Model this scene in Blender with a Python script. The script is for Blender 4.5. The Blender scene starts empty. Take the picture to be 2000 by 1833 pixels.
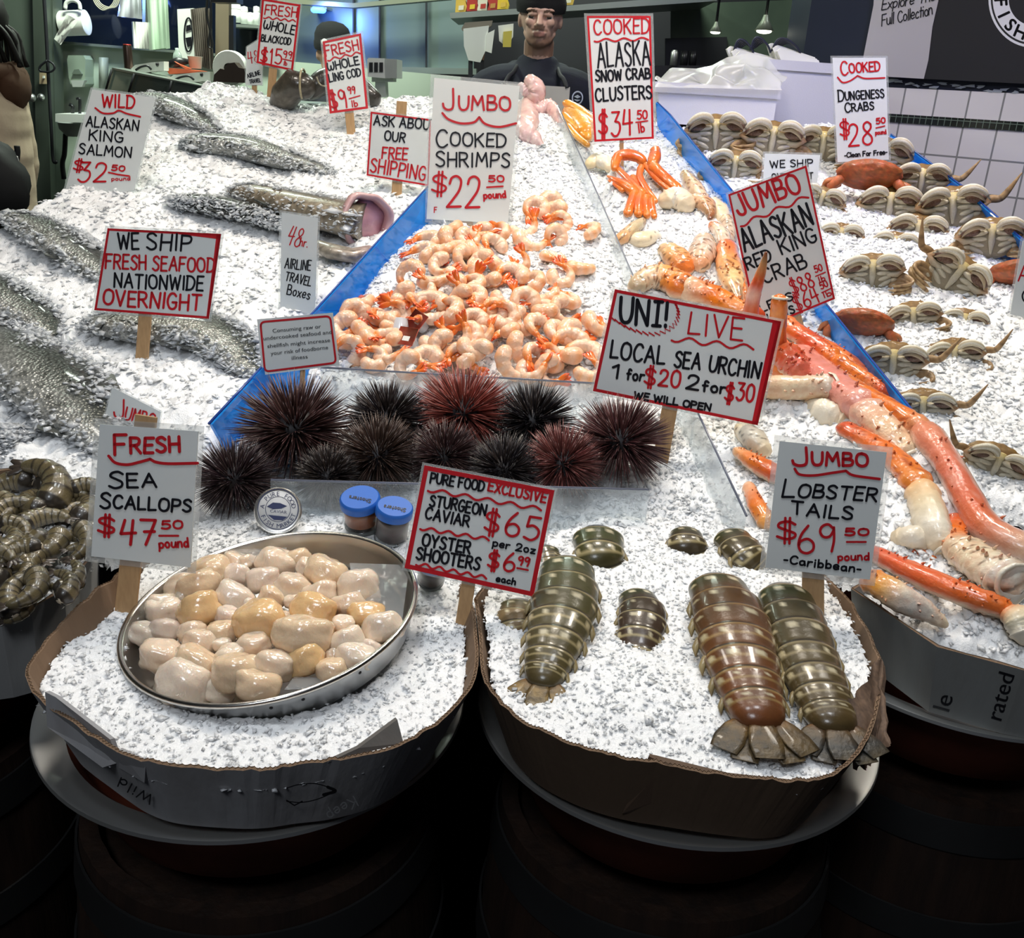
import bpy, math, random
import numpy as np
from mathutils import Vector, Matrix, Quaternion, noise as mnoise
C = bpy.context.scene
COL = C.collection
V = Vector
# ------------------------------------------------------------------ camera
F = 1900.0
CAMZ = 1.45
PITCH = math.atan(746 / F)
ROLL = math.radians(3.5)
_fw = V((0, math.cos(PITCH), -math.sin(PITCH)))
_r0, _u0 = V((1, 0, 0)), V((0, math.sin(PITCH), math.cos(PITCH)))
RT = _r0 * math.cos(ROLL) + _u0 * math.sin(ROLL)
UP = _u0 * math.cos(ROLL) - _r0 * math.sin(ROLL)
EYE = V((0, 0, CAMZ))
cd = bpy.data.cameras.new('camera'); cam = bpy.data.objects.new('camera', cd); COL.objects.link(cam)
cd.sensor_fit = 'HORIZONTAL'; cd.sensor_width = 36; cd.lens = F / 2000 * 36; cd.clip_start = .02
m3 = Matrix((RT, UP, -_fw)).transposed()
cam.matrix_world = Matrix.Translation(EYE) @ m3.to_4x4()
C.camera = cam
# ------------------------------------------------------------------ light and exposure
C.view_settings.view_transform = 'Standard'; C.view_settings.look = 'None'
C.view_settings.gamma = 1; C.view_settings.use_curve_mapping = False
C.view_settings.exposure = 0.12
w = bpy.data.worlds.new('world'); C.world = w; w.use_nodes = True
bg = w.node_tree.nodes['Background']; bg.inputs[0].default_value = (.62, .72, 1, 1); bg.inputs[1].default_value = .03
def lamp(name, loc, size, power, col=(1, 1, 1), aim=None, sy=None, spread=180):
    l = bpy.data.lights.new(name, 'AREA'); l.energy = power; l.color = col; l.size = size
    l.shape = 'RECTANGLE' if sy else 'DISK'
    if sy: l.size_y = sy
    l.spread = math.radians(spread)
    o = bpy.data.objects.new(name, l); COL.objects.link(o); o.location = loc
    d = V(aim) - V(loc) if aim else V((0, 0, -1))
    o.rotation_euler = d.to_track_quat('-Z', 'Y').to_euler()
    return o
lamp('overhead_light', (-1.0, 2.1, 3.0), .35, 7.5, (1, .93, .84), (-.9, 1.9, 1), spread=130)
lamp('overhead_light', (.05, 2.2, 2.9), .3, 12, (1, .9, .76), (.1, 2.0, 1), spread=130)
lamp('overhead_light', (1.1, 2.2, 2.9), .3, 13, (1, .93, .82), (1.1, 2.1, 1), spread=130)
lamp('overhead_light', (.40, 1.05, 2.9), .4, 4.6, (.93, .96, 1), (.3, 1.05, .9), spread=130)  # this and the next one are added to brighten the front boxes
lamp('overhead_light', (-.45, .95, 2.9), .4, 4, (.9, .96, 1), (-.35, 1.0, .9), spread=130)
lamp('fill_lamp', (-.6, -1.0, 3.4), .8, 24, (.86, .92, 1), (0, 1.6, 1.2))  # added frontal fill from behind the camera
lamp('stall_light', (-1.5, 4.4, 2.85), .6, 60, (.86, 1, .84), (-1.6, 5.2, 1), sy=.3)
lamp('stall_light', (.3, 5.0, 2.85), .6, 30, (.85, 1, .85), (.2, 5.4, 1), sy=.3)
lamp('stall_light', (.25, 3.3, 2.75), .35, 10, (1, .95, .88), (.15, 4.1, 1.6), sy=.2)  # added before the seller to brighten the face
lamp('blue_lamp', (1.1, 1.7, 2.8), .2, 2.2, (.38, .40, 1), (.85, 3.0, 1.4), spread=70)
lamp('stall_light', (1.9, 3.9, 2.9), .5, 30, (.9, .95, 1), (2.2, 3.2, 1.6), sy=.3)
# ------------------------------------------------------------------ photo geometry -> place
def ray(px, py):
    return (_fw + RT * ((px - 1000) / F) + UP * ((916.5 - py) / F))
_by = np.linspace(.3, 4.5, 421)
_bz = np.interp(_by, [.3, .6, 1.25, 1.487, 1.72, 3.1, 3.6, 4.5], [.81, .83, .87, .925, .957, 1.41, 1.52, 1.6])
_bz = np.convolve(np.pad(_bz, 6, mode='edge'), np.ones(13) / 13, mode='valid')
def base(y): return float(np.interp(y, _by, _bz))
def hit(px, py, off=0.0):
    d = ray(px, py)
    lo, hi = .35 / d.y, 3.25 / d.y
    def g(t):
        p = EYE + d * t; return p.z - base(p.y) - off
    if g(hi) > 0: return EYE + d * (3.1 / d.y)
    for _ in range(40):
        m = (lo + hi) / 2
        if g(m) > 0: lo = m
        else: hi = m
    return EYE + d * lo
def hitz(px, py, z):
    d = ray(px, py); return EYE + d * ((z - CAMZ) / d.z)
def aty(px, py, y):
    d = ray(px, py); return EYE + d * (y / d.y)
def hitplane(px, py, p0, n):
    d = ray(px, py); return EYE + d * ((p0 - EYE).dot(n) / d.dot(n))
def proj(p):
    q = V(p) - EYE; z = q.dot(_fw); return (1000 + F * q.dot(RT) / z, 916.5 - F * q.dot(UP) / z)
def pxm(rpx, p):
    return rpx * (V(p) - EYE).dot(_fw) / F
# ------------------------------------------------------------------ materials
MATS = {}
def mat(name, col=(.8, .8, .8), rough=.5, metal=0, spec=.5, coat=0, vcol=False, var=0, vscale=30, bump=0, bscale=200,
        trans=0, alpha=1, emit=None, es=1, col2=None, vdetail=3, bkind='noise', sss=0, stretch=None, ior=1.45):
    if name in MATS: return MATS[name]
    m = bpy.data.materials.new(name); m.use_nodes = True; MATS[name] = m
    nt = m.node_tree; N = nt.nodes; L = nt.links; b = N['Principled BSDF']
    b.inputs['Roughness'].default_value = rough; b.inputs['Metallic'].default_value = metal
    b.inputs['Specular IOR Level'].default_value = spec; b.inputs['Coat Weight'].default_value = coat
    b.inputs['Coat Roughness'].default_value = .08; b.inputs['IOR'].default_value = ior
    b.inputs['Transmission Weight'].default_value = trans; b.inputs['Alpha'].default_value = alpha
    c = None
    if vcol:
        a = N.new('ShaderNodeVertexColor'); a.layer_name = 'Col'; c = a.outputs['Color']
    tc = N.new('ShaderNodeTexCoord'); vec = tc.outputs['Object']
    if stretch:
        mp = N.new('ShaderNodeMapping'); mp.inputs['Scale'].default_value = stretch; L.new(vec, mp.inputs['Vector']); vec = mp.outputs[0]
    if var:
        t = N.new('ShaderNodeTexNoise'); t.inputs['Scale'].default_value = vscale; t.inputs['Detail'].default_value = vdetail
        L.new(vec, t.inputs['Vector'])
        mx = N.new('ShaderNodeMix'); mx.data_type = 'RGBA'
        rm = N.new('ShaderNodeMapRange'); rm.inputs[1].default_value = .3; rm.inputs[2].default_value = .7; rm.inputs[4].default_value = var
        L.new(t.outputs['Fac'], rm.inputs[0]); L.new(rm.outputs[0], mx.inputs[0])
        if c is not None: L.new(c, mx.inputs[6])
        else: mx.inputs[6].default_value = (*col, 1)
        mx.inputs[7].default_value = (*(col2 or tuple(x * .45 for x in col)), 1)
        c = mx.outputs[2]
    if c is not None: L.new(c, b.inputs['Base Color'])
    else: b.inputs['Base Color'].default_value = (*col, 1)
    if bump:
        bp = N.new('ShaderNodeBump'); bp.inputs['Strength'].default_value = bump; bp.inputs['Distance'].default_value = .004
        if bkind == 'voro':
            t2 = N.new('ShaderNodeTexVoronoi'); t2.inputs['Scale'].default_value = bscale; L.new(vec, t2.inputs['Vector']); L.new(t2.outputs['Distance'], bp.inputs['Height'])
        else:
            t2 = N.new('ShaderNodeTexNoise'); t2.inputs['Scale'].default_value = bscale; t2.inputs['Detail'].default_value = 4
            L.new(vec, t2.inputs['Vector']); L.new(t2.outputs['Fac'], bp.inputs['Height'])
        L.new(bp.outputs['Normal'], b.inputs['Normal'])
    if emit:
        b.inputs['Emission Color'].default_value = (*emit, 1); b.inputs['Emission Strength'].default_value = es
    if sss:
        b.inputs['Subsurface Weight'].default_value = sss; b.inputs['Subsurface Radius'].default_value = (.004, .004, .004) if name == 'crushed_ice' else (.01, .005, .003); b.inputs['Subsurface Scale'].default_value = 1
    return m
def clearmat(name, tint, dens, rough=.05, gl=.12, diff=(.9, .95, 1), dfac=.1):
    """thin clear or tinted plastic: see-through + gloss + a little diffuse body"""
    if name in MATS: return MATS[name]
    m = bpy.data.materials.new(name); m.use_nodes = True; MATS[name] = m
    nt = m.node_tree; N = nt.nodes; L = nt.links; N.remove(N['Principled BSDF']); out = N['Material Output']
    t = N.new('ShaderNodeBsdfTransparent'); t.inputs[0].default_value = (*tint, 1)
    g = N.new('ShaderNodeBsdfGlossy'); g.inputs['Roughness'].default_value = rough
    d = N.new('ShaderNodeBsdfDiffuse'); d.inputs[0].default_value = (*diff, 1)
    tl = N.new('ShaderNodeBsdfTranslucent'); tl.inputs[0].default_value = (*diff, 1)
    dm = N.new('ShaderNodeMixShader'); dm.inputs[0].default_value = .5; L.new(d.outputs[0], dm.inputs[1]); L.new(tl.outputs[0], dm.inputs[2])
    a = N.new('ShaderNodeMixShader'); a.inputs[0].default_value = dfac; L.new(t.outputs[0], a.inputs[1]); L.new(dm.outputs[0], a.inputs[2])
    fr = N.new('ShaderNodeLayerWeight'); pw = N.new('ShaderNodeMath'); pw.operation = 'POWER'; pw.inputs[1].default_value = 4; L.new(fr.outputs['Facing'], pw.inputs[0])
    mu = N.new('ShaderNodeMath'); mu.operation = 'MULTIPLY_ADD'; mu.inputs[1].default_value = .5; mu.inputs[2].default_value = gl; L.new(pw.outputs[0], mu.inputs[0])
    b = N.new('ShaderNodeMixShader'); L.new(mu.outputs[0], b.inputs[0]); L.new(a.outputs[0], b.inputs[1]); L.new(g.outputs[0], b.inputs[2])
    L.new(b.outputs[0], out.inputs[0]); return m
# ------------------------------------------------------------------ objects
def tag(o, label=None, cat=None, group=None, kind=None):
    if label: o['label'] = label
    if cat: o['category'] = cat
    if group: o['group'] = group
    if kind: o['kind'] = kind
    return o
def empty(name, loc, label=None, cat=None, group=None, rot=None):
    o = bpy.data.objects.new(name, None); COL.objects.link(o); o.location = loc
    o.empty_display_size = .02
    if rot is not None: o.rotation_euler = rot
    return tag(o, label, cat, group)
def catmull(P, n):
    """resample a list of equal-length tuples with a Catmull-Rom spline: n points"""
    P = np.array(P, float)
    if len(P) < 3:
        t = np.linspace(0, 1, n)[:, None]; return P[0] * (1 - t) + P[-1] * t
    A = np.vstack([2 * P[0] - P[1], P, 2 * P[-1] - P[-2]])
    out = []; m = len(P) - 1
    for k in range(n):
        u = k / (n - 1) * m; i = min(int(u), m - 1); t = u - i
        a, b, c, d = A[i], A[i + 1], A[i + 2], A[i + 3]
        out.append(.5 * ((2 * b) + (c - a) * t + (2 * a - 5 * b + 4 * c - d) * t * t + (3 * b - a - 3 * c + d) * t ** 3))
    return np.array(out)
class MB:
    def __init__(s): s.v = []; s.f = []; s.c = []
    def add(s, vs, fs, col=(1, 1, 1)):
        o = len(s.v); s.v += [tuple(x) for x in vs]; s.f += [tuple(i + o for i in f) for f in fs]
        if len(vs) and isinstance(col, list): s.c += col
        else: s.c += [col] * len(vs)
        return s
    def sweep(s, pts, rad, n=12, col=(1, 1, 1), up=(0, 0, 1), caps=True, fn=None, round_=True, twist=0):
        """pts centre line, rad scalars or (side, up) pairs; col one, per ring list or fn(i, ang); fn(i, ang)->radius factor"""
        pts = [V(p) for p in pts]; R = [(r, r) if np.isscalar(r) else tuple(r) for r in rad]
        if round_:
            t0 = (pts[0] - pts[1]).normalized(); t1 = (pts[-1] - pts[-2]).normalized()
            a, b = R[0], R[-1]; ra, rb = min(a), min(b)
            pre = [(pts[0] + t0 * ra * .85, (a[0] * .3, a[1] * .3)), (pts[0] + t0 * ra * .55, (a[0] * .75, a[1] * .75))]
            post = [(pts[-1] + t1 * rb * .55, (b[0] * .75, b[1] * .75)), (pts[-1] + t1 * rb * .85, (b[0] * .3, b[1] * .3))]
            if isinstance(col, list) : col = [col[0]] * 2 + col + [col[-1]] * 2
            if fn: f0 = fn; m0 = len(pts); fn = lambda i, a: f0(min(max(i - 2, 0), m0 - 1), a)
            if callable(col): c0 = col; m1 = len(pts); col = lambda i, a: c0(min(max(i - 2, 0), m1 - 1), a)
            pts = [p for p, _ in pre] + pts + [p for p, _ in post]; R = [r for _, r in pre] + R + [r for _, r in post]
        upv = V(up); vs = []; cs = []; m = len(pts); prev = None
        for i, p in enumerate(pts):
            t = (pts[min(i + 1, m - 1)] - pts[max(i - 1, 0)]).normalized()
            if prev is None:
                sd = t.cross(upv)
                if sd.length < 1e-4: sd = t.cross(V((1, .1, 0)))
            else: sd = prev - t * prev.dot(t)
            sd.normalize(); prev = sd; u2 = sd.cross(t)
            for k in range(n):
                a = 2 * math.pi * k / n; q = fn(i, a) if fn else 1
                vs.append(p + sd * (math.cos(a + twist) * R[i][0] * q) + u2 * (math.sin(a + twist) * R[i][1] * q))
                cs.append(col(i, a) if callable(col) else (col[i] if isinstance(col, list) else col))
        fs = [(i * n + k, i * n + (k + 1) % n, (i + 1) * n + (k + 1) % n, (i + 1) * n + k) for i in range(m - 1) for k in range(n)]
        if caps: fs += [tuple(range(n - 1, -1, -1)), tuple((m - 1) * n + k for k in range(n))]
        return s.add(vs, fs, cs)
    def tube(s, pts, r, n=8, col=(1, 1, 1), res=0, round_=False):
        if res: pts = [V(p) for p in catmull([tuple(p) for p in pts], res)]
        return s.sweep(pts, [r] * len(pts) if np.isscalar(r) else r, n, col, round_=round_)
    def box(s, c, d, M=None, col=(1, 1, 1), bev=0):
        x, y, z = d[0] / 2, d[1] / 2, d[2] / 2
        if bev:
            b = bev; vs = []
            bm_pts = [(sx, sy, sz) for sx in (-1, 1) for sy in (-1, 1) for sz in (-1, 1)]
            for sx, sy, sz in bm_pts:
                vs += [(sx * (x - b), sy * (y - b), sz * z), (sx * (x - b), sy * y, sz * (z - b)), (sx * x, sy * (y - b), sz * (z - b))]
            I = {p: i * 3 for i, p in enumerate(bm_pts)}
            fs = []
            def q(ax, a):
                o = {2: [(-1, -1), (1, -1), (1, 1), (-1, 1)]}[2]; k = {0: 2, 1: 1, 2: 0}[ax]; r = []
                for u, v_ in o:
                    p = [0, 0, 0]; p[ax] = a; p[(ax + 1) % 3] = u; p[(ax + 2) % 3] = v_; r.append(I[tuple(p)] + k)
                return tuple(r if a > 0 else r[::-1])
            for ax in range(3):
                for a in (-1, 1): fs.append(q(ax, a))
            K = {0: 2, 1: 1, 2: 0}
            for ax in range(3):
                a1, a2 = (ax + 1) % 3, (ax + 2) % 3
                for u in (-1, 1):
                    for v_ in (-1, 1):
                        p = [0, 0, 0]; p[a1] = u; p[a2] = v_; p0 = p[:]; p0[ax] = -1; p1 = p[:]; p1[ax] = 1
                        fs.append((I[tuple(p0)] + K[a1], I[tuple(p1)] + K[a1], I[tuple(p1)] + K[a2], I[tuple(p0)] + K[a2]))
            for p in bm_pts: fs.append((I[p], I[p] + 1, I[p] + 2))
        else:
            vs = [(-x, -y, -z), (x, -y, -z), (x, y, -z), (-x, y, -z), (-x, -y, z), (x, -y, z), (x, y, z), (-x, y, z)]
            fs = [(3, 2, 1, 0), (4, 5, 6, 7), (0, 1, 5, 4), (1, 2, 6, 5), (2, 3, 7, 6), (3, 0, 4, 7)]
        M = M or Matrix.Identity(3)
        return s.add([M @ V(v) + V(c) for v in vs], fs, col)
    def lathe(s, prof, n=48, c=(0, 0, 0), M=None, col=(1, 1, 1), fn=None):
        """prof = [(r, z) ...]; r==0 makes a pole"""
        vs = []; fs = []; rings = []; M = M or Matrix.Identity(3); cs = []
        for j, (r, z) in enumerate(prof):
            cc = col[j] if isinstance(col, list) else col
            if r <= 1e-9: rings.append([len(vs)]); vs.append(M @ V((0, 0, z)) + V(c)); cs.append(cc)
            else:
                rings.append(list(range(len(vs), len(vs) + n)))
                for k in range(n):
                    a = 2 * math.pi * k / n; q = fn(j, a) if fn else 1
                    vs.append(M @ V((r * q * math.cos(a), r * q * math.sin(a), z)) + V(c)); cs.append(cc)
        for A, B in zip(rings, rings[1:]):
            for k in range(n):
                k2 = (k + 1) % n
                if len(A) == 1 and len(B) == 1: continue
                if len(A) == 1: fs.append((A[0], B[k2], B[k]))
                elif len(B) == 1: fs.append((A[k], A[k2], B[0]))
                else: fs.append((A[k], A[k2], B[k2], B[k]))
        return s.add(vs, fs, cs)
    def ball(s, c, r, M=None, col=(1, 1, 1), n=16, m=10, fn=None):
        r = (r, r, r) if np.isscalar(r) else r; M = M or Matrix.Identity(3); vs = []; cs = []
        for j in range(m + 1):
            th = math.pi * j / m
            for k in range(n):
                a = 2 * math.pi * k / n
                d = V((math.sin(th) * math.cos(a), math.sin(th) * math.sin(a), math.cos(th)))
                q = fn(d) if fn else 1
                vs.append(M @ V((d.x * r[0] * q, d.y * r[1] * q, d.z * r[2] * q)) + V(c)); cs.append(col(d) if callable(col) else col)
        fs = [(j * n + k, (j + 1) * n + k, (j + 1) * n + (k + 1) % n, j * n + (k + 1) % n) for j in range(m) for k in range(n)]
        return s.add(vs, fs, cs)
    def grid(s, rows, col=(1, 1, 1), close=False):
        n = len(rows[0]); vs = [p for r in rows for p in r]
        fs = [(i * n + k, i * n + k + 1, (i + 1) * n + k + 1, (i + 1) * n + k) for i in range(len(rows) - 1) for k in range(n - 1)]
        return s.add(vs, fs, col)
    def sheet(s, poly, thick, nrm, col=(1, 1, 1)):
        """flat polygon with real thickness"""
        n = len(poly); nv = V(nrm).normalized() * thick; P = [V(p) for p in poly]
        fs = [tuple(range(n)), tuple(range(2 * n - 1, n - 1, -1))] + [(k, n + k, n + (k + 1) % n, (k + 1) % n) for k in range(n)]
        return s.add(P + [p - nv for p in P], fs, col)
    def build(s, name, m, parent=None, smooth=True, at=None, norm=False):
        """link as ONE mesh object; at = origin; vertices are in world space unless parent given (then made local)"""
        org = V(at) if at is not None else (parent.location.copy() if parent else V((0, 0, 0)))
        me = bpy.data.meshes.new(name)
        me.from_pydata([tuple(V(v) - org) for v in s.v], [], s.f); me.update()
        if smooth is True: me.shade_smooth()
        elif smooth: me.shade_smooth(); me.set_sharp_from_angle(angle=math.radians(smooth))
        if s.c:
            ca = me.color_attributes.new('Col', 'FLOAT_COLOR', 'POINT')
            arr = np.ones((len(s.v), 4), np.float32); arr[:, :3] = np.array(s.c, np.float32)[:, :3]; ca.data.foreach_set('color', arr.ravel())
        if norm:
            import bmesh
            bm = bmesh.new(); bm.from_mesh(me); bmesh.ops.recalc_face_normals(bm, faces=bm.faces); bm.to_mesh(me); bm.free()
        o = bpy.data.objects.new(name, me); COL.objects.link(o); me.materials.append(m)
        if parent: o.parent = parent
        else: o.location = org
        return o
def copy_tree(o, parent=None):
    c = o.copy(); COL.objects.link(c); c.parent = parent
    for ch in o.children: copy_tree(ch, c)
    return c
def struct(o, kind='structure'): o['kind'] = kind; return o
def lerp(a, b, t): return tuple(x * (1 - t) + y * t for x, y in zip(a, b))
def smooth01(t): t = min(max(t, 0), 1); return t * t * (3 - 2 * t)
def nz(p, s=1, seed=0): return mnoise.noise(V((p[0] * s + seed * 7.3, p[1] * s - seed * 3.1, p[2] * s + seed)))
def disp(mb, amp, scale, seed=0, i0=0):
    """push the vertices from i0 on by smooth noise"""
    for i in range(i0, len(mb.v)):
        p = V(mb.v[i]); mb.v[i] = tuple(p + V((nz(p, scale, seed), nz(p, scale, seed + 5), nz(p, scale, seed + 9))) * amp)
# numpy value noise for the ice
def _h(ix, iy, seed):
    n = (ix.astype(np.int64) * 374761393 + iy.astype(np.int64) * 668265263 + seed * 982451653) & 0x7fffffff
    n = ((n ^ (n >> 13)) * 1274126177) & 0x7fffffff
    return ((n ^ (n >> 16)) & 0xffff) / 65535.0
def vnoise(x, y, s, seed=0):
    x = x * s; y = y * s; ix = np.floor(x); iy = np.floor(y); fx = x - ix; fy = y - iy
    fx = fx * fx * (3 - 2 * fx); fy = fy * fy * (3 - 2 * fy)
    a, b, c, d = _h(ix, iy, seed), _h(ix + 1, iy, seed), _h(ix, iy + 1, seed), _h(ix + 1, iy + 1, seed)
    return (a * (1 - fx) + b * fx) * (1 - fy) + (c * (1 - fx) + d * fx) * fy - .5
# ------------------------------------------------------------------ materials shared
M_ICE = mat('crushed_ice', (.93, .95, .97), .2, spec=.6, var=.15, vscale=120, col2=(.84, .88, .93), bump=.45, bscale=380, sss=.7)
M_CHIP = bpy.data.materials.new('loose_ice'); M_CHIP.use_nodes = True
def _chipmat():
    nt = M_CHIP.node_tree; N = nt.nodes; L = nt.links; N.remove(N['Principled BSDF']); d = N.new('ShaderNodeBsdfDiffuse'); d.inputs[0].default_value = (.95, .97, .99, 1); t = N.new('ShaderNodeBsdfTranslucent'); t.inputs[0].default_value = (.97, .98, 1, 1)
    a = N.new('ShaderNodeMixShader'); a.inputs[0].default_value = .6; L.new(d.outputs[0], a.inputs[1]); L.new(t.outputs[0], a.inputs[2]); g = N.new('ShaderNodeBsdfGlossy'); g.inputs['Roughness'].default_value = .12
    b = N.new('ShaderNodeMixShader'); b.inputs[0].default_value = .07; L.new(a.outputs[0], b.inputs[1]); L.new(g.outputs[0], b.inputs[2]); L.new(b.outputs[0], N['Material Output'].inputs[0])
_chipmat()
M_BLUE = clearmat('blue_acrylic', (.2, .6, 1), 1, .08, .02, (.03, .38, .9), .55)
M_CLEAR = clearmat('clear_acrylic', (.93, .96, .97), 1, .06, .05, (.85, .9, .95), .16)
M_FILM = clearmat('clear_film', (.97, .98, .98), 1, .2, .02, (.9, .93, .95), .3)
M_WOOD = mat('stake_wood', (.50, .31, .15), .7, var=.5, vscale=60, col2=(.32, .18, .08), stretch=(4, 4, .5))
M_CARD = mat('sign_card', (.72, .745, .73), .3, spec=.5, coat=.3)
M_RED = mat('red_marker', (.55, .012, .02), .4)
M_BLK = mat('black_marker', (.008, .008, .012), .4)
M_STEEL = mat('steel', (.55, .55, .53), .40, metal=.85, bump=.08, bscale=60)
M_COPPER = mat('copper', (.30, .085, .05), .45, metal=.7, var=.6, vscale=14, col2=(.10, .03, .02), bump=.1, bscale=40)
M_CBROWN = mat('cardboard', (1, 1, 1), .85, vcol=True, var=.3, vscale=18, col2=(.12, .08, .05), bump=.2, bscale=90, stretch=(1, 1, .12))
# ------------------------------------------------------------------ ice beds
def inpoly(X, Y, P):
    r = np.zeros(X.shape, bool); n = len(P)
    for i in range(n):
        x1, y1 = P[i]; x2, y2 = P[(i + 1) % n]
        if y1 == y2: continue
        c = ((y1 > Y) != (y2 > Y)) & (X < (x2 - x1) * (Y - y1) / (y2 - y1) + x1); r ^= c
    return r
def pdist(X, Y, P):
    D = np.full(X.shape, 1e9); n = len(P)
    for i in range(n):
        a = np.array(P[i]); b = np.array(P[(i + 1) % n]); e = b - a; L2 = max(float(e @ e), 1e-12)
        t = np.clip(((X - a[0]) * e[0] + (Y - a[1]) * e[1]) / L2, 0, 1)
        D = np.minimum(D, np.hypot(X - a[0] - t * e[0], Y - a[1] - t * e[1]))
    return np.where(inpoly(X, Y, P), -D, D)
LUMPS = []   # (x, y, radius, height): heaps the fish and the shellfish push up
def ice_h(X, Y, amp=1.0, lumps=True):
    Z = np.interp(Y, _by, _bz)
    Z = Z + amp * (.050 * vnoise(X, Y, 3.1, 1) + .022 * vnoise(X, Y, 9, 2) + .012 * vnoise(X, Y, 26, 3) + .008 * vnoise(X, Y, 70, 4))
    if lumps:
        U = np.zeros_like(Z)
        for (x, y, r, h) in LUMPS: U = np.maximum(U, h * np.exp(-((X - x) ** 2 + (Y - y) ** 2) / (r * r)))
        Z = Z + U
    return Z
def ice_at(x, y, amp=1.0): return float(ice_h(np.array([x]), np.array([y]), amp)[0])
def ice_bed(name, P, label, step=.006, amp=1.0, talus=1.6, reach=.02, chips=9000, csize=.006, seed=1, hfn=None, extra=0.0, depth=.5, cat='ice', rough=.004, ymin=1.5, flat=1.0, frost=()):
    xs = [p[0] for p in P]; ys = [p[1] for p in P]
    X, Y = np.meshgrid(np.arange(min(xs) - reach, max(xs) + reach, step), np.arange(min(ys) - reach, max(ys) + reach, step))
    rs = np.random.RandomState(seed)
    X = X + rs.uniform(-.3, .3, X.shape) * step; Y = Y + rs.uniform(-.3, .3, X.shape) * step
    D = pdist(X, Y, P)
    def H(X, Y, D):
        Z = hfn(X, Y) if hfn is not None else ice_h(X, Y, amp)
        return Z + extra - talus * np.clip(D + .01, 0, None)
    Z = H(X, Y, D) + rs.uniform(-1, 1, X.shape) * rough
    ok = (D < reach) & ((Y > ymin) | (D < .012))
    ny, nx = X.shape; idx = np.arange(ny * nx).reshape(ny, nx)
    q = ok[:-1, :-1] & ok[1:, :-1] & ok[:-1, 1:] & ok[1:, 1:]
    quads = np.stack([idx[:-1, :-1][q], idx[:-1, 1:][q], idx[1:, 1:][q], idx[1:, :-1][q]], 1)
    used = np.unique(quads); rem = np.full(ny * nx, -1); rem[used] = np.arange(len(used)); quads = rem[quads]
    vs = np.stack([X.ravel(), Y.ravel(), Z.ravel()], 1)[used]
    tris = np.concatenate([quads[:, [0, 1, 2]], quads[:, [0, 2, 3]]])
    # loose flakes and grains lying on the bed
    n = chips; fl = used[rs.randint(0, len(used), n)]; cx = X.ravel()[fl] + rs.uniform(-1, 1, n) * step; cy = Y.ravel()[fl] + rs.uniform(-1, 1, n) * step
    cz = H(cx, cy, pdist(cx, cy, P))
    if len(frost):
        fr = np.array(frost); cx = np.concatenate([cx, fr[:, 0]]); cy = np.concatenate([cy, fr[:, 1]]); cz = np.concatenate([cz, fr[:, 2]]); n = len(cx)
    octv = np.array([(1, 0, 0), (-1, 0, 0), (0, 1, 0), (0, -1, 0), (0, 0, 1), (0, 0, -1)], float)
    octf = np.array([(0, 2, 4), (2, 1, 4), (1, 3, 4), (3, 0, 4), (2, 0, 5), (1, 2, 5), (3, 1, 5), (0, 3, 5)])
    sz = csize * np.exp(rs.normal(0, .4, (n, 1, 1)))
    sc = np.stack([rs.uniform(.7, 1.5, n), rs.uniform(.6, 1.1, n), rs.uniform(.2, .7, n) * flat], 1)[:, None, :]
    o = octv[None] * sc * sz + rs.uniform(-.25, .25, (n, 6, 3)) * sz
    a, b, g = rs.uniform(0, 6.28, n), rs.normal(0, .35, n), rs.normal(0, .35, n)
    ca, sa = np.cos(a), np.sin(a); cb, sb = np.cos(b), np.sin(b); cg, sg = np.cos(g), np.sin(g)
    R = np.stack([np.stack([ca * cb, ca * sb * sg - sa * cg, ca * sb * cg + sa * sg], 1), np.stack([sa * cb, sa * sb * sg + ca * cg, sa * sb * cg - ca * sg], 1), np.stack([-sb, cb * sg, cb * cg], 1)], 1)
    o = np.einsum('nij,nkj->nki', R, o) + np.stack([cx, cy, cz + .001], 1)[:, None, :]
    of = (octf[None] + (np.arange(n) * 6)[:, None, None]).reshape(-1, 3) + len(vs)
    org = np.array([np.mean(xs), np.mean(ys), vs[:, 2].min()])
    allv = np.concatenate([vs, o.reshape(-1, 3)]) - org; allf = np.concatenate([tris, of])
    me = bpy.data.meshes.new(name); me.vertices.add(len(allv)); me.vertices.foreach_set('co', allv.astype(np.float32).ravel())
    me.loops.add(len(allf) * 3); me.loops.foreach_set('vertex_index', allf.astype(np.int32).ravel())
    me.polygons.add(len(allf)); me.polygons.foreach_set('loop_start', (np.arange(len(allf)) * 3).astype(np.int32))
    me.update(calc_edges=True); me.validate()
    ob = bpy.data.objects.new(name, me); COL.objects.link(ob); me.materials.append(M_ICE); me.materials.append(M_CHIP); ob.location = org
    mi = np.zeros(len(allf), np.int32); mi[len(tris) + 8 * (n - len(frost)):] = 1
    if len(me.polygons) == len(mi): me.polygons.foreach_set('material_index', mi)
    return tag(ob, label, cat, None, 'stuff')
def pxp(L, off=0.0): return [tuple(hit(x, y, off))[:2] for x, y in L]
P_BANK = pxp([(0, 430), (60, 402), (130, 375), (200, 300), (300, 192), (420, 170), (600, 185), (740, 192), (830, 188), (1010, 186), (1070, 215), (824, 390), (588, 630), (425, 845), (415, 885), (392, 1000), (255, 1075), (150, 1000), (85, 920), (0, 915), (-160, 905), (-160, 480)])
P_TRAY = pxp([(845, 390), (1000, 205), (1090, 212), (1245, 600), (1190, 760), (622, 750), (585, 735), (690, 610)])
P_KING = pxp([(1094, 215), (1292, 205), (1420, 385), (1605, 620), (1790, 850), (1890, 990), (2010, 1100), (2180, 1125), (2265, 1240), (2185, 1325), (2000, 1294), (1848, 1248), (1685, 1140), (1450, 1005), (1250, 600)])
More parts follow.
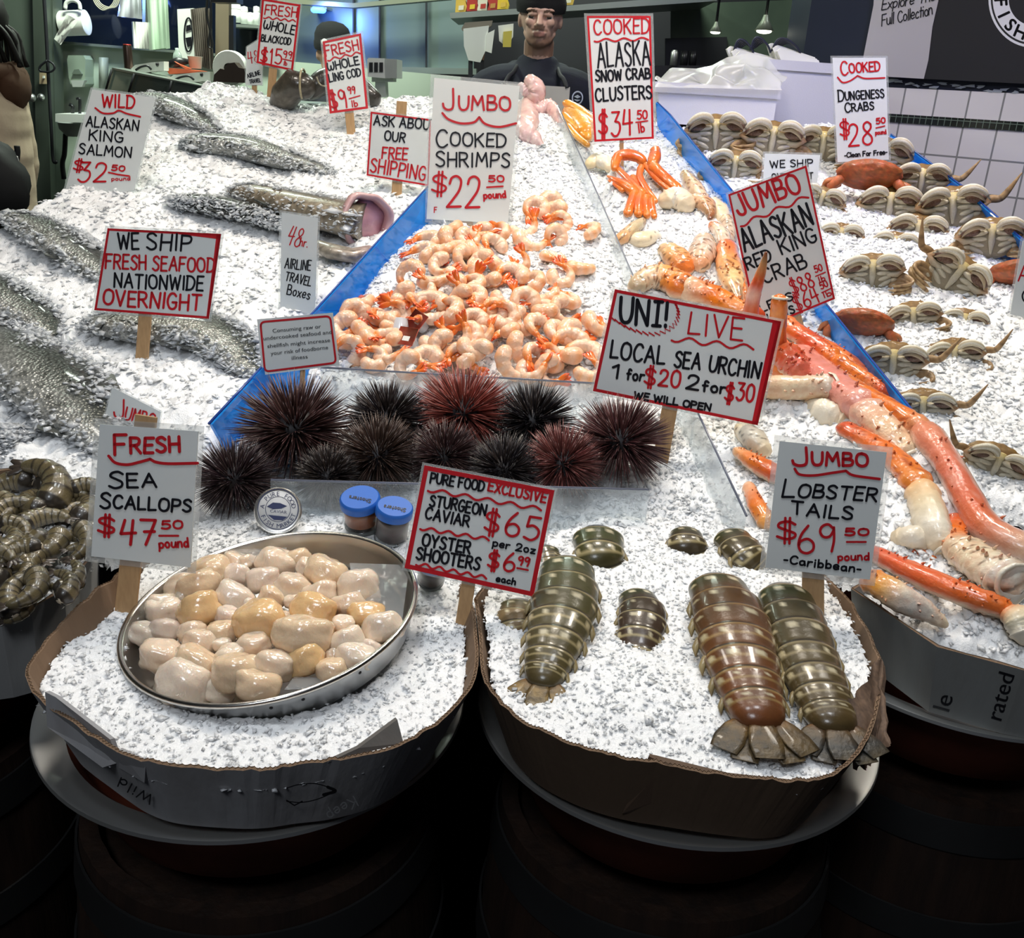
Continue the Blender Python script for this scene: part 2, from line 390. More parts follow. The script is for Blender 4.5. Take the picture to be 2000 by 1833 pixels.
P_DUNG = pxp([(1303, 212), (1440, 385), (1640, 625), (1815, 850), (1895, 950), (2000, 1006), (2130, 1060), (2130, 590), (2000, 500), (1870, 400), (1745, 275), (1700, 248), (1330, 235)])
P_TROU = pxp([(395, 1000), (425, 885), (480, 790), (622, 765), (1190, 775), (1260, 640), (1448, 1005), (1520, 1040), (1660, 1150), (1640, 1180), (1000, 1180), (930, 1215), (840, 1160), (600, 1090), (330, 1100)])
# ------------------------------------------------------------------ hand lettering
GL = {
'A': (7, "0 0,3.5 10,7 0;1.3 3.6,5.8 3.6"), 'B': (6, "0 0,0 10;~0 10,4 9.7,4.9 7.6,3.8 5.6,0 5.2;~0 5.2,5 4.7,6 2.5,4.6 .3,0 0"),
'C': (6.3, "~6 8.4,4.5 9.9,2 9.5,.3 6.5,.2 3.5,1.6 .6,4 0,6.3 1.6"), 'D': (6.5, "0 0,.2 10;~-.4 10,3.8 9.6,6.4 7,6.2 3.4,4 .6,-.4 0"),
'E': (5.4, "5.4 10,.2 10,0 0,5.3 0;.1 5.2,4.6 5.3"), 'F': (5.6, "5.6 10,.2 10,0 0;.1 5.2,4.4 5.3"),
'G': (6.5, "~6 8.4,4.5 9.9,2 9.5,.3 6.5,.2 3.5,1.6 .6,4 0,6 1.5,6.2 4.3;6.5 4.3,3.6 4.3"), 'H': (6.2, "0 0,.1 10;6 0,6.2 10;0 5,6.1 5.2"),
'I': (1.2, ".6 0,.6 10"), '|': (4, "0 10,4 10;2 10,2 0;0 0,4 0"), 'J': (5, "~4.6 10,4.8 3,4.2 .6,2.2 0,.5 1,0 2.8"), 'K': (6, "0 0,0 10;6 10,.1 4.6;1.7 6,6 0"), 'L': (5.2, ".2 10,0 0,5.2 .3"),
'M': (8, "0 0,1 10,4 3.6,7 10,8 0"), 'N': (6.6, "0 0,.3 10,6 0,6.6 10"), 'O': (7, "~3.6 10,1.1 9,0 5.5,.7 1.7,3.3 0,6 1.2,7 4.8,6.1 8.6,3.2 10"),
'P': (5.7, "0 0,0 10;~0 10,4.5 9.6,5.7 7.6,4.4 5.2,0 4.6"), 'Q': (7, "~3.6 10,1.1 9,0 5.5,.7 1.7,3.3 0,6 1.2,7 4.8,6.1 8.6,3.2 10;4.5 2.5,7.2 -.6"), 'R': (6, "0 0,0 10;~0 10,4.4 9.6,5.5 7.6,4.2 5.4,0 4.8;2.4 5,6 0"),
'S': (5.6, "~5.4 8.6,3.4 10,1 9.2,.5 7.2,2.9 5.4,5.1 3.7,5 1.2,2.5 0,0 1.3"), 'T': (6.4, "0 10,6.4 10;3.2 10,3.1 0"), 'U': (6.4, "~0 10,.1 4,1.2 .8,3.2 0,5.2 .9,6.3 4,6.4 10"),
'V': (6.4, "0 10,3.2 0,6.4 10"), 'W': (9, "0 10,2.1 0,4.5 8.4,6.8 0,9 10"), 'w': (8.5, "~.4 9.6,0 4,1.8 .2,4 1.8,4.4 6,4.6 1.6,6.6 .3,8.4 4,8 9.6"), 'X': (6, "0 0,6 10;0 10,6 0"), 'Y': (6.4, "0 10,3.2 4.6;6.4 10,3.2 4.6,3.1 0"), 'Z': (6, "0 10,6 10,0 0,6 0"),
'0': (6, "~3.1 10,.9 8.8,0 5.4,.7 1.6,3 0,5.3 1.4,6 4.8,5.3 8.6,2.8 10"), '1': (2.4, "0 7.8,1.5 10,1.4 0"), '2': (6, "~.3 7.6,1 9.4,3.2 10,5.2 8.6,4.8 5.6,2.4 2.6,0 .1;0 .1,6 .3"),
'3': (5.6, ".3 9.8,5 9.9,2.4 6;~2.4 6,5 5.4,5.6 2.8,4 .4,1.8 0,0 1.2"), '4': (6.2, "1.6 10,.2 4.4,6.2 4.9;4.9 10,4.3 0"), '5': (5.6, "5.4 10,.9 10,.5 5.6;~.5 5.6,3 6.3,5.4 4.6,5.3 1.8,3 0,0 .9"),
'6': (5.6, "~4.2 10,1.6 7,.2 3.6,.8 .9,3 0,5.2 1.2,5.5 3.6,3.6 5.2,1 4.4,.3 3"), '7': (6, "0 10,6 10,2 0;1.4 5.2,5.6 5.4"), '8': (5.8, "~5 9,3 10,1 9,1 7,3.2 5.2,5.4 3.4,5.4 1.1,3 0,.6 1,.5 3.2,2.8 5.2,5 7.2,5 9"), '9': (5.4, "~5.2 8.2,3.2 10,.9 9.2,.2 7.2,1.4 5.4,3.6 5.6,5.2 8;~5.2 8.8,5 4,4 0"),
'$': (6.4, "~5.8 7.6,4 8.9,1.4 8.4,.8 6.6,3 5,5.6 3.4,5.3 1.6,3 .8,.3 2;2.5 -1.2,2.9 10.6;3.9 -1.2,4.3 10.6"), '!': (1.4, ".9 10,.6 3;.5 .6,.5 0"), '-': (3, "0 3.6,3 3.8"), '.': (1, ".5 .1,.5 .5"),
'p': (4.6, "~0 5.6,.3 0,.1 -3.4;~.2 4.4,2 6,4.4 4.6,4.2 1.4,2 .1,.3 1.4"), 'o': (4.6, "~2.4 6,.6 5,.1 2.6,1.6 .1,3.8 .7,4.5 3.4,3.4 5.7,2 6"), 'u': (4.8, "~0 5.8,.2 1.6,1.8 .1,3.8 1,4.5 5.8;~4.5 5.8,4.6 2,5 .2"),
'n': (4.6, "0 0,.1 5.8;~.1 3.6,1.6 5.8,3.6 5.6,4.3 3,4.5 .1"), 'd': (4.8, "~4.2 4.4,2.4 5.9,.3 4,.5 1,2.4 .1,4.2 2;4.3 10,4.6 .1"), 'l': (1, ".5 10,.5 0"), 'b': (4.6, ".2 10,.2 0;~.2 3.8,2 6,4.2 4.6,4.2 1.4,2 .1,.3 1.2"),
'a': (4.6, "~4 4.8,2.4 6,.3 4.4,.3 1.2,2.2 .1,4 2,4.1 5.6;4.1 5.6,4.7 .2"), 'r': (3.6, "0 0,.1 5.8;~.1 3.4,1.4 5.6,3.6 5.8"), 'i': (1, ".5 5.6,.5 0;.5 8.2,.5 8.6"), 'e': (4.6, "~.4 3,4.2 3.4,3.8 5.4,2 6,.3 4.4,.2 1.6,1.8 .1,4.4 1"),
'f': (3.8, "~3.8 9,2.4 10,1.4 8.4,1.3 0;0 5.4,3.4 5.6"), 'h': (4.6, "0 0,.1 10;~.1 3.6,1.8 5.8,3.8 5.2,4.3 .1"), 'z': (4.4, "0 5.8,4.2 5.8,.2 .2,4.4 .2"), 'x': (4.4, "0 5.8,4.4 0;4.4 5.8,0 0"), 's': (4, "~3.8 5,2 6,.4 4.8,2 3.1,3.8 1.6,2 0,.1 .8"), 'c': (4.2, "~4 5,2.2 6,.3 4,.4 1.2,2.2 .1,4.2 1"),
'm': (6.6, "0 0,.1 5.8;~.1 3.8,1.5 5.8,3 5,3.2 0;~3.2 3.8,4.6 5.8,6.1 5,6.4 .1"), 't': (3.4, "1.6 9,1.5 .2;0 6,3.4 6.1"), 'y': (4.6, "0 5.8,2.2 .4;4.6 5.8,1 -3.6"), 'k': (4.4, "0 0,0 10;4 6,.1 2.4;1.6 3.6,4.4 0"),
}
def strokes(ch):
    w_, s = GL[ch]; out = []
    for st in s.split(';'):
        sm = st[0] == '~'; P = [tuple(float(t) / 10 for t in q.split()) for q in st.lstrip('~').split(',')]
        out.append((sm, P))
    return w_ / 10, out
def ribbon(mb, pts, hw):
    """flat marker stroke in photo px: pts list of (x, y), half width hw; returns nothing, adds 2-D verts (x, y, 0)"""
    P = np.array(pts, float); 
    if len(P) < 2: return
    keep = [0] + [i for i in range(1, len(P)) if np.hypot(*(P[i] - P[i - 1])) > 1e-3]; P = P[keep]
    if len(P) < 2: return
    T = np.gradient(P, axis=0); T /= np.maximum(np.linalg.norm(T, axis=1, keepdims=True), 1e-9)
    Nn = np.stack([-T[:, 1], T[:, 0]], 1); n = len(P); L = P + Nn * hw; R = P - Nn * hw
    vs = [(*p, 0) for p in L] + [(*p, 0) for p in R]; fs = [(i, i + 1, n + i + 1, n + i) for i in range(n - 1)]
    mb.add(vs, fs)
    for p, t, sg in ((P[0], T[0], -1), (P[-1], T[-1], 1)):
        a0 = math.atan2(t[1], t[0]) + (0 if sg > 0 else math.pi); ang = [a0 - math.pi / 2 + math.pi * k / 5 for k in range(6)]
        mb.add([(p[0] + hw * math.cos(a), p[1] + hw * math.sin(a), 0) for a in ang], [tuple(range(6))])
def lay_stroke(mb, P, sm, hw):
    if sm: ribbon(mb, catmull(P, max(8, 5 * len(P))), hw)
    else:
        for a, b in zip(P, P[1:]): ribbon(mb, [a, lerp(a, b, .5), b], hw)
_tr = random.Random(5)
def letter(mb, s, p0, p1, h, hw=2.2, big=1.0, slant=0.0, gap=2.3, jit=.035):
    """letters of s from baseline point p0 to p1 (photo px), cap height h"""
    items = []; x = 0; first = True
    for ch in s:
        if ch == ' ': x += .42; first = True; continue
        w_, st = strokes(ch); k = big if first else 1.0
        items.append((x, w_, st, k)); x += w_ * k + gap / 10; first = False
    tot = x - gap / 10; e = V((p1[0] - p0[0], p1[1] - p0[1])); ex = e / tot; dirn = e.normalized(); upd = V((dirn.y, -dirn.x)) * h
    for (x, w_, st, k) in items:
        j = _tr.uniform(-jit, jit); a = _tr.uniform(-.05, .05) + slant; dyy = _tr.uniform(-jit, jit)
        kk = k * (1 + j)
        for sm, P in st:
            Q = []
            for (u, v_) in P:
                # a larger capital hangs a little below the line
                vv = v_ * kk - (k - 1) * .3 + dyy; uu = x + (u * k) + a * v_
                q = V(p0) + ex * uu + upd * vv; Q.append((q.x, q.y))
            lay_stroke(mb, Q, sm, hw)
def wavy(mb, p0, p1, amp, n, hw):
    P = []; e = V((p1[0] - p0[0], p1[1] - p0[1])); q = V((-e.y, e.x)).normalized()
    for i in range(n * 8 + 1):
        t = i / (n * 8); a = V(p0) + e * t + q * amp * math.sin(t * n * math.pi * 2 + .6); P.append((a.x, a.y))
    ribbon(mb, P, hw)
def curve_stroke(mb, P, hw): ribbon(mb, catmull(P, 7 * len(P)), hw)
_fc = {}
def ftext(s):
    """2-D mesh of printed text: verts (x, y) with cap height 1, faces, width"""
    if s in _fc: return _fc[s]
    cu = bpy.data.curves.new('t', 'FONT'); cu.body = s; cu.size = 1 / .73; cu.resolution_u = 3
    o = bpy.data.objects.new('t', cu); COL.objects.link(o); bpy.context.view_layer.update()
    me = o.evaluated_get(bpy.context.evaluated_depsgraph_get()).to_mesh()
    vs = [(v.co.x, v.co.y) for v in me.vertices]; fs = [tuple(p.vertices) for p in me.polygons]
    COL.objects.unlink(o); bpy.data.objects.remove(o); bpy.data.curves.remove(cu)
    _fc[s] = (vs, fs, max((v[0] for v in vs), default=0)); return _fc[s]
def printed(mb, s, p0, p1, h):
    vs, fs, w_ = ftext(s); e = V((p1[0] - p0[0], p1[1] - p0[1])); d = e.normalized(); u = V((d.y, -d.x)) * h
    mb.add([((V(p0) + e * (x / w_) + u * y).x, (V(p0) + e * (x / w_) + u * y).y, 0) for x, y in vs], fs)
def inset(quad, k):
    c = V((sum(p[0] for p in quad) / 4, sum(p[1] for p in quad) / 4)); n = len(quad); out = []
    for i in range(n):
        a, b, d = V(quad[i - 1]), V(quad[i]), V(quad[(i + 1) % n])
        e1 = (a - b).normalized(); e2 = (d - b).normalized(); out.append(tuple(b + (e1 + e2) * (k / max(.3, abs(e1.x * e2.y - e1.y * e2.x)))))
    return out
M_SLEEVE = clearmat('sign_sleeve', (.97, .98, .98), 1, .12, .06, (.9, .92, .93), .22)
class Sign:
    def __init__(s, foot, label, yaw=0, lean=10, dist=None, cat='sign', name='price_sign'):
        s.p0 = V(foot) if len(foot) == 3 else hit(*foot)
        a, l = math.radians(yaw), math.radians(lean)
        s.n = V((math.sin(a) * -math.cos(l), -math.cos(a) * math.cos(l), math.sin(l)))
        s.root = empty(name, s.p0, label, cat); s.red = MB(); s.blk = MB(); s.bord = MB()
    def w(s, x, y, off=0): return hitplane(x, y, s.p0 + s.n * off, s.n)
    def flat(s, mb, name, m, off, label=None):
        if not mb.v: return
        o = MB(); o.add([s.w(x, y, off) for x, y, _ in mb.v], mb.f); ob = o.build(name, m, s.root, smooth=False)
        if label: ob['label'] = label
    def card(s, quad, sleeve=6, border=None, rounded=0):
        s.quad = quad; a = MB(); a.sheet([s.w(*p) for p in quad], .0016, s.n); a.build('card', M_CARD, s.root, smooth=False)
        if sleeve:
            o = inset(quad, -sleeve); b = MB(); n = len(quad); e = .0004
            for i in range(n):
                j = (i + 1) % n
                P = [s.w(*o[i], -e), s.w(*o[j], -e), s.w(*quad[j], -e), s.w(*quad[i], -e)]; b.sheet(P, .0008, s.n)
            ob = b.build('sleeve', M_SLEEVE, s.root, smooth=False); ob['label'] = 'clear plastic sleeve edge around the card'
        if border:
            q = inset(quad, border * .5) if not rounded else inset(quad, rounded)
            if rounded:
                P = []; n = len(q)
                for i in range(n):
                    a_, b_, c_ = V(q[i - 1]), V(q[i]), V(q[(i + 1) % n]); r = 9
                    s0 = b_ + (a_ - b_).normalized() * r; s1 = b_ + (c_ - b_).normalized() * r
                    for t in (0, .25, .5, .75, 1): P.append(tuple((1 - t) ** 2 * s0 + 2 * t * (1 - t) * b_ + t * t * s1))
                P.append(P[0]); P.append(P[1]); ribbon(s.bord, P, border / 2)
            else:
                q2 = inset(quad, border)
                for i in range(len(quad)):
                    j = (i + 1) % len(quad); s.bord.add([(*quad[i], 0), (*quad[j], 0), (*q2[j], 0), (*q2[i], 0)], [(0, 1, 2, 3)])
    def t(s, col, *a, **k):
        mb = MB(); letter(mb, *a, **k); s.flat(mb, 'red_lettering' if col == 'r' else 'black_lettering', M_RED if col == 'r' else M_BLK, .0009)
    def stake(s, top, bot, wpx, front=False):
        o = .002 if front else -.0035
        a, b = s.w(*top, o), s.w(*bot, o); d = (b - a).normalized(); b = b + d * .035; sd = s.n.cross(d).normalized(); hw = pxm(wpx, (a + b) / 2) / 2
        mb = MB(); mb.box((a + b) / 2, (hw * 2, .0035, (b - a).length), Matrix((sd, -s.n, -d)).transposed(), bev=.0007); mb.build('stake', M_WOOD, s.root, smooth=False)
    def done(s):
        s.flat(s.bord, 'border', M_RED, .0005, 'red marker border'); s.flat(s.red, 'underline', M_RED, .0009, 'red marker underline'); s.flat(s.blk, 'printed_lettering', M_BLK, .0009)
        return s.root
def sign_wild():
    s = Sign(hit(195, 372), 'white card lettered WILD ALASKAN KING SALMON $32.50 set in ice at the back', 8, 14)
    s.card([(180, 175), (303, 191), (262, 372), (122, 392)], 4)
    s.t('r', 'WILD', (199, 209), (262, 212), 24, hw=1.9, slant=-.02); curve_stroke(s.red, [(186, 211), (201, 221), (221, 221), (232, 216), (248, 222), (274, 228)], 1.7)
    s.t('b', 'ALASKAN', (168, 247), (270, 255), 20, hw=1.5); s.t('b', 'KING', (174, 273), (240, 278), 20, hw=1.5); s.t('b', 'SALMON', (154, 300), (256, 308), 20, hw=1.5)
    s.t('r', '$', (142, 333), (163, 335), 22, hw=1.6); s.t('r', '32', (152, 355), (206, 356), 38, hw=1.9, slant=.1); s.t('r', '50', (218, 333), (243, 334), 10, hw=1.5); ribbon(s.red, [(212, 337), (230, 341), (252, 344)], 1.6)
    s.t('r', 'pound', (218, 353), (254, 352), 7, hw=.9); s.done()
def sign_blackcod():
    s = Sign(aty(532, 166, 2.98), 'small red-bordered card lettered FRESH WHOLE BLACKCOD $15.99 on the ridge', 6, 6)
    s.card([(512, -3), (587, 9), (572, 139), (501, 123)], 3, 4)
    s.t('r', 'FRESH', (517, 28), (579, 34), 19, hw=1.3); wavy(s.red, (515, 34), (577, 41), 2, 4, 1.2)
    s.t('b', 'wHOLE', (514, 55), (574, 68), 17, hw=1.4); s.t('b', 'BLACKCOD', (510, 80), (567, 88), 13, hw=1.2)
    s.t('r', '$15', (508, 122), (549, 126), 28, hw=1.5); s.t('r', '99', (553, 112), (569, 114), 13, hw=1.1); ribbon(s.red, [(552, 115), (570, 119)], 1); s.t('r', 'lb', (554, 127), (560, 128), 8, hw=.9)
    s.stake((534, 128), (531, 165), 16); s.done()
def sign_air2():
    s = Sign(aty(495, 166, 3.03), 'narrow white card with faint red figures half hidden behind the blackcod sign', -5, 5)
    s.card([(482, 92), (512, 73), (512, 166), (480, 166)], 2)
    s.t('r', '48', (486, 124), (506, 121), 22, hw=1); s.t('b', 'AIRLINE', (484, 153), (509, 145), 8, hw=.8); s.t('b', 'TRAVEL', (488, 163), (509, 160), 7, hw=.8); s.stake((497, 150), (497, 168), 10); s.done()
def sign_lingcod():
    s = Sign((684, 250), 'red-bordered card lettered FRESH WHOLE LING COD $9.99 on a short stake', -5, 8)
    s.card([(630, 81), (705, 65), (719, 212), (644, 222)], 4, 4.5)
    s.t('r', 'FRESH', (637, 110), (701, 97), 20, hw=1.5); wavy(s.red, (640, 117), (703, 103), 2.6, 3, 1.4)
    s.t('b', 'wHOLE', (641, 138), (702, 126), 16, hw=1.5); s.t('b', 'LING COD', (644, 160), (705, 148), 15, hw=1.4)
    s.t('r', '$9', (648, 216), (680, 208), 36, hw=1.8); s.t('r', '99', (681, 184), (694, 182), 14, hw=1.3); ribbon(s.red, [(682, 193), (703, 187)], 1.2); s.t('r', 'lb', (688, 209), (699, 207), 12, hw=1.2)
    s.stake((680, 200), (685, 250), 17); s.done()
def sign_ask():
    s = Sign((774, 392), 'red-bordered card lettered ASK ABOUT OUR FREE SHIPPING behind the cooked shrimps sign', 0, 8)
    s.card([(724, 218), (842, 233), (838, 364), (716, 343)], 3, 3.5)
    s.t('b', 'ASK ABOUT', (730, 244), (852, 254), 19, hw=1.6); s.t('b', 'OUR', (751, 273), (790, 278), 18, hw=1.6); s.t('r', 'FREE', (746, 309), (795, 313), 22, hw=1.7); s.t('r', 'SHIPPING', (723, 336), (830, 352), 27, hw=1.7)
    s.stake((785, 198), (774, 390), 20); s.done()
def sign_shrimp():
    s = Sign((911, 448), 'large white card lettered JUMBO COOKED SHRIMPS $22.50 above the pink shrimp', -2, 10)
    s.card([(848, 152), (1015, 168), (992, 437), (833, 428)], 7)
    s.t('r', 'J', (865, 214), (886, 215), 40, hw=2.2); s.t('r', 'UMBO', (896, 214), (997, 216), 27, hw=2.2); curve_stroke(s.red, [(864, 221), (876, 233), (900, 241), (925, 239), (936, 229)], 2.2); curve_stroke(s.red, [(936, 229), (948, 242), (975, 248), (1008, 241)], 2.2)
    s.t('b', 'COOKED', (852, 285), (988, 287), 26, hw=1.8, big=1.3); s.t('b', 'SHRIMPS', (852, 324), (995, 327), 27, hw=1.8, big=1.1)
    s.t('r', '$', (842, 380), (874, 380), 40, hw=2.1); s.t('r', '22', (873, 404), (936, 405), 60, hw=2.4, slant=.08); s.t('r', '50', (955, 355), (984, 355), 12, hw=1.7); ribbon(s.red, [(951, 366), (982, 364)], 1.7); s.t('r', 'pound', (945, 388), (988, 386), 13, hw=1.7)
    s.t('r', 'F', (848, 415), (853, 415), 10, hw=1); s.stake((911, 400), (911, 448), 26); s.done()
def sign_snow():
    s = Sign((1214, 345), 'tall red-bordered card lettered COOKED ALASKA SNOW CRAB CLUSTERS $34.50', -3, 6)
    s.card([(1146, 31), (1271, 31), (1277, 271), (1161, 277)], 5, 4)
    s.t('r', 'COOKED', (1161, 68), (1268, 64), 28, hw=1.7); wavy(s.red, (1161, 79), (1266, 76), 3, 3, 1.7)
    s.t('b', 'ALASKA', (1168, 131), (1270, 126), 46, hw=1.9); s.t('b', 'SNOW CRAB', (1164, 159), (1270, 153), 20, hw=1.9); s.t('b', 'CLUSTERS', (1164, 198), (1273, 192), 25, hw=1.9)
    s.t('r', '$34', (1169, 266), (1236, 264), 48, hw=2); s.t('r', '50', (1245, 233), (1264, 232), 16, hw=1.5); ribbon(s.red, [(1242, 239), (1265, 236)], 1.3); s.t('r', 'lb', (1248, 259), (1259, 258), 17, hw=1.5)
    s.stake((1214, 262), (1214, 342), 8); s.done()
def sign_dung():
    s = Sign((1690, 356), 'white card lettered COOKED DUNGENESS CRABS $28.50 Clean For Free', 6, 2)
    s.card([(1626, 113), (1730, 113), (1736, 312), (1636, 317)], 4)
    s.t('r', 'COOKED', (1643, 144), (1719, 138), 18, hw=1.6, big=1.45); curve_stroke(s.red, [(1636, 151), (1646, 161), (1660, 158), (1675, 148)], 1.5); curve_stroke(s.red, [(1675, 148), (1688, 153), (1708, 153), (1728, 152)], 1.5)
    s.t('b', 'DUNGENESS', (1638, 197), (1727, 190), 16, hw=1.4, big=1.4); s.t('b', 'CRABS', (1651, 219), (1707, 214), 15, hw=1.4, big=1.2)
    s.t('r', '$', (1641, 268), (1661, 267), 34, hw=1.7); s.t('r', '28', (1658, 285), (1704, 283), 44, hw=1.9, slant=.06); s.t('r', '50', (1712, 242), (1729, 240), 10, hw=1.4); ribbon(s.red, [(1711, 250), (1728, 246)], 1.2); s.t('r', 'pound', (1710, 263), (1731, 261), 8, hw=1)
    s.t('b', '-Clean For Free-', (1650, 308), (1733, 301), 9, hw=1.1, gap=1.8); s.stake((1688, 300), (1690, 356), 14); s.done()
def sign_ship2():
    s = Sign((1545, 392), 'white card lettered WE SHIP half hidden behind the tilted king crab sign', 4, 8)
    s.card([(1494, 300), (1602, 303), (1592, 392), (1488, 388)], 4)
    s.t('b', 'WE SHIP', (1505, 328), (1588, 325), 14, hw=1.2); s.t('b', 'OVERNIGHT', (1508, 352), (1588, 349), 12, hw=1.2); s.stake((1545, 380), (1545, 394), 14); s.done()
def sign_king():
    s = Sign((1562, 658), 'tilted red-bordered card lettered JUMBO ALASKAN RED KING CRAB $88.50 and $64.50', 4, 10)
    s.card([(1422, 380), (1575, 323), (1631, 584), (1480, 646)], 4, 4)
    s.t('r', 'JUMBO', (1444, 421), (1566, 374), 39, hw=2.8); wavy(s.red, (1446, 440), (1578, 384), 4.5, 3, 2)
    s.t('b', 'ALASKAN', (1455, 490), (1590, 438), 42, hw=2.6); s.t('b', 'RED', (1461, 527), (1508, 508), 24, hw=2); s.t('b', 'KING', (1528, 497), (1597, 470), 28, hw=2); s.t('b', 'CRAB', (1494, 555), (1578, 522), 29, hw=2)
    s.t('b', 'LEGS', (1488, 611), (1550, 585), 16, hw=1.7); s.t('r', '$', (1550, 577), (1564, 571), 32, hw=1.3); s.t('r', '88', (1567, 570), (1592, 558), 30, hw=1.6); s.t('r', '50', (1593, 533), (1607, 528), 13, hw=1.3); ribbon(s.red, [(1593, 540), (1612, 532)], 1.2); s.t('r', 'lb', (1601, 552), (1612, 548), 11, hw=1.2)
    s.t('r', '$', (1557, 610), (1571, 604), 33, hw=1.3); s.t('r', '64', (1574, 602), (1604, 589), 30, hw=1.6); s.t('r', '50', (1604, 565), (1618, 559), 13, hw=1.3); ribbon(s.red, [(1605, 572), (1622, 564)], 1.2); s.t('r', 'lb', (1610, 582), (1625, 576), 10, hw=1.2); s.t('b', 'CLAWS', (1490, 634), (1553, 610), 15, hw=1.7)
    s.stake((1545, 595), (1563, 658), 25); s.done()
def sign_uni():
    s = Sign((1294, 878), 'large red-bordered card lettered UNI! LIVE LOCAL SEA URCHIN', -8, 14)
    s.card([(1201, 565), (1526, 628), (1480, 831), (1158, 764)], 5, 6)
    s.bord.add([(1526, 628, 0), (1480, 831, 0), (1468, 828, 0), (1510, 625, 0)], [(0, 1, 2, 3)])
    s.t('b', 'UN|!', (1210, 631), (1303, 637), 48, hw=3.4); P = []
    for i, q in enumerate(catmull([(1194, 621), (1232, 643), (1279, 653), (1315, 637), (1325, 612), (1318, 590)], 40)): P.append((q[0] + (3 if i % 2 else -3), q[1] + (3.5 if i % 2 else -3.5)))
    ribbon(s.red, P, 1.4)
    s.t('r', 'LIVE', (1344, 652), (1450, 665), 42, hw=2.1); wavy(s.red, (1312, 662), (1472, 680), 5.5, 2.5 and 3, 2)
    s.t('b', 'LOCAL', (1192, 699), (1297, 712), 33, hw=2.4); s.t('b', 'SEA', (1317, 716), (1366, 722), 30, hw=2.4); s.t('b', 'URCHIN', (1384, 725), (1482, 740), 31, hw=2.4)
    s.t('b', '1', (1195, 737), (1212, 739), 25, hw=2.4); s.t('b', 'for', (1224, 740), (1256, 745), 20, hw=2.2); s.t('r', '$', (1257, 753), (1280, 756), 37, hw=2.2); s.t('r', '20', (1286, 752), (1326, 758), 32, hw=2.4)
    s.t('b', '2', (1340, 760), (1363, 764), 28, hw=2.4); s.t('b', 'for', (1372, 764), (1416, 770), 20, hw=2.4); s.t('r', '$', (1414, 783), (1432, 786), 36, hw=2.2); s.t('r', '30', (1438, 781), (1470, 786), 33, hw=2.4)
    s.t('b', 'WE WILL OPEN', (1238, 778), (1387, 803), 13, hw=2); s.stake((1318, 740), (1294, 878), 31); s.done()
def sign_nation():
    s = Sign((277, 706), 'red-bordered card lettered WE SHIP FRESH SEAFOOD NATIONWIDE OVERNIGHT on wooden stake', 4, 12)
    s.card([(210, 446), (432, 457), (408, 623), (184, 606)], 5, 4.5)
    s.bord.add([(432, 457, 0), (408, 623, 0), (403, 620, 0), (423, 457, 0)], [(0, 1, 2, 3)]); s.bord.add([(210, 446, 0), (432, 457, 0), (425, 467, 0), (320, 454, 0)], [(0, 1, 2, 3)])
    s.t('b', 'WE', (231, 487), (271, 486), 30, hw=2.1); s.t('b', 'SHIP', (287, 487), (372, 490), 31, hw=2.1); s.t('r', 'FRESH SEAFOOD', (206, 524), (418, 532), 27, hw=2); s.t('b', 'NATIONWIDE', (223, 561), (396, 568), 27, hw=2); s.t('r', 'OVERNIGHT', (201, 595), (391, 607), 30, hw=2.3)
    s.stake((285, 600), (277, 706), 26); s.done()
def sign_air():
    s = Sign(hit(581, 618), 'narrow white card lettered 48 hr. AIRLINE TRAVEL BOXES beside the ling cod', -4, 12)
    s.card([(550, 415), (621, 426), (615, 614), (547, 605)], 4)
    s.t('r', '48', (558, 477), (583, 484), 36, hw=1.2, slant=.12); s.t('r', 'hr.', (585, 480), (600, 483), 16, hw=1.1); s.t('b', 'AIRLINE', (556, 523), (606, 529), 19, hw=1.2); s.t('b', 'TRAVEL', (557, 547), (606, 559), 17, hw=1.2); s.t('b', 'Boxes', (560, 575), (604, 585), 19, hw=1.2)
    s.stake((581, 600), (580, 622), 12); s.done()
def sign_warn():
    s = Sign((588, 815), 'printed notice in a rounded red border about consuming raw or undercooked seafood', -6, 12, name='notice_sign')
    s.card([(502, 624), (650, 611), (663, 714), (512, 733)], 0, 4, rounded=6)
    for t_, a, b in (('Consuming raw or', (532, 650), (627, 641)), ('undercooked seafood and', (514, 665), (648, 652)), ('shellfish might increase', (522, 680), (645, 668)), ('your risk of foodborne', (529, 694), (641, 682)), ('illness', (569, 703), (601, 700))): printed(s.blk, t_, a, b, 7.5)
    s.stake((592, 700), (588, 812), 10); s.done()
def sign_jum():
    s = Sign(hit(258, 850), 'white card with red JUMBO lettering poking up behind the sea scallops sign', -10, 16)
    s.card([(220, 757), (314, 805), (305, 868), (195, 848)], 3)
    s.t('r', 'J', (222, 816), (241, 818), 36, hw=1.9); s.t('r', 'UMBO', (243, 819), (300, 832), 24, hw=1.7); ribbon(s.red, [(221, 818), (226, 828), (236, 835)], 1.7); s.stake((255, 830), (255, 852), 14); s.done()
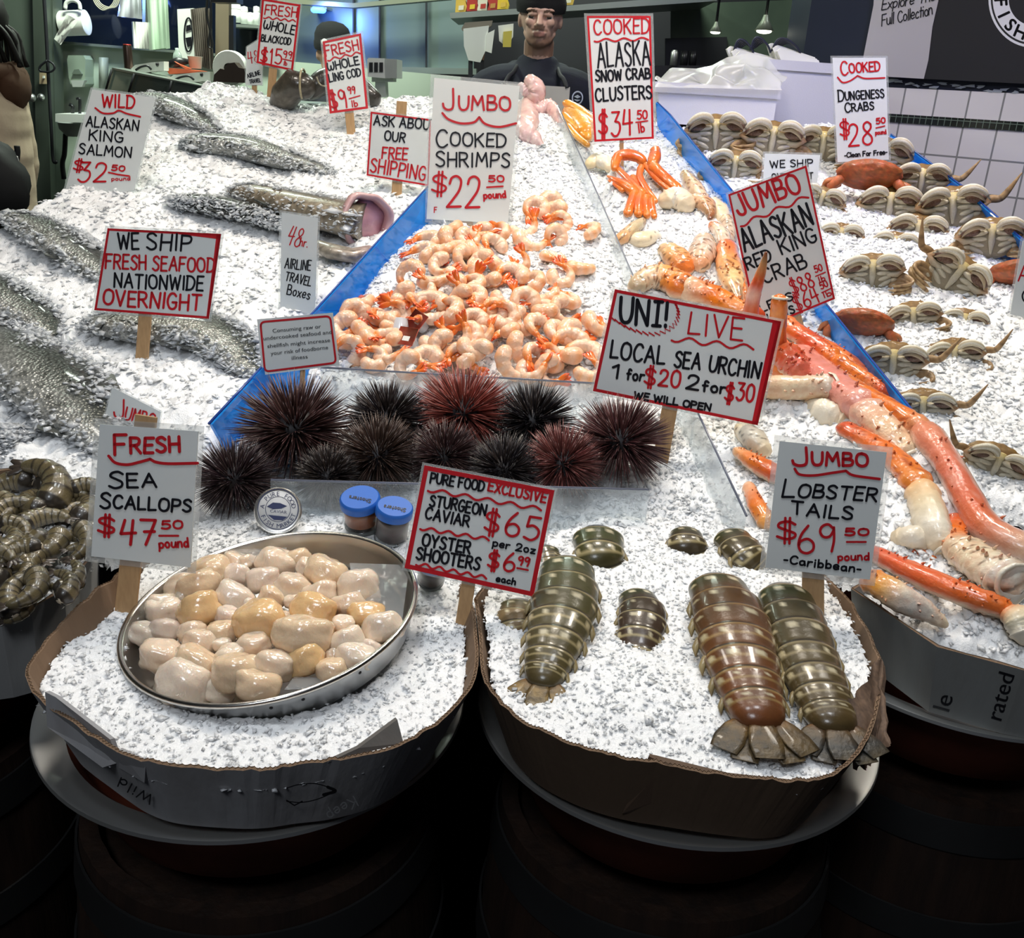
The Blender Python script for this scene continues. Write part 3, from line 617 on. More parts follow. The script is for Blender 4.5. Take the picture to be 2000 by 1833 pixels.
def sign_scallop():
    s = Sign(hitz(247, 1170, .872), 'large white card lettered FRESH SEA SCALLOPS $47.50 at the pan of scallops', 2, 14)
    s.card([(195, 829), (387, 843), (372, 1109), (178, 1087)], 11)
    s.t('r', 'FRESH', (224, 885), (351, 883), 29, hw=3.1, big=1.35); curve_stroke(s.red, [(212, 891), (225, 904), (248, 908), (272, 903), (293, 897)], 2.8); curve_stroke(s.red, [(293, 897), (305, 903), (330, 906), (386, 905)], 2.8)
    s.t('b', 'SEA', (213, 952), (305, 952), 26, hw=2.4, big=1.25); s.t('b', 'SCALLOPS', (196, 991), (372, 1001), 24, hw=2.4, big=1.25)
    s.t('r', '$', (190, 1044), (226, 1046), 38, hw=2.7); s.t('r', '47', (234, 1062), (304, 1064), 48, hw=2.9); s.t('r', '50', (316, 1034), (356, 1033), 15, hw=2.1); ribbon(s.red, [(311, 1047), (348, 1047)], 2.1); s.t('r', 'pound', (311, 1071), (368, 1069), 17, hw=2)
    s.stake((286, 812), (248, 1170), 43); s.done()
def sign_pure():
    s = Sign(hitz(906, 1205, .868), 'thick red-bordered card lettered PURE FOOD EXCLUSIVE STURGEON CAVIAR $65 OYSTER SHOOTERS', -6, 18)
    s.card([(829, 909), (1083, 958), (1042, 1166), (790, 1110)], 5, 9)
    s.t('b', 'PURE FOOD', (840, 943), (944, 960), 19, hw=2); s.t('r', 'EXCLUSIVE', (953, 959), (1065, 982), 19, hw=2.1); wavy(s.red, (836, 957), (1057, 995), 4, 5, 2.2)
    s.t('b', 'STURGEON', (839, 988), (948, 1007), 21, hw=2.1); s.t('b', 'CAVIAR', (830, 1013), (915, 1029), 21, hw=2.1); s.t('r', '$65', (944, 1040), (1049, 1056), 46, hw=2.5); wavy(s.red, (821, 1032), (955, 1054), 3.5, 4, 2.2)
    s.t('b', 'per 2oz', (962, 1067), (1044, 1082), 14, hw=1.7); s.t('b', 'OYSTER', (824, 1066), (917, 1081), 23, hw=2.3); s.t('b', 'SHOOTERS', (813, 1092), (935, 1114), 23, hw=2.3)
    s.t('r', '$6', (951, 1111), (1003, 1117), 36, hw=2.4); s.t('r', '99', (1011, 1103), (1032, 1107), 16, hw=1.9); ribbon(s.red, [(1010, 1110), (1031, 1114)], 1.9); s.t('b', 'each', (969, 1136), (1006, 1143), 12, hw=1.7); wavy(s.red, (813, 1102), (950, 1129), 3.5, 5, 2.2)
    s.stake((918, 1120), (905, 1205), 27); s.done()
def sign_lob():
    s = Sign(hitz(1588, 1205, .872), 'large white card lettered JUMBO LOBSTER TAILS $69.50 Caribbean', 2, 14)
    s.card([(1523, 862), (1732, 884), (1699, 1133), (1495, 1109)], 11)
    s.t('r', 'J', (1548, 910), (1577, 910), 34, hw=2.9); s.t('r', 'UMBO', (1586, 909), (1695, 911), 24, hw=2.9); curve_stroke(s.red, [(1552, 916), (1562, 927), (1590, 929), (1625, 924), (1652, 920)], 2.5); curve_stroke(s.red, [(1652, 920), (1668, 929), (1718, 936)], 2.5)
    s.t('b', 'LOBSTER', (1528, 969), (1711, 980), 25, hw=2.3, big=1.35, slant=.1); s.t('b', 'TAILS', (1546, 1004), (1664, 1016), 24, hw=2.3)
    s.t('r', '$', (1516, 1056), (1558, 1056), 42, hw=2.6); s.t('r', '69', (1560, 1080), (1632, 1078), 54, hw=2.6); s.t('r', '50', (1651, 1046), (1696, 1046), 13, hw=2.2); ribbon(s.red, [(1654, 1059), (1691, 1059)], 2); s.t('r', 'pound', (1637, 1095), (1697, 1094), 14, hw=1.9)
    s.t('b', '-Caribbean-', (1531, 1100), (1680, 1119), 15, hw=1.9); s.stake((1588, 1095), (1588, 1200), 42); s.done()
def sign_edge():
    s = Sign(hit(2040, 640), 'white card cut off by the picture edge among the dungeness crabs', 0, 8)
    s.card([(1998, 470), (2105, 478), (2090, 640), (1973, 614)], 5); s.t('r', 'ALIVE', (1989, 548), (2080, 556), 30, hw=1.6); s.t('b', 'CRAB', (1996, 590), (2080, 598), 24, hw=1.6); s.stake((2040, 610), (2040, 645), 20); s.done()
def all_signs():
    for f in (sign_wild, sign_blackcod, sign_air2, sign_lingcod, sign_ask, sign_shrimp, sign_snow, sign_dung, sign_ship2, sign_king, sign_uni, sign_nation, sign_air, sign_warn, sign_jum, sign_scallop, sign_pure, sign_lob, sign_edge): f()
# ------------------------------------------------------------------ room shell and background
def slab(mb, poly, Y, thick, col=(1, 1, 1), back=True):
    """px outline standing on the plane y=Y, with real thickness to the back"""
    P = [aty(x, y, Y) for x, y in poly]; mb.sheet(P, thick, (0, -1, 0), col); return mb
def rect(x0, y0, x1, y1): return [(x0, y0), (x1, y0), (x1, y1), (x0, y1)]
M_WALLG = mat('green_white_panel', (.46, .54, .44), .45, var=.25, vscale=4, col2=(.36, .43, .35))
M_DSTEEL = mat('dull_steel', (.34, .38, .34), .38, metal=.7, var=.4, vscale=3, col2=(.2, .24, .21))
M_DARK = mat('dark_paint', (.012, .012, .016), .5)
M_NAVY = mat('navy_paint', (.008, .012, .028), .5, var=.3, vscale=9, col2=(.016, .022, .04))
M_WHITE = mat('white_plastic', (.78, .8, .76), .4)
M_GREYP = mat('grey_plastic', (.38, .4, .38), .45)
M_FLOOR = mat('floor_concrete', (.012, .012, .013), .6, var=.4, vscale=5)
M_CEIL = mat('ceiling_paint', (.05, .05, .055), .7)
M_GLASSD = mat('dark_window_glass', (.004, .006, .012), .08, spec=.4)
M_BLACKP = mat('black_plastic', (.012, .012, .014), .35)
M_PAPER = mat('white_paper', (.75, .75, .70), .7)
M_TAN = mat('tan_board', (.42, .32, .2), .7)
def build_room():
    mb = MB(); mb.box((0, 2, -.05), (12, 11, .1)); struct(mb.build('floor', M_FLOOR, smooth=False))
    mb = MB(); mb.box((0, 2, 3.85), (12, 11, .1)); struct(mb.build('ceiling', M_CEIL, smooth=False))
    mb = MB(); mb.box((0, 6.55, 1.9), (12, .1, 3.8)); struct(mb.build('wall_back', M_DSTEEL, smooth=False))
    mb = MB(); mb.box((-5.0, 2, 1.9), (.1, 11, 3.8)); struct(mb.build('wall_left', M_DSTEEL, smooth=False))
    mb = MB(); mb.box((5.0, 2, 1.9), (.1, 11, 3.8)); struct(mb.build('wall_right', M_DARK, smooth=False))
    # green-white partition with the window over it
    mb = MB(); slab(mb, [(98, 80), (380, 104), (660, 128), (900, 150), (900, 460), (98, 430)], 5.2, .08); struct(mb.build('wall_partition', M_WALLG, smooth=False))
    mb = MB(); slab(mb, [(90, -60), (540, -30), (540, 118), (90, 82)], 5.28, .02); struct(mb.build('window_1', M_GLASSD, smooth=False))
    mb = MB(); slab(mb, [(90, 78), (540, 114), (540, 119), (90, 83)], 5.15, .1); slab(mb, [(278, -30), (284, -30), (284, 96), (278, 96)], 5.24, .03); struct(mb.build('trim_1', M_DSTEEL, smooth=False))
    # steel door and posts on the far left
    mb = MB(); slab(mb, [(-260, -200), (60, -140), (75, 470), (-260, 470)], 5.0, .08); o = struct(mb.build('door_1', mat('steel_door', (.22, .27, .22), .4, metal=.6, var=.4, vscale=2.5, col2=(.13, .17, .14)), smooth=False))
    mb = MB(); slab(mb, [(60, -140), (84, -140), (102, 470), (75, 470)], 4.96, .12); slab(mb, [(84, -140), (100, -140), (112, 470), (103, 470)], 5.02, .1); struct(mb.build('trim_2', mat('door_frame', (.09, .11, .09), .5, metal=.4), smooth=False))
    # steel cold store at the middle back
    for k, (x0, x1, c) in enumerate(((560, 690, .8), (692, 740, 1.3), (743, 832, 1), (834, 925, 1.15))):
        mb = MB(); slab(mb, [(x0, -20), (x1, -20), (x1, 132 + (x1 - 560) * .02), (x0, 128 + (x0 - 560) * .02)], 5.9, .05)
        struct(mb.build('wall_steel_panel', mat('steel_sheet_%d' % k, (.20 * c, .26 * c, .24 * c), .3, metal=.5, var=.5, vscale=1.6, col2=(.12 * c, .16 * c, .15 * c)), smooth=False))
    mb = MB()
    for x in (690, 741, 832): slab(mb, rect(x - 1.5, -20, x + 1.5, 136), 5.86, .03)
    struct(mb.build('trim_3', M_DARK, smooth=False))
    mb = MB(); slab(mb, [(560, 126), (930, 134), (930, 146), (560, 138)], 5.8, .1); struct(mb.build('trim_4', M_DSTEEL, smooth=False))
    mb = MB(); slab(mb, [(540, -4), (690, 6), (880, -10), (880, -2), (690, 15), (540, 5)], 5.6, .08); struct(mb.build('beam_1', mat('roof_beam', (.2, .21, .15), .5, metal=.3), smooth=False))
    # dark room to the right with a window
    mb = MB(); slab(mb, [(860, -80), (1700, -80), (1700, 330), (860, 330)], 6.3, .05); struct(mb.build('wall_dark', M_DARK, smooth=False))
    mb = MB(); slab(mb, [(1310, 8), (1600, -2), (1600, 130), (1310, 140)], 5.4, .02); struct(mb.build('window_2', mat('green_grey_glass', (.10, .13, .095), .25, var=.8, vscale=2.5, col2=(.035, .05, .04)), smooth=False))
    mb = MB(); slab(mb, [(1300, 75), (1420, 72), (1420, 130), (1300, 133)], 5.38, .03); struct(mb.build('trim_5', M_DARK, smooth=False))
M_LAMP = mat('lamp_glow', (1, 1, .9), .5, emit=(1, 1, .8), es=5)
M_SHADE = mat('lamp_shade', (.25, .28, .22), .4, metal=.4)
def pendant(px, py, Y, r, label):  # added lamp standing in for one reflected in the dark glass
    p = aty(px, py, Y); e = empty('reflection_lamp', p, label, 'lamp')
    mb = MB(); mb.lathe([(r * .25, r * 1.6), (r * .4, r * 1.1), (r, r * .1), (r * .95, r * .1), (r * .3, r * 1.1)], 20, p); mb.build('lamp_shade', M_SHADE, e)
    mb = MB(); mb.ball(p + V((0, 0, r * .05)), (r * .8, r * .8, r * .25)); mb.build('bulb', M_LAMP, e)
    mb = MB(); mb.tube([p + V((0, 0, r * 1.5)), V((p.x, p.y, 3.8))], .006, 6); mb.build('cord', M_DARK, e)
def build_back_things():
    Y = 5.1
    e = empty('paper_towel_roll', aty(142, 45, Y), 'fat white paper towel roll hanging before the left window', 'paper towel')
    a, b = aty(120, 46, Y), aty(170, 44, Y); mb = MB(); r = pxm(23, a); mb.sweep([a, a + (b - a) * .02, b - (b - a) * .02, b], [r * .93, r, r, r * .93], 24, caps=True, round_=False); mb.build('roll', M_PAPER, e, smooth=40)
    mb = MB(); P = [aty(x, y, Y - .06) for x, y in ((127, 18), (130, 5), (142, 0), (154, 6), (157, 20))]; mb.tube(P, pxm(4, a), 8, res=16); mb.build('hanger', M_WHITE, e)
    mb = MB(); rows = []
    for t in np.linspace(0, 1, 8):
        c = lerp((142, 34), (112, 82), t); wv = 12 - 5 * t; rows.append([aty(c[0] + wv * math.cos(.4) * k, c[1] + 6 * k, Y - .1 + .02 * math.sin(4 * k + 6 * t)) for k in (-1, -.5, 0, .5, 1)])
    mb.grid(rows); mb.build('loose_sheet', M_PAPER, e)
    Y = 5.1
    e = empty('soap_dispenser', aty(149, 172, Y), 'grey wall soap dispenser beside the steel door', 'soap dispenser')
    mb = MB(); slab(mb, [(133, 108), (163, 108), (167, 116), (166, 150), (167, 164), (160, 170), (142, 170), (137, 163), (134, 150), (131, 116)], Y, .1); mb.build('body', mat('dispenser_grey', (.27, .33, .26), .35), e, smooth=False)
    mb = MB(); slab(mb, [(140, 145), (145, 136), (154, 135), (160, 145)], Y - .012, .02); mb.build('window', mat('dispenser_dark', (.13, .16, .13), .3), e, smooth=False)
    mb = MB(); slab(mb, [(138, 157), (165, 157), (160, 170), (142, 170)], Y - .02, .03); mb.build('push_bar', M_GREYP, e, smooth=False)
    mb = MB(); slab(mb, rect(193, 112, 202, 172), 5.1, .06); tag(mb.build('wall_conduit', mat('conduit_grey', (.24, .27, .23), .5)), 'grey vertical conduit on the pale green wall', 'pipe')
    e = empty('hand_sink', aty(140, 300, 4.95), 'small white hand sink with a dark faucet on the left wall', 'sink')
    mb = MB(); slab(mb, [(108, 222), (172, 224), (172, 240), (108, 238)], 4.8, .3); mb.build('counter', M_WHITE, e, smooth=False)
    mb = MB(); c = aty(140, 240, 4.95); mb.lathe([(pxm(26, c), 0), (pxm(24, c), -pxm(12, c)), (pxm(12, c), -pxm(25, c)), (0, -pxm(26, c))], 20, c); mb.build('bowl', M_GREYP, e)
    mb = MB(); mb.tube([aty(x, y, 4.9) for x, y in ((156, 222), (156, 200), (155, 193), (150, 194))], pxm(3, c), 8, res=12)
    mb.tube([aty(142, 222, 4.9), aty(142, 208, 4.9), aty(136, 204, 4.9)], pxm(3.5, c), 8); mb.build('faucet', M_BLACKP, e)
    mb = MB(); mb.tube([aty(x, y, 4.95) for x, y in ((128, 262), (126, 300), (122, 320), (125, 350))], pxm(5, c), 8, res=12); mb.build('drain_pipe', M_DARK, e)
    mb = MB(); P = [(85, -20), (90, 60), (94, 140), (100, 250), (104, 312), (112, 316)]; mb.tube([aty(x, y, 4.85) for x, y in P], pxm(3.5, aty(94, 100, 4.85)), 8, res=30)
    P = [(93, 118), (80, 128), (77, 136), (84, 140), (100, 140), (107, 133), (103, 124), (93, 118)]; mb.tube([aty(x, y, 4.83) for x, y in P], pxm(2.2, aty(94, 100, 4.85)), 6, res=30); tag(mb.build('pull_cord', M_DARK), 'black hanging cable with a triangular pull loop', 'cable')
    e = empty('switch_plate', aty(83, 155, 4.93), 'small tan switch plate on the door frame', 'switch'); mb = MB(); slab(mb, rect(77, 142, 92, 164), 4.93, .015); mb.build('plate', M_TAN, e, smooth=False); mb = MB(); slab(mb, rect(83, 148, 86, 153), 4.92, .01); mb.build('toggle', M_WHITE, e, smooth=False)
    mb = MB(); mb.ball(aty(62, 191, 4.9), pxm(8, aty(62, 191, 4.9))); mb.ball(aty(80, 190, 4.9), pxm(7, aty(62, 191, 4.9))); tag(mb.build('door_latch', M_STEEL), 'pair of round steel knobs on the door edge', 'door latch')
    # work counter of the left stall with the things lying on it
    Y = 4.3
    e = empty('glass_case', aty(300, 200, Y), 'low stainless and glass case behind the salmon', 'display case')
    mb = MB(); slab(mb, [(219, 132), (408, 170), (408, 172), (218, 136)], Y, .5); mb.build('top', M_DSTEEL, e, smooth=False)
    mb = MB(); slab(mb, [(218, 136), (262, 144), (248, 182), (206, 176)], Y + .01, .006); mb.build('glass_pane', mat('case_glass', (.22, .30, .24), .08, spec=.8), e, smooth=False)
    mb = MB(); slab(mb, [(262, 144), (335, 158), (325, 195), (250, 182)], Y + .01, .006); mb.build('glass_pane', mat('case_glass_dark', (.07, .09, .075), .08, spec=.8), e, smooth=False)
    mb = MB(); slab(mb, [(335, 158), (408, 172), (406, 200), (325, 195)], Y + .01, .006); mb.build('glass_pane', mat('case_steel', (.13, .16, .14), .2, metal=.5), e, smooth=False)
    mb = MB()
    for a, b in (((218, 136), (206, 178)), ((262, 144), (250, 184)), ((335, 158), (327, 196))): mb.tube([aty(*a, Y - .01), aty(*b, Y - .01)], pxm(2, aty(*a, Y)), 6)
    mb.build('case_frame', M_DARK, e)
    mb = MB(); slab(mb, [(206, 170), (560, 200), (900, 215), (900, 420), (206, 420)], Y + .06, .42); tag(mb.build('work_counter', M_DSTEEL, smooth=False), 'steel work counter behind the ice bank', 'counter')
    p = aty(252, 134, Y + .15); e = empty('spray_can', p, 'tall dark can with red rim standing on the glass case', 'can'); r = pxm(8.5, p); h = pxm(43, p)
    mb = MB(); mb.lathe([(0, 0), (r, 0), (r, h * .9), (r * .85, h), (0, h)], 20, p); mb.build('body', mat('can_dark', (.09, .06, .05), .3, metal=.8), e, smooth=40); mb = MB(); mb.lathe([(r * .88, h * .96), (r * .92, h * .99), (r * .8, h * 1.02), (r * .7, h)], 20, p); mb.build('rim', mat('can_red', (.4, .04, .03), .3, metal=.6), e)
    def tapegun(x, y, w_, lab):
        e = empty('tape_dispenser', aty(x + w_ / 2, y + 14, Y + .1), lab, 'tape dispenser'); mb = MB(); q = Y + .12
        slab(mb, [(x, y + 12), (x + w_ * .12, y + 5), (x + w_ * .6, y), (x + w_, y - 2), (x + w_, y + 16), (x + w_ * .1, y + 22), (x, y + 18)], q, .06); mb.build('body', M_PAPER, e, smooth=False)
        mb = MB(); P = [(x + w_ * .14, y + 15), (x + w_ * .3, y + 9), (x + w_ * .5, y + 7), (x + w_ * .62, y + 14)]; mb.tube([aty(a, b, q - .015) for a, b in P], pxm(2.2, aty(x, y, q)), 6, res=14); mb.build('handle', M_BLACKP, e)
        mb = MB(); c = aty(x + w_ * .8, y + 4, q - .01); mb.ball(c, (pxm(3, c), .01, pxm(4, c))); mb.build('hub', M_BLACKP, e)
    tapegun(256, 122, 64, 'white tape dispenser lying beside the dark can'); tapegun(328, 142, 82, 'white tape dispenser lying at the front edge of the counter')
    mb = MB(); P = [(327, 139), (330, 133), (370, 136), (392, 139), (380, 142), (330, 145)]; slab(mb, P, Y + .2, .1); slab(mb, [(340, 120), (347, 124), (372, 134), (362, 135)], Y + .19, .02); tag(mb.build('orange_packet', mat('orange_wrap', (.6, .12, .05), .4), smooth=False), 'orange packet lying between the two tape dispensers', 'packet')
    mb = MB(); slab(mb, [(330, 118), (345, 112), (357, 116), (362, 124), (340, 132), (322, 130)], Y + .26, .1); tag(mb.build('black_bag', M_BLACKP), 'black crumpled pouch behind the orange packet', 'pouch')
    p = aty(382, 134, Y + .3); e = empty('paper_cup', p, 'pale paper cup standing by the brown bags', 'cup'); mb = MB(); mb.lathe([(pxm(11, p), 0), (pxm(14, p), pxm(21, p)), (pxm(15, p), pxm(22, p)), (pxm(13, p), pxm(22, p)), (pxm(10, p), 2e-3), (0, 2e-3)], 20, p); mb.build('cup', mat('cup_paper', (.5, .46, .40), .6), e)
    p = aty(348, 132, Y + .3); e = empty('water_bottle', p, 'small clear bottle with a red band behind the cup', 'bottle'); r = pxm(9, p); mb = MB(); mb.lathe([(0, 0), (r, 0), (r, r * 2), (r * .8, r * 2.8), (r * .4, r * 3.4), (r * .4, r * 3.9), (0, r * 3.9)], 18, p); mb.build('bottle', mat('bottle_plastic', (.35, .42, .38), .1, spec=.8), e); mb = MB(); mb.lathe([(r * 1.01, r * .6), (r * 1.02, r), (r * 1.01, r * 1.3)], 18, p); mb.build('band', mat('can_red', (.4, .04, .03)), e)
    # white reel on a brown stand
    c = aty(451, 134, Y + .15); e = empty('label_reel', aty(451, 160, Y + .15), 'large white reel on a dark brown dispenser', 'reel'); mb = MB(); r = pxm(33, c); Mx = Matrix.Rotation(math.pi / 2, 3, 'X')
    mb.lathe([(r * .3, -.03), (r * .95, -.03), (r, -.02), (r, .02), (r * .95, .03), (r * .3, .03)], 36, c, Mx); mb.build('reel', M_PAPER, e, smooth=40)
    mb = MB(); slab(mb, [(418, 146), (430, 134), (438, 136), (444, 124), (458, 122), (466, 132), (476, 134), (480, 146), (480, 162), (416, 160)], Y + .05, .12); mb.build('stand', mat('dark_brown', (.045, .03, .022), .5), e, smooth=False)
    # hanging bags and boards
    def pleated(name, lab, poly, Yq, m, n=7, cat='bags'):
        mb = MB(); (x0, y0), (x1, y1), (x2, y2), (x3, y3) = poly; rows = []
        for t in np.linspace(0, 1, 10):
            row = []
            for k in range(n * 4 + 1):
                u = k / (n * 4); a = lerp((x0, y0), (x1, y1), u); b = lerp((x3, y3), (x2, y2), u); q = lerp(a, b, t)
                row.append(aty(q[0], q[1], Yq + .018 * math.cos(u * n * 2 * math.pi) + .012 * math.sin(3 * t + 5 * u)))
            rows.append(row)
        mb.grid(rows); i = len(mb.v); mb.grid([[V(v) + V((0, .05, 0)) for v in r][::-1] for r in rows]); return tag(mb.build(name, m), lab, cat)
    pleated('bag_bundle', 'pleated stack of pale bags hanging at the window', [(257, 42), (292, 44), (297, 96), (260, 94)], 5.0, M_PAPER, 6)
    pleated('plastic_sleeve', 'long pale green plastic bag roll hanging beside the pleated bags', [(286, -10), (320, -10), (325, 94), (292, 98)], 4.95, mat('green_film', (.48, .62, .46), .2), 2, 'plastic bag')
    pleated('grey_cloth', 'light grey cloth hanging at the top of the window', [(236, -8), (268, -8), (270, 36), (229, 32)], 5.0, mat('grey_cloth', (.42, .42, .46), .8), 2, 'cloth')
    pleated('bag_bundle', 'grey-brown stack of paper bags hanging by the logo board', [(372, 18), (405, 14), (412, 136), (382, 128)], 4.7, mat('brown_paper', (.2, .165, .14), .8), 8)
    e = empty('logo_board', aty(362, 118, 4.8), 'white board with a black oval fish logo', 'board'); mb = MB(); slab(mb, [(346, 18), (378, 16), (380, 120), (350, 122)], 4.8, .03); mb.build('board', M_PAPER, e, smooth=False)
    mb = MB(); P = [(368 + 8 * math.cos(a), 68 + 33 * math.sin(a)) for a in np.linspace(0, 6.283, 30)]; R2 = MB(); ribbon(R2, P, 1.6); mb.add([aty(x, y, 4.797) for x, y, _ in R2.v], R2.f); slab(mb, [(362, 74), (374, 72), (373, 90), (366, 92)], 4.797, .001); slab(mb, [(364, 50), (372, 48), (374, 58), (363, 62)], 4.797, .001); mb.build('logo', M_BLK, e, smooth=False)
    mb = MB(); slab(mb, [(421, 6), (447, 4), (446, 240), (420, 240)], 4.74, .04); tag(mb.build('tan_board', mat('tan_board2', (.19, .15, .10), .7), smooth=False), 'tan board standing upright behind the white reel', 'board')
    mb = MB(); slab(mb, [(447, 30), (456, 30), (456, 240), (447, 240)], 4.74, .04); tag(mb.build('narrow_board', M_BLACKP, smooth=False), 'narrow black board beside the tan board', 'board')
    mb = MB(); mb.tube([aty(x, y, 4.6) for x, y in ((405, -10), (404, 30), (411, 60), (415, 88), (411, 94), (407, 86), (412, 50), (411, -10))], pxm(2.4, aty(410, 50, 4.6)), 6, res=30); tag(mb.build('looped_cable', M_BLACKP), 'looped black cord hanging in front of the tan board', 'cable')
    mb = MB()
    for k in range(4): mb.tube([aty(180 + 3 * k + x, y, 5.0) for x, y in ((0, -6), (8, 10 - k), (22, 20 - 2 * k), (38, 10 + k), (46, -6))], pxm(1.2, aty(200, 10, 5)), 6, res=20)
    tag(mb.build('coiled_cord', mat('cream_cord', (.5, .47, .38), .6)), 'loops of cream cord hanging at the top of the window', 'cord')
    mb = MB(); slab(mb, [(410, -14), (462, -14), (462, 5), (412, 4)], 4.5, .1); tag(mb.build('black_box', M_BLACKP, smooth=False), 'black box hanging at the top beside the blackcod sign', 'box')
    # shelf of white jars behind the blackcod sign
    mb = MB(); slab(mb, [(447, 46), (520, 50), (520, 56), (447, 52)], 5.1, .25); tag(mb.build('wall_shelf', M_DSTEEL, smooth=False), 'steel shelf carrying white jars behind the blackcod sign', 'shelf')
    for i, (x, y, r, h, lab) in enumerate(((460, 44, 13, 34, 'largest pale domed jar at the left end of the shelf'), (478, 47, 8, 32, 'white jar second from the left on the shelf'), (490, 48, 7, 22, 'short white jar in the middle of the shelf'), (502, 49, 7, 34, 'tall white jar at the right end of the shelf'))):
        p = aty(x, y, 5.15); r = pxm(r, p); h = pxm(h, p); e = empty('jar', p, lab, 'jar', 'jars on the back shelf'); mb = MB(); mb.lathe([(0, 0), (r, 0), (r, h * .6), (r * .8, h * .68), (0, h * .68)], 16, p); mb.build('body', M_WHITE, e); mb = MB(); mb.lathe([(r * .85, h * .68), (r * .9, h * .72), (r * .8, h * .95), (0, h)], 16, p); mb.build('lid', M_PAPER, e)
    mb = MB(); slab(mb, rect(462, 62, 508, 110), 5.3, .2); tag(mb.build('grey_machine', mat('grey_machine', (.16, .19, .19), .4, metal=.3), smooth=False), 'grey boxy machine under the jar shelf', 'machine')
    # price scale
    Y = 4.4; e = empty('weighing_scale', aty(745, 190, Y), 'white weighing scale head with three dark windows on a post', 'scale'); mb = MB()
    slab(mb, [(717, 116), (720, 113), (750, 114), (752, 153), (718, 150)], Y, .03); mb.build('face', M_WHITE, e, smooth=False); mb = MB(); slab(mb, [(750, 114), (775, 117), (775, 153), (752, 153)], Y + .01, .18); slab(mb, [(719, 113), (775, 116), (775, 118), (719, 117)], Y + .012, .18); mb.build('housing', M_GREYP, e, smooth=False)
    for k in range(3): mb = MB(); slab(mb, rect(721 + k * 10, 122, 728 + k * 10, 141), Y - .004, .006); mb.build('window', M_BLACKP, e, smooth=False)
    mb = MB(); slab(mb, [(733, 152), (752, 153), (754, 190), (732, 190)], Y + .04, .08); slab(mb, rect(726, 150, 768, 160), Y + .03, .1); mb.build('post', M_GREYP, e, smooth=False)
    # shelf over the seller with packages, clipboard and papers below it
    mb = MB(); slab(mb, [(878, 25), (960, 20), (1120, 10), (1400, -12), (1400, 2), (1120, 21), (960, 31), (880, 36)], 4.9, .5); tag(mb.build('overhead_shelf', M_DSTEEL, smooth=False), 'long steel shelf running over the seller', 'shelf')
    rg = random.Random(3); cols = [(.55, .35, .06), (.6, .55, .45), (.6, .4, .03), (.35, .03, .02), (.4, .2, .05)]
    for i, (x, y, lab) in enumerate(((900, 24, 'orange-brown package at the left end of the overhead shelf'), (922, 22, 'yellow package second from the left on the overhead shelf'), (943, 21, 'yellow and white package beside the red one'), (962, 20, 'red package on the overhead shelf left of the beanie'), (982, 18, 'yellow package on the overhead shelf nearest the beanie'), (1110, 10, 'dark red package on the overhead shelf right of the beanie'))):
        p = aty(x, y, 5.0); e = empty('package', p, lab, 'package', 'packages on the overhead shelf'); c = cols[(i * 3) % 5 if i != 3 else 3]; mb = MB(); slab(mb, [(x - 11, y), (x + 9, y - 1), (x + 12, y - 12), (x + 5, y - 34), (x - 9, y - 30)], 5.0, .12); mb.build('bag', mat('package_%d' % i, c, .4), e, smooth=False); mb = MB(); slab(mb, [(x - 5, y - 4), (x + 5, y - 5), (x + 6, y - 14), (x - 4, y - 13)], 4.996, .003); mb.build('printed_panel', mat('package_p%d' % i, cols[(i + 1) % 5], .4), e, smooth=False)
    e = empty('clipboard', aty(932, 115, 4.8), 'clipboard of white sheets hanging under the shelf', 'clipboard'); mb = MB(); slab(mb, [(905, 56), (955, 50), (948, 100), (938, 122), (915, 118), (906, 90)], 4.775, .012); mb.build('sheets', mat('clipboard_paper', (.62, .62, .6), .7), e, smooth=False); mb = MB(); slab(mb, [(901, 56), (908, 44), (962, 40), (960, 50), (955, 54), (903, 60)], 4.78, .03); mb.build('clip', mat('clip_bronze', (.25, .22, .17), .35, metal=.7), e, smooth=False)  # sheets slightly greyer than the other white papers
    for nm, lab, poly, m, q in (('brown_folder', 'brown folder beside the clipboard', [(940, 72), (952, 70), (945, 118), (938, 116)], mat('folder', (.14, .08, .045), .7), 4.78), ('note_paper', 'white note hanging beside the brown folder', [(950, 66), (966, 58), (960, 104), (948, 100)], M_PAPER, 4.77), ('note_paper', 'white sheet behind the yellow pad', [(973, 50), (1003, 46), (1002, 72), (990, 92), (975, 80)], M_PAPER, 4.79), ('yellow_pad', 'yellow notepad hanging left of the seller', [(983, 62), (1000, 60), (998, 92), (982, 92)], mat('yellow_paper', (.55, .45, .08), .7), 4.775)):
        mb = MB(); slab(mb, poly, q, .008); tag(mb.build(nm, m, smooth=False), lab, 'paper')
    mb = MB(); slab(mb, [(915, 110), (923, 108), (912, 800), (904, 800)], 4.79, .03); slab(mb, [(940, 100), (946, 100), (925, 800), (917, 800)], 4.79, .03); tag(mb.build('rack_post', M_DARK, smooth=False), 'dark rack posts under the clipboard', 'rack')
    p = aty(1315, 128, 4.9); e = empty('thermos', p, 'small steel-topped bottle on the dark counter', 'bottle'); mb = MB(); r = pxm(7, p); mb.lathe([(0, 0), (r, 0), (r, r * 3.4), (r * .6, r * 4), (0, r * 4)], 16, p); mb.build('body', M_STEEL, e)
    mb = MB(); slab(mb, rect(1280, 128, 1480, 240), 4.95, .5); tag(mb.build('back_counter', M_DARK, smooth=False), 'dark counter in the shaded room behind', 'counter')
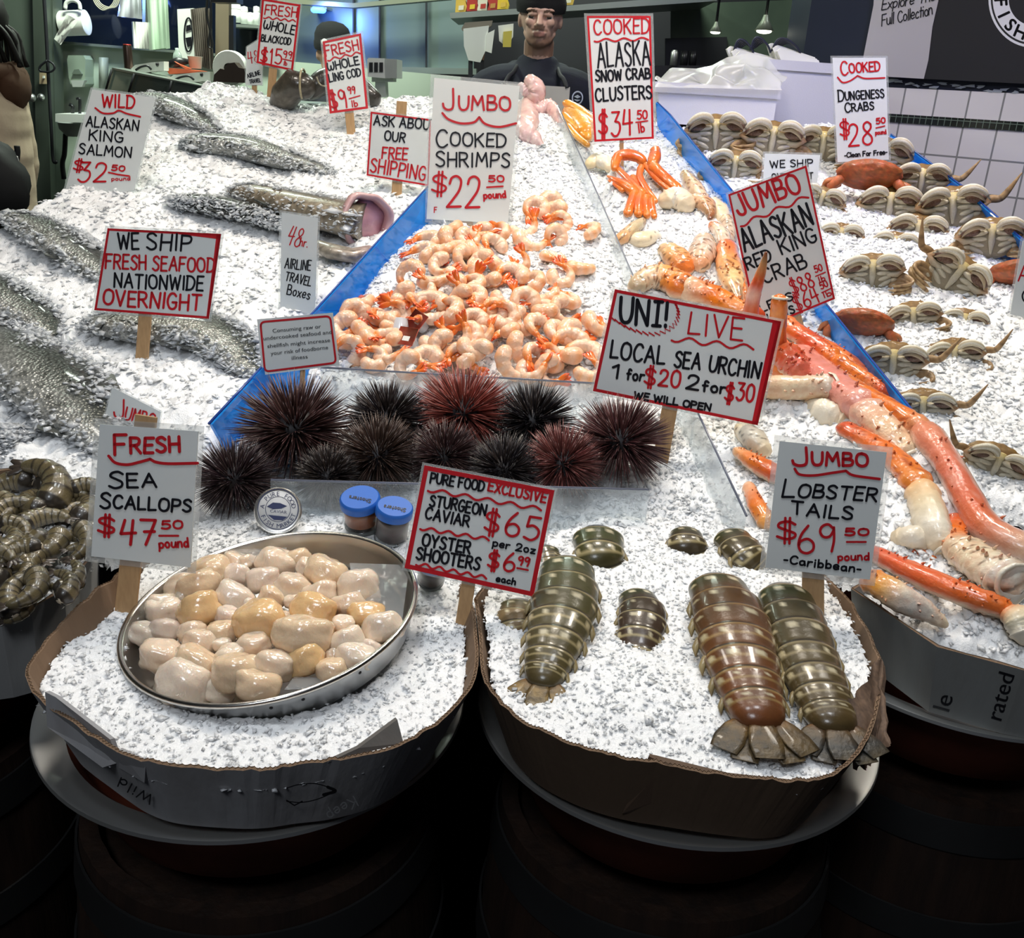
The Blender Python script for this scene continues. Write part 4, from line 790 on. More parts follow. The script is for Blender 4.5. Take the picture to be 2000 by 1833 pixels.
    for x, lab in ((1335, 'dark cylinder canister left of its twin on the back counter'), (1352, 'dark cylinder canister right of its twin on the back counter')):
        p = aty(x, 128, 5.0); mb = MB(); mb.lathe([(0, 0), (pxm(7, p), 0), (pxm(8, p), pxm(26, p)), (0, pxm(27, p))], 14, (0, 0, 0)); o = mb.build('canister', M_BLACKP, at=(0, 0, 0)); o.location = p; tag(o, lab, 'canister')
    pendant(1397, 64, 4.8, .028, 'small added lamp in place of the left reflection in the dark window'); pendant(1492, 62, 4.7, .042, 'added cone-shaded lamp in place of the right reflection in the dark window')
    mb = MB(); mb.tube([aty(x, y, 4.2) for x, y in ((1612, -10), (1604, 20), (1596, 60), (1590, 120))], pxm(3, aty(1600, 60, 4.2)), 8, res=16); tag(mb.build('conduit_pipe', M_STEEL), 'bare conduit pipe running down beside the navy post', 'pipe')
# ------------------------------------------------------------------ tiled wall on the right
WN = V((math.cos(math.radians(48)) * -.669 / .669, 0, 0))
_wd = V((-math.sin(math.radians(48)), math.cos(math.radians(48)), 0)); WN = V((-_wd.y, _wd.x, 0)).normalized()
WP = aty(1870, 300, 3.3)
if WN.dot(EYE - WP) < 0: WN = -WN
def onwall(x, y, off=0): return hitplane(x, y, WP + WN * off, WN)
def wslab(mb, poly, off, thick, col=(1, 1, 1)): mb.sheet([onwall(x, y, off) for x, y in poly], thick, WN, col); return mb
def tilemat(name, c, mortar, w_, h_, ms, rough=.15):
    m = mat(name, c, rough, coat=.3); nt = m.node_tree; b = nt.nodes['Principled BSDF']
    tc = nt.nodes.new('ShaderNodeTexCoord'); br = nt.nodes.new('ShaderNodeTexBrick'); br.offset = 0; br.inputs['Scale'].default_value = 1
    br.inputs['Color1'].default_value = (*c, 1); br.inputs['Color2'].default_value = (*[x * .93 for x in c], 1); br.inputs['Mortar'].default_value = (*mortar, 1)
    br.inputs['Brick Width'].default_value = w_; br.inputs['Row Height'].default_value = h_; br.inputs['Mortar Size'].default_value = ms
    mp = nt.nodes.new('ShaderNodeMapping'); mp.inputs['Rotation'].default_value = (math.pi / 2, 0, 0)
    nt.links.new(tc.outputs['Object'], mp.inputs[0]); nt.links.new(mp.outputs[0], br.inputs['Vector']); nt.links.new(br.outputs['Color'], b.inputs['Base Color']); return m
def wallbox(name, u0, u1, z0, z1, off, thick, m, zo=0):
    """box along the tiled wall: u metres along it from WP towards the camera side, own axes so the tile grid follows"""
    M = Matrix((-_wd, -WN, V((0, 0, 1)))).transposed()
    mb = MB(); mb.box(((u0 + u1) / 2, -off + thick / 2, (z0 + z1) / 2 - zo), (u1 - u0, thick, z1 - z0)); o = mb.build(name, m, smooth=False); o.matrix_world = Matrix.Translation((WP.x, WP.y, zo)) @ M.to_4x4(); return o
def wu(x, y): p = onwall(x, y); return (p - WP).dot(-_wd), p.z
def build_tile_wall():
    zs = wu(1870, 239)[1]; ztop = wu(1870, 177)[1]; ul = wu(1737, 230)[0]; th = ztop - zs - .012
    struct(wallbox('wall_tiled', ul - .35, 2.6, 0, ztop, 0, .12, tilemat('white_tiles', (.66, .63, .64), (.22, .22, .22), th * 1.28, th * 1.28, .003), zs))
    struct(wallbox('trim_6', ul - .35, 2.6, zs - .013, zs + .013, .004, .01, tilemat('black_mosaic', (.008, .012, .01), (.12, .16, .13), .02, .026, .0012)))
    struct(wallbox('wall_board', ul - .35, 2.6, ztop, 3.8, -.006, .1, M_NAVY))
    mb = MB(); rg = random.Random(8)
    for k in range(16):
        x = 1742 + k * 17; y = 153 + (x - 1737) * .07 + rg.uniform(2, 12); P = [(x + rg.uniform(-7, 7) + 9 * math.cos(a), y + 3 * math.sin(a) + rg.uniform(-1, 1)) for a in np.linspace(0, 5.4, 7)]; wslab(mb, P, .001, .001)
    struct(mb.build('trim_7', mat('peeled_paint', (.3, .33, .35), .7), smooth=False))
    mb = MB(); a, b = aty(1600, 60, 4.0), aty(1692, 60, 3.75); a.z = b.z = 0
    P = [a, b, b + V((.1, .5, 0)), a + V((0, .5, 0))]; mb.sheet([p + V((0, 0, 3.8)) for p in P], 3.8, (0, 0, 1)); struct(mb.build('pillar_navy', M_NAVY, smooth=False))
    Yq = 3.74; e = empty('switch_box', aty(1657, 75, Yq), 'worn grey electrical box on the navy post', 'electrical box'); mb = MB(); slab(mb, [(1650, 14), (1673, 14), (1668, 72), (1643, 76), (1646, 40)], Yq, .06); mb.build('box', mat('worn_grey', (.16, .15, .13), .6, var=.6, vscale=30), e, smooth=False); mb = MB(); slab(mb, rect(1653, 40, 1659, 50), Yq - .01, .02); mb.build('toggle', M_PAPER, e, smooth=False); mb = MB(); mb.tube([aty(x, y, Yq) for x, y in ((1644, 74), (1632, 78), (1632, 62), (1637, 54))], .008, 8, res=12); mb.build('conduit', M_GREYP, e)
    # banner
    e = empty('banner', onwall(1850, 160, .02), 'black and grey banner with a round FISH MARKET logo and script lettering', 'banner')
    mb = MB(); wslab(mb, [(1709, -40), (1706, 10), (1686, 112), (1736, 150), (1804, 154), (1813, 118), (1821, 52), (1842, -40)], .02, .004); mb.build('grey_panel', mat('banner_grey', (.42, .40, .42), .6), e, smooth=False)
    mb = MB(); wslab(mb, [(1842, -40), (1821, 52), (1813, 118), (1804, 154), (2050, 166), (2130, 172), (2130, -60)], .018, .004); mb.build('black_panel', mat('banner_black', (.014, .014, .017), .5), e, smooth=False)
    def flat(mb2, name, m, off): o = MB(); o.add([onwall(x, y, off) for x, y, _ in mb2.v], mb2.f); return o.build(name, m, e, smooth=False)
    t = MB(); letter(t, 'Explore The', (1722, 20), (1826, 0), 20, hw=1, slant=.35, gap=1.2); letter(t, 'Full Collection', (1722, 51), (1821, 28), 21, hw=1, slant=.35, gap=1.2); flat(t, 'script_lettering', M_BLK, .0215)
    cx, cy = 2016, -2; ring = MB()
    for k in range(60):
        a0, a1 = 2 * math.pi * k / 60, 2 * math.pi * (k + 1) / 60
        for r0, r1 in ((93, 88), (84, 50)):
            ring.add([(cx + .92 * r * math.cos(a), cy + 1.02 * r * math.sin(a), 0) for r, a in ((r0, a0), (r0, a1), (r1, a1), (r1, a0))], [(0, 1, 2, 3)])
    flat(ring, 'logo_ring', mat('banner_white', (.7, .7, .74), .6), .0185); t = MB()
    txt = 'FISH MARKET'
    for k, ch in enumerate(txt):
        if ch == ' ': continue
        a = math.radians(176 - k * 21); r = 80; x, y = cx + .92 * r * math.cos(a), cy + 1.02 * r * math.sin(a); vs, fs, w_ = ftext(ch); ta = a - math.pi / 2
        dx, dy = math.cos(ta) , math.sin(ta)
        for ox, oy in ((-.9, 0), (.9, 0), (0, .9), (0, -.9)): t.add([(ox + x + dx * (vx - w_ / 2) * 26 + dy * vy * 26, oy + y + dy * (vx - w_ / 2) * 26 - dx * vy * 26, 0) for vx, vy in vs], fs)
    flat(t, 'logo_lettering', M_BLK, .0188)
# ------------------------------------------------------------------ foam boxes behind the crabs
M_FOAM = mat('white_foam', (.60, .60, .66), .75, bump=.15, bscale=300)
def foam(name, quad, depth, Y, lab):
    mb = MB(); P = [aty(x, y, Y) for x, y in quad]; mb.sheet(P, depth, (0, -1, 0)); e = empty(name, P[3], lab, 'foam box'); mb.build('body', M_FOAM, e, smooth=False)
    mb = MB(); d = V((0, 0, .018)); mb.sheet([P[0] + V((-.008, -.006, .012)), P[1] + V((.008, -.006, .012)), P[1] + V((.008, -.006, -.016)), P[0] + V((-.008, -.006, -.016))], depth + .012, (0, -1, 0)); mb.build('lid', M_FOAM, e, smooth=False); return e
def build_foam():
    foam('foam_box', [(1284, 168), (1519, 182), (1508, 256), (1290, 240)], .35, 3.02, 'lower white foam box behind the back row of crabs')
    foam('foam_box', [(1505, 124), (1700, 138), (1700, 274), (1495, 262)], .38, 3.2, 'taller white foam box behind the dungeness sign')
    mb = MB(); rows = []
    top = [(1278, 166), (1310, 132), (1360, 134), (1390, 128), (1420, 112), (1460, 104), (1500, 112), (1520, 140), (1534, 150)]
    for t in np.linspace(0, 1, 16):
        row = []
        for k in range(61):
            u = k / 60; i = u * 8; j = min(int(i), 7); q = lerp(top[j], top[j + 1], i - j); bx = lerp((1278, 170), (1528, 176), u); w_ = math.sin(t * math.pi)
            p = aty(*lerp(q, bx, t ** .8), 3.0 + .16 * (1 - t) - .03 * w_); d = .022 * math.sin(t * 3.1)
            row.append(p + V((nz(p, 18, 2), nz(p, 18, 3), nz(p, 18, 4))) * d * 1.5)
        rows.append(row)
    mb.grid(rows); tag(mb.build('plastic_bag', clearmat('bag_plastic', (.96, .97, .97), 1, .25, .02, (.92, .92, .88), .6)), 'crumpled clear plastic bag lying over the lower foam box', 'plastic bag')
    for i, (x, lab) in enumerate(((1420, 'stack of white paper bags on the left behind the foam boxes'), (1500, 'taller stack of white paper bags on the taller foam box'))):
        e = empty('paper_bag_stack', aty(x + 40, 132, 3.3), lab, 'paper bags', 'paper bags with black handles')
        for k in range(3):
            mb = MB(); dx = k * 9; slab(mb, [(x + dx, 96 + 6 * k - 8 * i), (x + 8 + dx, 90 + 5 * k - 6 * i), (x + 92 + dx * .4, 112 + 3 * k), (x + 96 + dx * .4, 130), (x + 12 + dx, 128)], 3.34 - k * .03, .025); mb.build('bag', M_PAPER, e, smooth=False)
    for i, (x, y, lab) in enumerate(((1452, 90, 'leftmost of the three loops of dark cord handles on the paper bags'), (1485, 86, 'middle loop of dark cord handles on the paper bags'), (1535, 88, 'rightmost loop of dark cord handles on the paper bags'))):
        mb = MB(); w_ = 20 if i < 2 else 28
        for k in range(6):
            P = [(x - w_ + k * 2, y + 12 - k), (x - w_ * .6 + k * 3, y - 10 + k * 1.5), (x + k * 2, y - 12 + k * 2), (x + w_ * .7 + k, y + 2 + k * 1.5), (x + w_, y + 16 + k)]
            mb.tube([aty(a, b, 3.32 + .012 * k) for a, b in P], .0032, 6, res=16)
        tag(mb.build('cord_handles', mat('navy_cord', (.012, .015, .035), .5)), lab, 'cord')
def build_blue_glow():
    e = empty('blue_glow_strip', aty(640, 12, 5.75), 'short blue strip added for the blue reflections high in the cold store', 'light'); mb = MB(); mb.tube([aty(612, 19, 5.75), aty(632, 20, 5.75)], .016, 8, round_=True); mb.build('tube', mat('blue_glow', (.1, .2, 1), .4, emit=(.05, .2, 1), es=6), e)  # glowing strip added in place of blue reflections on the steel
    mb = MB(); slab(mb, rect(606, 14, 638, 18), 5.74, .16); mb.build('housing', M_DSTEEL, e, smooth=False)
    p = aty(640, 24, 5.55); lamp('blue_lamp', tuple(p), .12, 2.2, (.12, .25, 1), (p.x + .12, 5.95, p.z - .15))  # added blue light for the glow on the steel panels
    p = aty(235, -8, 5.05); lamp('blue_lamp', tuple(p), .15, 1.2, (.15, .3, 1), (p.x, 5.4, p.z - .2))  # added blue light for the blue reflection in the left window
build_blue_glow(); build_room(); build_back_things(); build_tile_wall(); build_foam()
# ------------------------------------------------------------------ basins, barrels, boxes, panels
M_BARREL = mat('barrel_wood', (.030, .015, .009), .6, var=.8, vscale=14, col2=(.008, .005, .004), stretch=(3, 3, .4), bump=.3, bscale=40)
M_HOOP = mat('hoop_iron', (.045, .045, .045), .45, metal=.6, var=.4, vscale=12)
def basin(c, R, z, lab):
    e = empty('basin', (c[0], c[1], z - .135), lab, 'basin', 'copper basins on the barrels'); cc = (c[0], c[1], z)
    mb = MB(); mb.lathe([(R - .034, -.010), (R - .004, 0), (R, -.001), (R + .001, -.005), (R - .003, -.008), (R - .032, -.016)], 96, cc); mb.build('rim', M_STEEL, e, smooth=50)
    k = R / .242
    mb = MB(); mb.lathe([(R - .032, -.012), (.20 * k, -.02), (.19 * k, -.05), (.17 * k, -.105), (.13 * k, -.13), (0, -.13), (0, -.135), (.14 * k, -.135), (.176 * k, -.11), (.197 * k, -.05), (.208 * k, -.018), (R - .03, -.014)], 72, cc); mb.build('bowl', M_COPPER, e, smooth=60)
    return e
def barrel(c, z, R, lab):
    e = empty('barrel', (c[0], c[1], 0), lab, 'barrel', 'wooden barrels under the basins'); n = 72
    rr = lambda t: R * (.84 + .16 * math.sin(math.pi * (.12 + .76 * t)))
    ts = np.linspace(0, 1, 16); mb = MB()
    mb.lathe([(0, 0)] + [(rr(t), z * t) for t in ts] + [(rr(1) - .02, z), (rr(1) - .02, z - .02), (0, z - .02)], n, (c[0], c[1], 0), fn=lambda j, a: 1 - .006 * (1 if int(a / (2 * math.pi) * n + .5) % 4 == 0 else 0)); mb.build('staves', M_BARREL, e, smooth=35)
    for t0, t1 in ((.03, .1), (.26, .33), (.67, .74), (.9, .97)):
        mb = MB(); mb.lathe([(rr(t0) + .001, z * t0), (rr(t0) + .004, z * t0), (rr(t1) + .004, z * t1), (rr(t1) + .001, z * t1)], n, (c[0], c[1], 0)); mb.build('hoop', M_HOOP, e, smooth=50)
BAS = [((-.283, .964), .242, .77), ((.212, .99), .235, .77), ((.64, 1.2), .238, .77), ((-.80, 1.05), .24, .77)]
for (c, R, z), l1, l2 in zip(BAS, ('steel-rimmed copper basin under the box of scallops', 'steel-rimmed copper basin under the box of lobster tails', 'copper basin under the white printed box of king crab', 'copper basin at the left edge under the raw prawns'), ('wooden barrel under the scallop basin', 'wooden barrel under the lobster tail basin', 'wooden barrel under the king crab basin', 'wooden barrel at the left edge under the prawn basin')):
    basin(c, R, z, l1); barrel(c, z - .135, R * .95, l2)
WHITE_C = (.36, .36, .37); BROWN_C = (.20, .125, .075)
def carton(name, lab, rim, zr, zb, outer, inner, shrink=.93, flaps=(), thick=.004, n=150, jag=.004, smooth=True, seed=0):
    """cut-down cardboard wall standing in a basin; rim = closed photo outline, zr its height (or list)"""
    zl = zr if isinstance(zr, list) else [zr] * len(rim)
    P = [hitz(x, y, z) for (x, y), z in zip(rim, zl)]; P.append(P[0])
    Q = catmull([tuple(p) for p in P], n) if smooth else np.array([tuple(p) for p in P])
    Q = Q[:-1]; c = Q.mean(0); rg = random.Random(seed); e = empty(name, (c[0], c[1], zb), lab, 'cardboard box')
    mb = MB(); m = len(Q); rings = []
    for i in range(m):
        a = V(Q[i]); a.z += jag * (nz(a, 60, seed) + .6 * nz(a, 200, seed)); o = V((c[0] + (a.x - c[0]) * shrink, c[1] + (a.y - c[1]) * shrink, zb))
        t = V(Q[(i + 1) % m]) - V(Q[i - 1]); nn = V((t.y, -t.x, 0)).normalized()
        if nn.dot(a - V(c)) > 0: nn = -nn
        rings.append((o, a, a + nn * thick, o + nn * thick))
    for i in range(m):
        j = (i + 1) % m
        for k, col in ((0, outer), (1, BROWN_C), (2, inner), (3, inner)):
            k2 = (k + 1) % 4; mb.add([rings[i][k], rings[j][k], rings[j][k2], rings[i][k2]], [(0, 1, 2, 3)], col)
    mb.build('wall', M_CBROWN, e, smooth=False, norm=True)
    # corrugated edge seen along the cut
    mb = MB(); L = []
    for i in range(m * 3):
        u = i / 3; a0 = int(u) % m; f = u - int(u); b0 = (a0 + 1) % m; p = lerp(lerp(rings[a0][1], rings[a0][2], .5), lerp(rings[b0][1], rings[b0][2], .5), f); L.append(V(p) + V((0, 0, .0006)) + (rings[a0][2] - rings[a0][1]) * (.32 if i % 2 else -.32))
    for i in range(len(L)): mb.add([L[i], L[(i + 1) % len(L)], L[(i + 1) % len(L)] + V((0, 0, .0012)), L[i] + V((0, 0, .0012))], [(0, 1, 2, 3)], (.3, .2, .12))
    mb.build('corrugated_edge', M_CBROWN, e, smooth=False)
    for fl in flaps:
        mb = MB(); pts = [hitz(x, y, z) for x, y, z in fl['p']]; nn = (V(c) - pts[0]); nn.z = 0; mb.sheet(pts, fl.get('t', .004), -nn, fl.get('c', outer)); mb.build(fl.get('n', 'flap'), M_CBROWN, e, smooth=False)
    e['_c'] = 0; del e['_c']; return e, rings, c
RIM_L = [(236, 1118), (200, 1143), (155, 1180), (108, 1227), (70, 1275), (49, 1312), (62, 1350), (92, 1378), (130, 1405), (180, 1440), (230, 1470), (300, 1492), (420, 1503), (510, 1504), (590, 1494), (680, 1484), (770, 1462), (830, 1432), (880, 1392), (918, 1350), (934, 1300), (932, 1240), (922, 1180), (880, 1120), (760, 1060), (600, 1035), (420, 1045), (300, 1085)]
RIM_R = [(925, 1170), (934, 1230), (940, 1310), (960, 1355), (1010, 1402), (1080, 1440), (1150, 1466), (1230, 1486), (1320, 1500), (1400, 1512), (1480, 1522), (1560, 1528), (1625, 1516), (1680, 1470), (1712, 1400), (1722, 1300), (1690, 1220), (1640, 1150), (1560, 1100), (1400, 1060), (1200, 1050), (1050, 1080), (960, 1130)]
RIM_K = [(1662, 1150), (1830, 1264), (2000, 1310), (2200, 1345), (2300, 1250), (2200, 1110), (2000, 1060), (1800, 1070)]
RIM_P = [(90, 940), (80, 908), (0, 918), (-220, 930), (-330, 1050), (-260, 1250), (0, 1207), (60, 1190), (125, 1152), (176, 1092), (190, 1010), (182, 950)]
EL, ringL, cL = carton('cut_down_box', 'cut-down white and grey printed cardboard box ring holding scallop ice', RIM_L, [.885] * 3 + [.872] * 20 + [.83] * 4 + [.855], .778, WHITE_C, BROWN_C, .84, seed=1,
    flaps=({'p': [(640, 1490, .872), (700, 1462, .876), (776, 1406, .885), (788, 1452, .868)], 'c': (.12, .115, .11), 'n': 'torn_flap'}, {'p': [(88, 1352, .885), (108, 1362, .884), (215, 1445, .872), (232, 1490, .85), (200, 1500, .842), (92, 1420, .85)], 'c': WHITE_C, 'n': 'folded_flap'}, {'p': [(232, 1466, .872), (285, 1490, .87), (282, 1530, .842), (232, 1500, .845)], 'c': WHITE_C, 'n': 'folded_flap'}))
ER, ringR, cR = carton('cut_down_box', 'cut-down brown cardboard box ring holding the lobster tail ice', RIM_R, [.872] * 18 + [.84] * 4 + [.855], .778, (.105, .066, .04), BROWN_C, .85, seed=2,
    flaps=({'p': [(1268, 1478, .873), (1300, 1494, .873), (1420, 1515, .868), (1560, 1530, .866), (1480, 1580, .8), (1215, 1590, .79)], 'c': (.10, .06, .038), 'n': 'overlapping_flap'},))
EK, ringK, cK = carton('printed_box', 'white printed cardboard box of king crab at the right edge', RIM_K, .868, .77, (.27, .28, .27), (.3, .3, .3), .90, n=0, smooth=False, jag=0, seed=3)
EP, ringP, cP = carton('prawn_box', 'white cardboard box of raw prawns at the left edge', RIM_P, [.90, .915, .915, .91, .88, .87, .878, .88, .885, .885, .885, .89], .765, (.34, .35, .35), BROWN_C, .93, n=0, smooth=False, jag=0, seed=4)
def onbox(mb2, e, name, m, pts, z0, z1, off=.0015):
    """lay 2-D px shapes on the flat face through two rim corners"""
    a, b = V(pts[0]), V(pts[1]); t = (b - a).normalized(); dn = V((pts[2])) - a; n = t.cross(dn).normalized()
    if n.dot(EYE - a) < 0: n = -n
    o = MB(); o.add([hitplane(x, y, a + n * off, n) for x, y, _ in mb2.v], mb2.f); return o.build(name, m, e, smooth=False)
def box_print():
    t = MB()
    a, b = ringK[1][1], ringK[2][1]; lo = ringK[1][0]
    def vert(s, x, y, ex, ey, h):
        vs, fs, w_ = ftext(s); d = V((ex - x, ey - y)); L = d.length; d.normalize(); u = V((d.y, -d.x)) * h; k = L / w_
        t.add([(x + d.x * vx * k + u.x * vy, y + d.y * vx * k + u.y * vy, 0) for vx, vy in vs], fs)
    vert('rated', 1955, 1412, 1982, 1320, 34); vert('le', 1853, 1394, 1862, 1362, 36)
    onbox(t, EK, 'printed_lettering', M_BLK, (a, b, lo), 0, 0)
    # sketch of a fish, a band and handwriting on the scallop box
    i = min(range(len(ringL)), key=lambda k: (V(proj(ringL[k][1])) - V((600, 1492))).length); a, lo = ringL[i][1], ringL[i][0]; b = a + V((.05, .03, 0)) * 1
    j = min(range(len(ringL)), key=lambda k: (V(proj(ringL[k][1])) - V((690, 1482))).length); b = ringL[j][1]
    def facet(x0, x1):
        i = min(range(len(ringL)), key=lambda k: (V(proj(ringL[k][1])) - V((x0, 1490))).length if proj(ringL[k][1])[1] > 1200 else 1e9); j = min(range(len(ringL)), key=lambda k: (V(proj(ringL[k][1])) - V((x1, 1470))).length if proj(ringL[k][1])[1] > 1200 else 1e9); return (ringL[i][1], ringL[j][1], ringL[i][0])
    t = MB(); curve_stroke(t, [(560, 1540), (585, 1533), (620, 1532), (650, 1545), (625, 1560), (590, 1568), (560, 1566)], 1); curve_stroke(t, [(640, 1538), (655, 1546), (632, 1553)], 3); ribbon(t, [(560, 1564), (575, 1574), (590, 1566)], 1.4); onbox(t, EL, 'fish_drawing', M_BLK, facet(560, 660), 0, 0, .006)
    t = MB(); letter(t, 'Keep', (690, 1556), (636, 1588), 20, hw=1.2); onbox(t, EL, 'keep_lettering', mat('pale_ink', (.45, .45, .45), .6), facet(600, 720), 0, 0, .012)
    t = MB(); letter(t, 'Wild', (300, 1556), (236, 1520), 18, hw=1.5); onbox(t, EL, 'wild_lettering', M_BLK, facet(200, 330), 0, 0, .006)
box_print()
def build_wrap():
    """dry brown leaf-like wrap at the right end of the lobster box"""
    mb = MB(); rows = []
    L = [[(1640, 1390, .885), (1650, 1440, .865), (1665, 1500, .84)], [(1680, 1360, .89), (1692, 1430, .866), (1690, 1500, .835)], [(1716, 1290, .89), (1712, 1400, .862), (1705, 1480, .836)], [(1726, 1300, .88), (1728, 1400, .86), (1738, 1452, .85)], [(1722, 1330, .86), (1722, 1410, .845), (1700, 1475, .83)]]
    for r in L:
        q = catmull(r, 10); rows.append([hitz(x, y, z) for x, y, z in q])
    R2 = [[V(p) for p in catmull([tuple(r[k]) for r in rows], 24)] for k in range(10)]
    for k, r in enumerate(R2):
        for i, p in enumerate(r): p += V((nz(p, 40), nz(p, 40, 2), nz(p, 40, 4))) * .006 + V((0, -.004 * math.sin(i * 1.7), 0))
    mb.grid(R2); n = len(mb.v); mb.grid([[p + V((.002, .004, 0)) for p in r][::-1] for r in R2]); tag(mb.build('dry_wrap', mat('dry_leaf', (.20, .125, .08), .75, var=.7, vscale=40, col2=(.07, .045, .035), stretch=(5, 5, .7))), 'crumpled dry brown wrapping at the right end of the lobster box', 'wrapping')
build_wrap()
# acrylic dividers
def strip(name, top, bot, th, m, lab, cat='divider'):
    mb = MB(); n = len(top); T = [V(p) for p in top]; B = [V(p) for p in bot]
    for i in range(n - 1):
        t = T[i + 1] - T[i]; nn = t.cross(B[i] - T[i]).normalized(); mb.sheet([T[i], T[i + 1], B[i + 1], B[i]], th, nn)
    return tag(mb.build(name, m, smooth=False), lab, cat)
def edge_line(o, pts, r, m):
    mb = MB(); mb.tube(pts, r, 6); ob = mb.build('edge', m, None); ob.parent = o; ob.matrix_parent_inverse = o.matrix_world.inverted(); return ob
M_EDGE = mat('blue_edge', (.015, .06, .30), .25); M_EDGC = mat('grey_edge', (.16, .17, .22), .2)
def divider(name, top, bot, off, boff, th, m, me, lab):
    T = [hit(x, y, off) for x, y in top]; B = [hit(x, y, boff) for x, y in bot]; o = strip(name, T, B, th, m, lab); edge_line(o, T, .0022, me); return o
divider('blue_divider', [(408, 828), (490, 740), (615, 607), (730, 480), (838, 362)], [(440, 885), (570, 790), (690, 606), (765, 525), (842, 445)], .075, -.02, .005, M_BLUE, M_EDGE, 'blue acrylic side panel between the fish bank and the shrimp tray')
divider('blue_divider', [(1284, 200), (1310, 225), (1432, 375), (1625, 608), (1790, 812), (1895, 955)], [(1288, 260), (1300, 275), (1400, 385), (1590, 625), (1752, 815), (1858, 980)], .06, -.03, .005, M_BLUE, M_EDGE, 'blue acrylic side panel between the king crab and the dungeness crabs')
divider('blue_divider', [(1740, 262), (1880, 364), (2000, 470), (2120, 570)], [(1735, 288), (1862, 392), (1985, 515), (2105, 615)], .065, -.05, .005, M_BLUE, M_EDGE, 'blue acrylic side panel along the tiled wall')
def vdiv(name, top, h, off, lab):
    T = [hit(x, y, off) for x, y in top]; B = [p - V((0, 0, h)) for p in T]; o = strip(name, T, B, .004, M_CLEAR, lab); edge_line(o, T, .0018, M_EDGC); return o
vdiv('clear_divider', [(1090, 206), (1170, 385), (1250, 570), (1360, 800), (1458, 1008)], .085, .05, 'clear acrylic divider between the shrimp tray and the king crab')
vdiv('clear_divider', [(627, 718), (1180, 750)], .075, .055, 'clear acrylic front of the shrimp tray above the urchins')
vdiv('clear_divider', [(529, 938), (1267, 957)], .07, .05, 'clear acrylic ledge in front of the urchins behind the jars')
# ------------------------------------------------------------------ scallops
M_SCAL = mat('scallop_flesh', (1, 1, 1), .16, coat=.8, vcol=True, var=.22, vscale=22, col2=(.80, .56, .36), bump=.28, bscale=170, stretch=(1, 1, .5), sss=.35)
TC, TR_, TX, TY = V((-.2641, .9648, .885)), .1673, .100, .1415
TN = V((-TY, -TX, 1)).normalized()
TM = Matrix((V((1, 0, TY)).normalized(), TN.cross(V((1, 0, TY)).normalized()), TN)).transposed()
def build_pan():
    e = empty('scallop_pan', TC - TN * .045, 'round steel pan tilted in the ice and filled with scallops', 'pan'); r = TR_
    mb = MB(); mb.lathe([(r - .006, -.001), (r - .003, .0012), (r, 0), (r + .001, -.003), (r - .002, -.006), (r - .004, -.005)], 96, TC, TM); mb.build('rim', mat('pan_rim', (.66, .63, .58), .22, metal=1), e)
    mb = MB(); mb.lathe([(r - .006, -.001), (r - .010, -.012), (r - .014, -.034), (r - .022, -.042), (0, -.043), (0, -.0445), (r - .021, -.0435), (r - .012, -.036), (r - .006, -.012), (r - .004, -.004)], 96, TC, TM); mb.build('bowl', mat('pan_steel', (.5, .5, .49), .3, metal=1, bump=.05, bscale=80), e)
    for a in (-1.35, -1.15, -.75): mb = MB(); mb.ball(TC + TM @ V(((r - .0075) * math.cos(a), (r - .0075) * math.sin(a), -.014)), .0022); mb.build('rivet', M_DARK, e)
SC = [(780,215,150,80),(860,245,130,80),(1050,250,220,150),(1170,220,150,100),(1245,280,150,120),(1350,310,240,150),(650,315,230,130),(810,320,150,130),(970,350,190,140),(1140,400,200,120),(340,390,220,140),(585,390,240,140),(490,450,100,90),(800,460,230,160),(1020,460,150,110),(1310,440,210,110),(1540,400,240,150),(265,505,190,170),(910,510,120,90),(1150,480,110,100),(375,540,200,150),(590,540,250,180),(760,575,150,100),(950,600,280,190),(1270,540,240,140),(1090,590,120,110),(1480,500,180,150),(1580,555,210,140),(200,700,210,210),(390,650,190,110),(540,660,160,110),(720,665,180,150),(1210,680,330,190),(1450,620,130,110),(1690,640,230,200),(1470,725,200,190),(600,720,200,130),(360,810,240,220),(565,860,260,190),(720,740,110,90),(775,810,170,140),(910,740,190,150),(1030,860,230,230),(1220,830,200,190),(1390,800,110,90),(1610,760,130,90),(1540,820,210,120),(1375,890,170,110),(810,910,280,150),(930,985,250,130),(500,975,310,110),(700,1010,180,90)]
def ordinal(i, n, what='from the left'):
    W = ['first', 'second', 'third', 'fourth', 'fifth', 'sixth', 'seventh', 'eighth', 'ninth', 'tenth', 'eleventh', 'twelfth', 'thirteenth', 'fourteenth', 'fifteenth']
    return 'leftmost' if i == 0 else ('rightmost' if i == n - 1 else W[i] + ' ' + what)
ROWN = ['back', 'second', 'third', 'fourth', 'fifth', 'sixth', 'seventh', 'eighth', 'ninth', 'tenth', 'eleventh', 'twelfth']
def rowlabels(items, nrow, fmt):
    """items (x, y): split into nrow bands from the back; label each by its band and place along it"""
    ys = sorted(range(len(items)), key=lambda i: items[i][1]); out = {}; per = -(-len(ys) // nrow)
    for r in range(nrow):
        band = sorted(ys[r * per:(r + 1) * per], key=lambda i: items[i][0]); rn = 'front' if r == nrow - 1 else ROWN[r]
        for k, i in enumerate(band): out[i] = fmt % (ordinal(k, len(band)), rn)
    return out
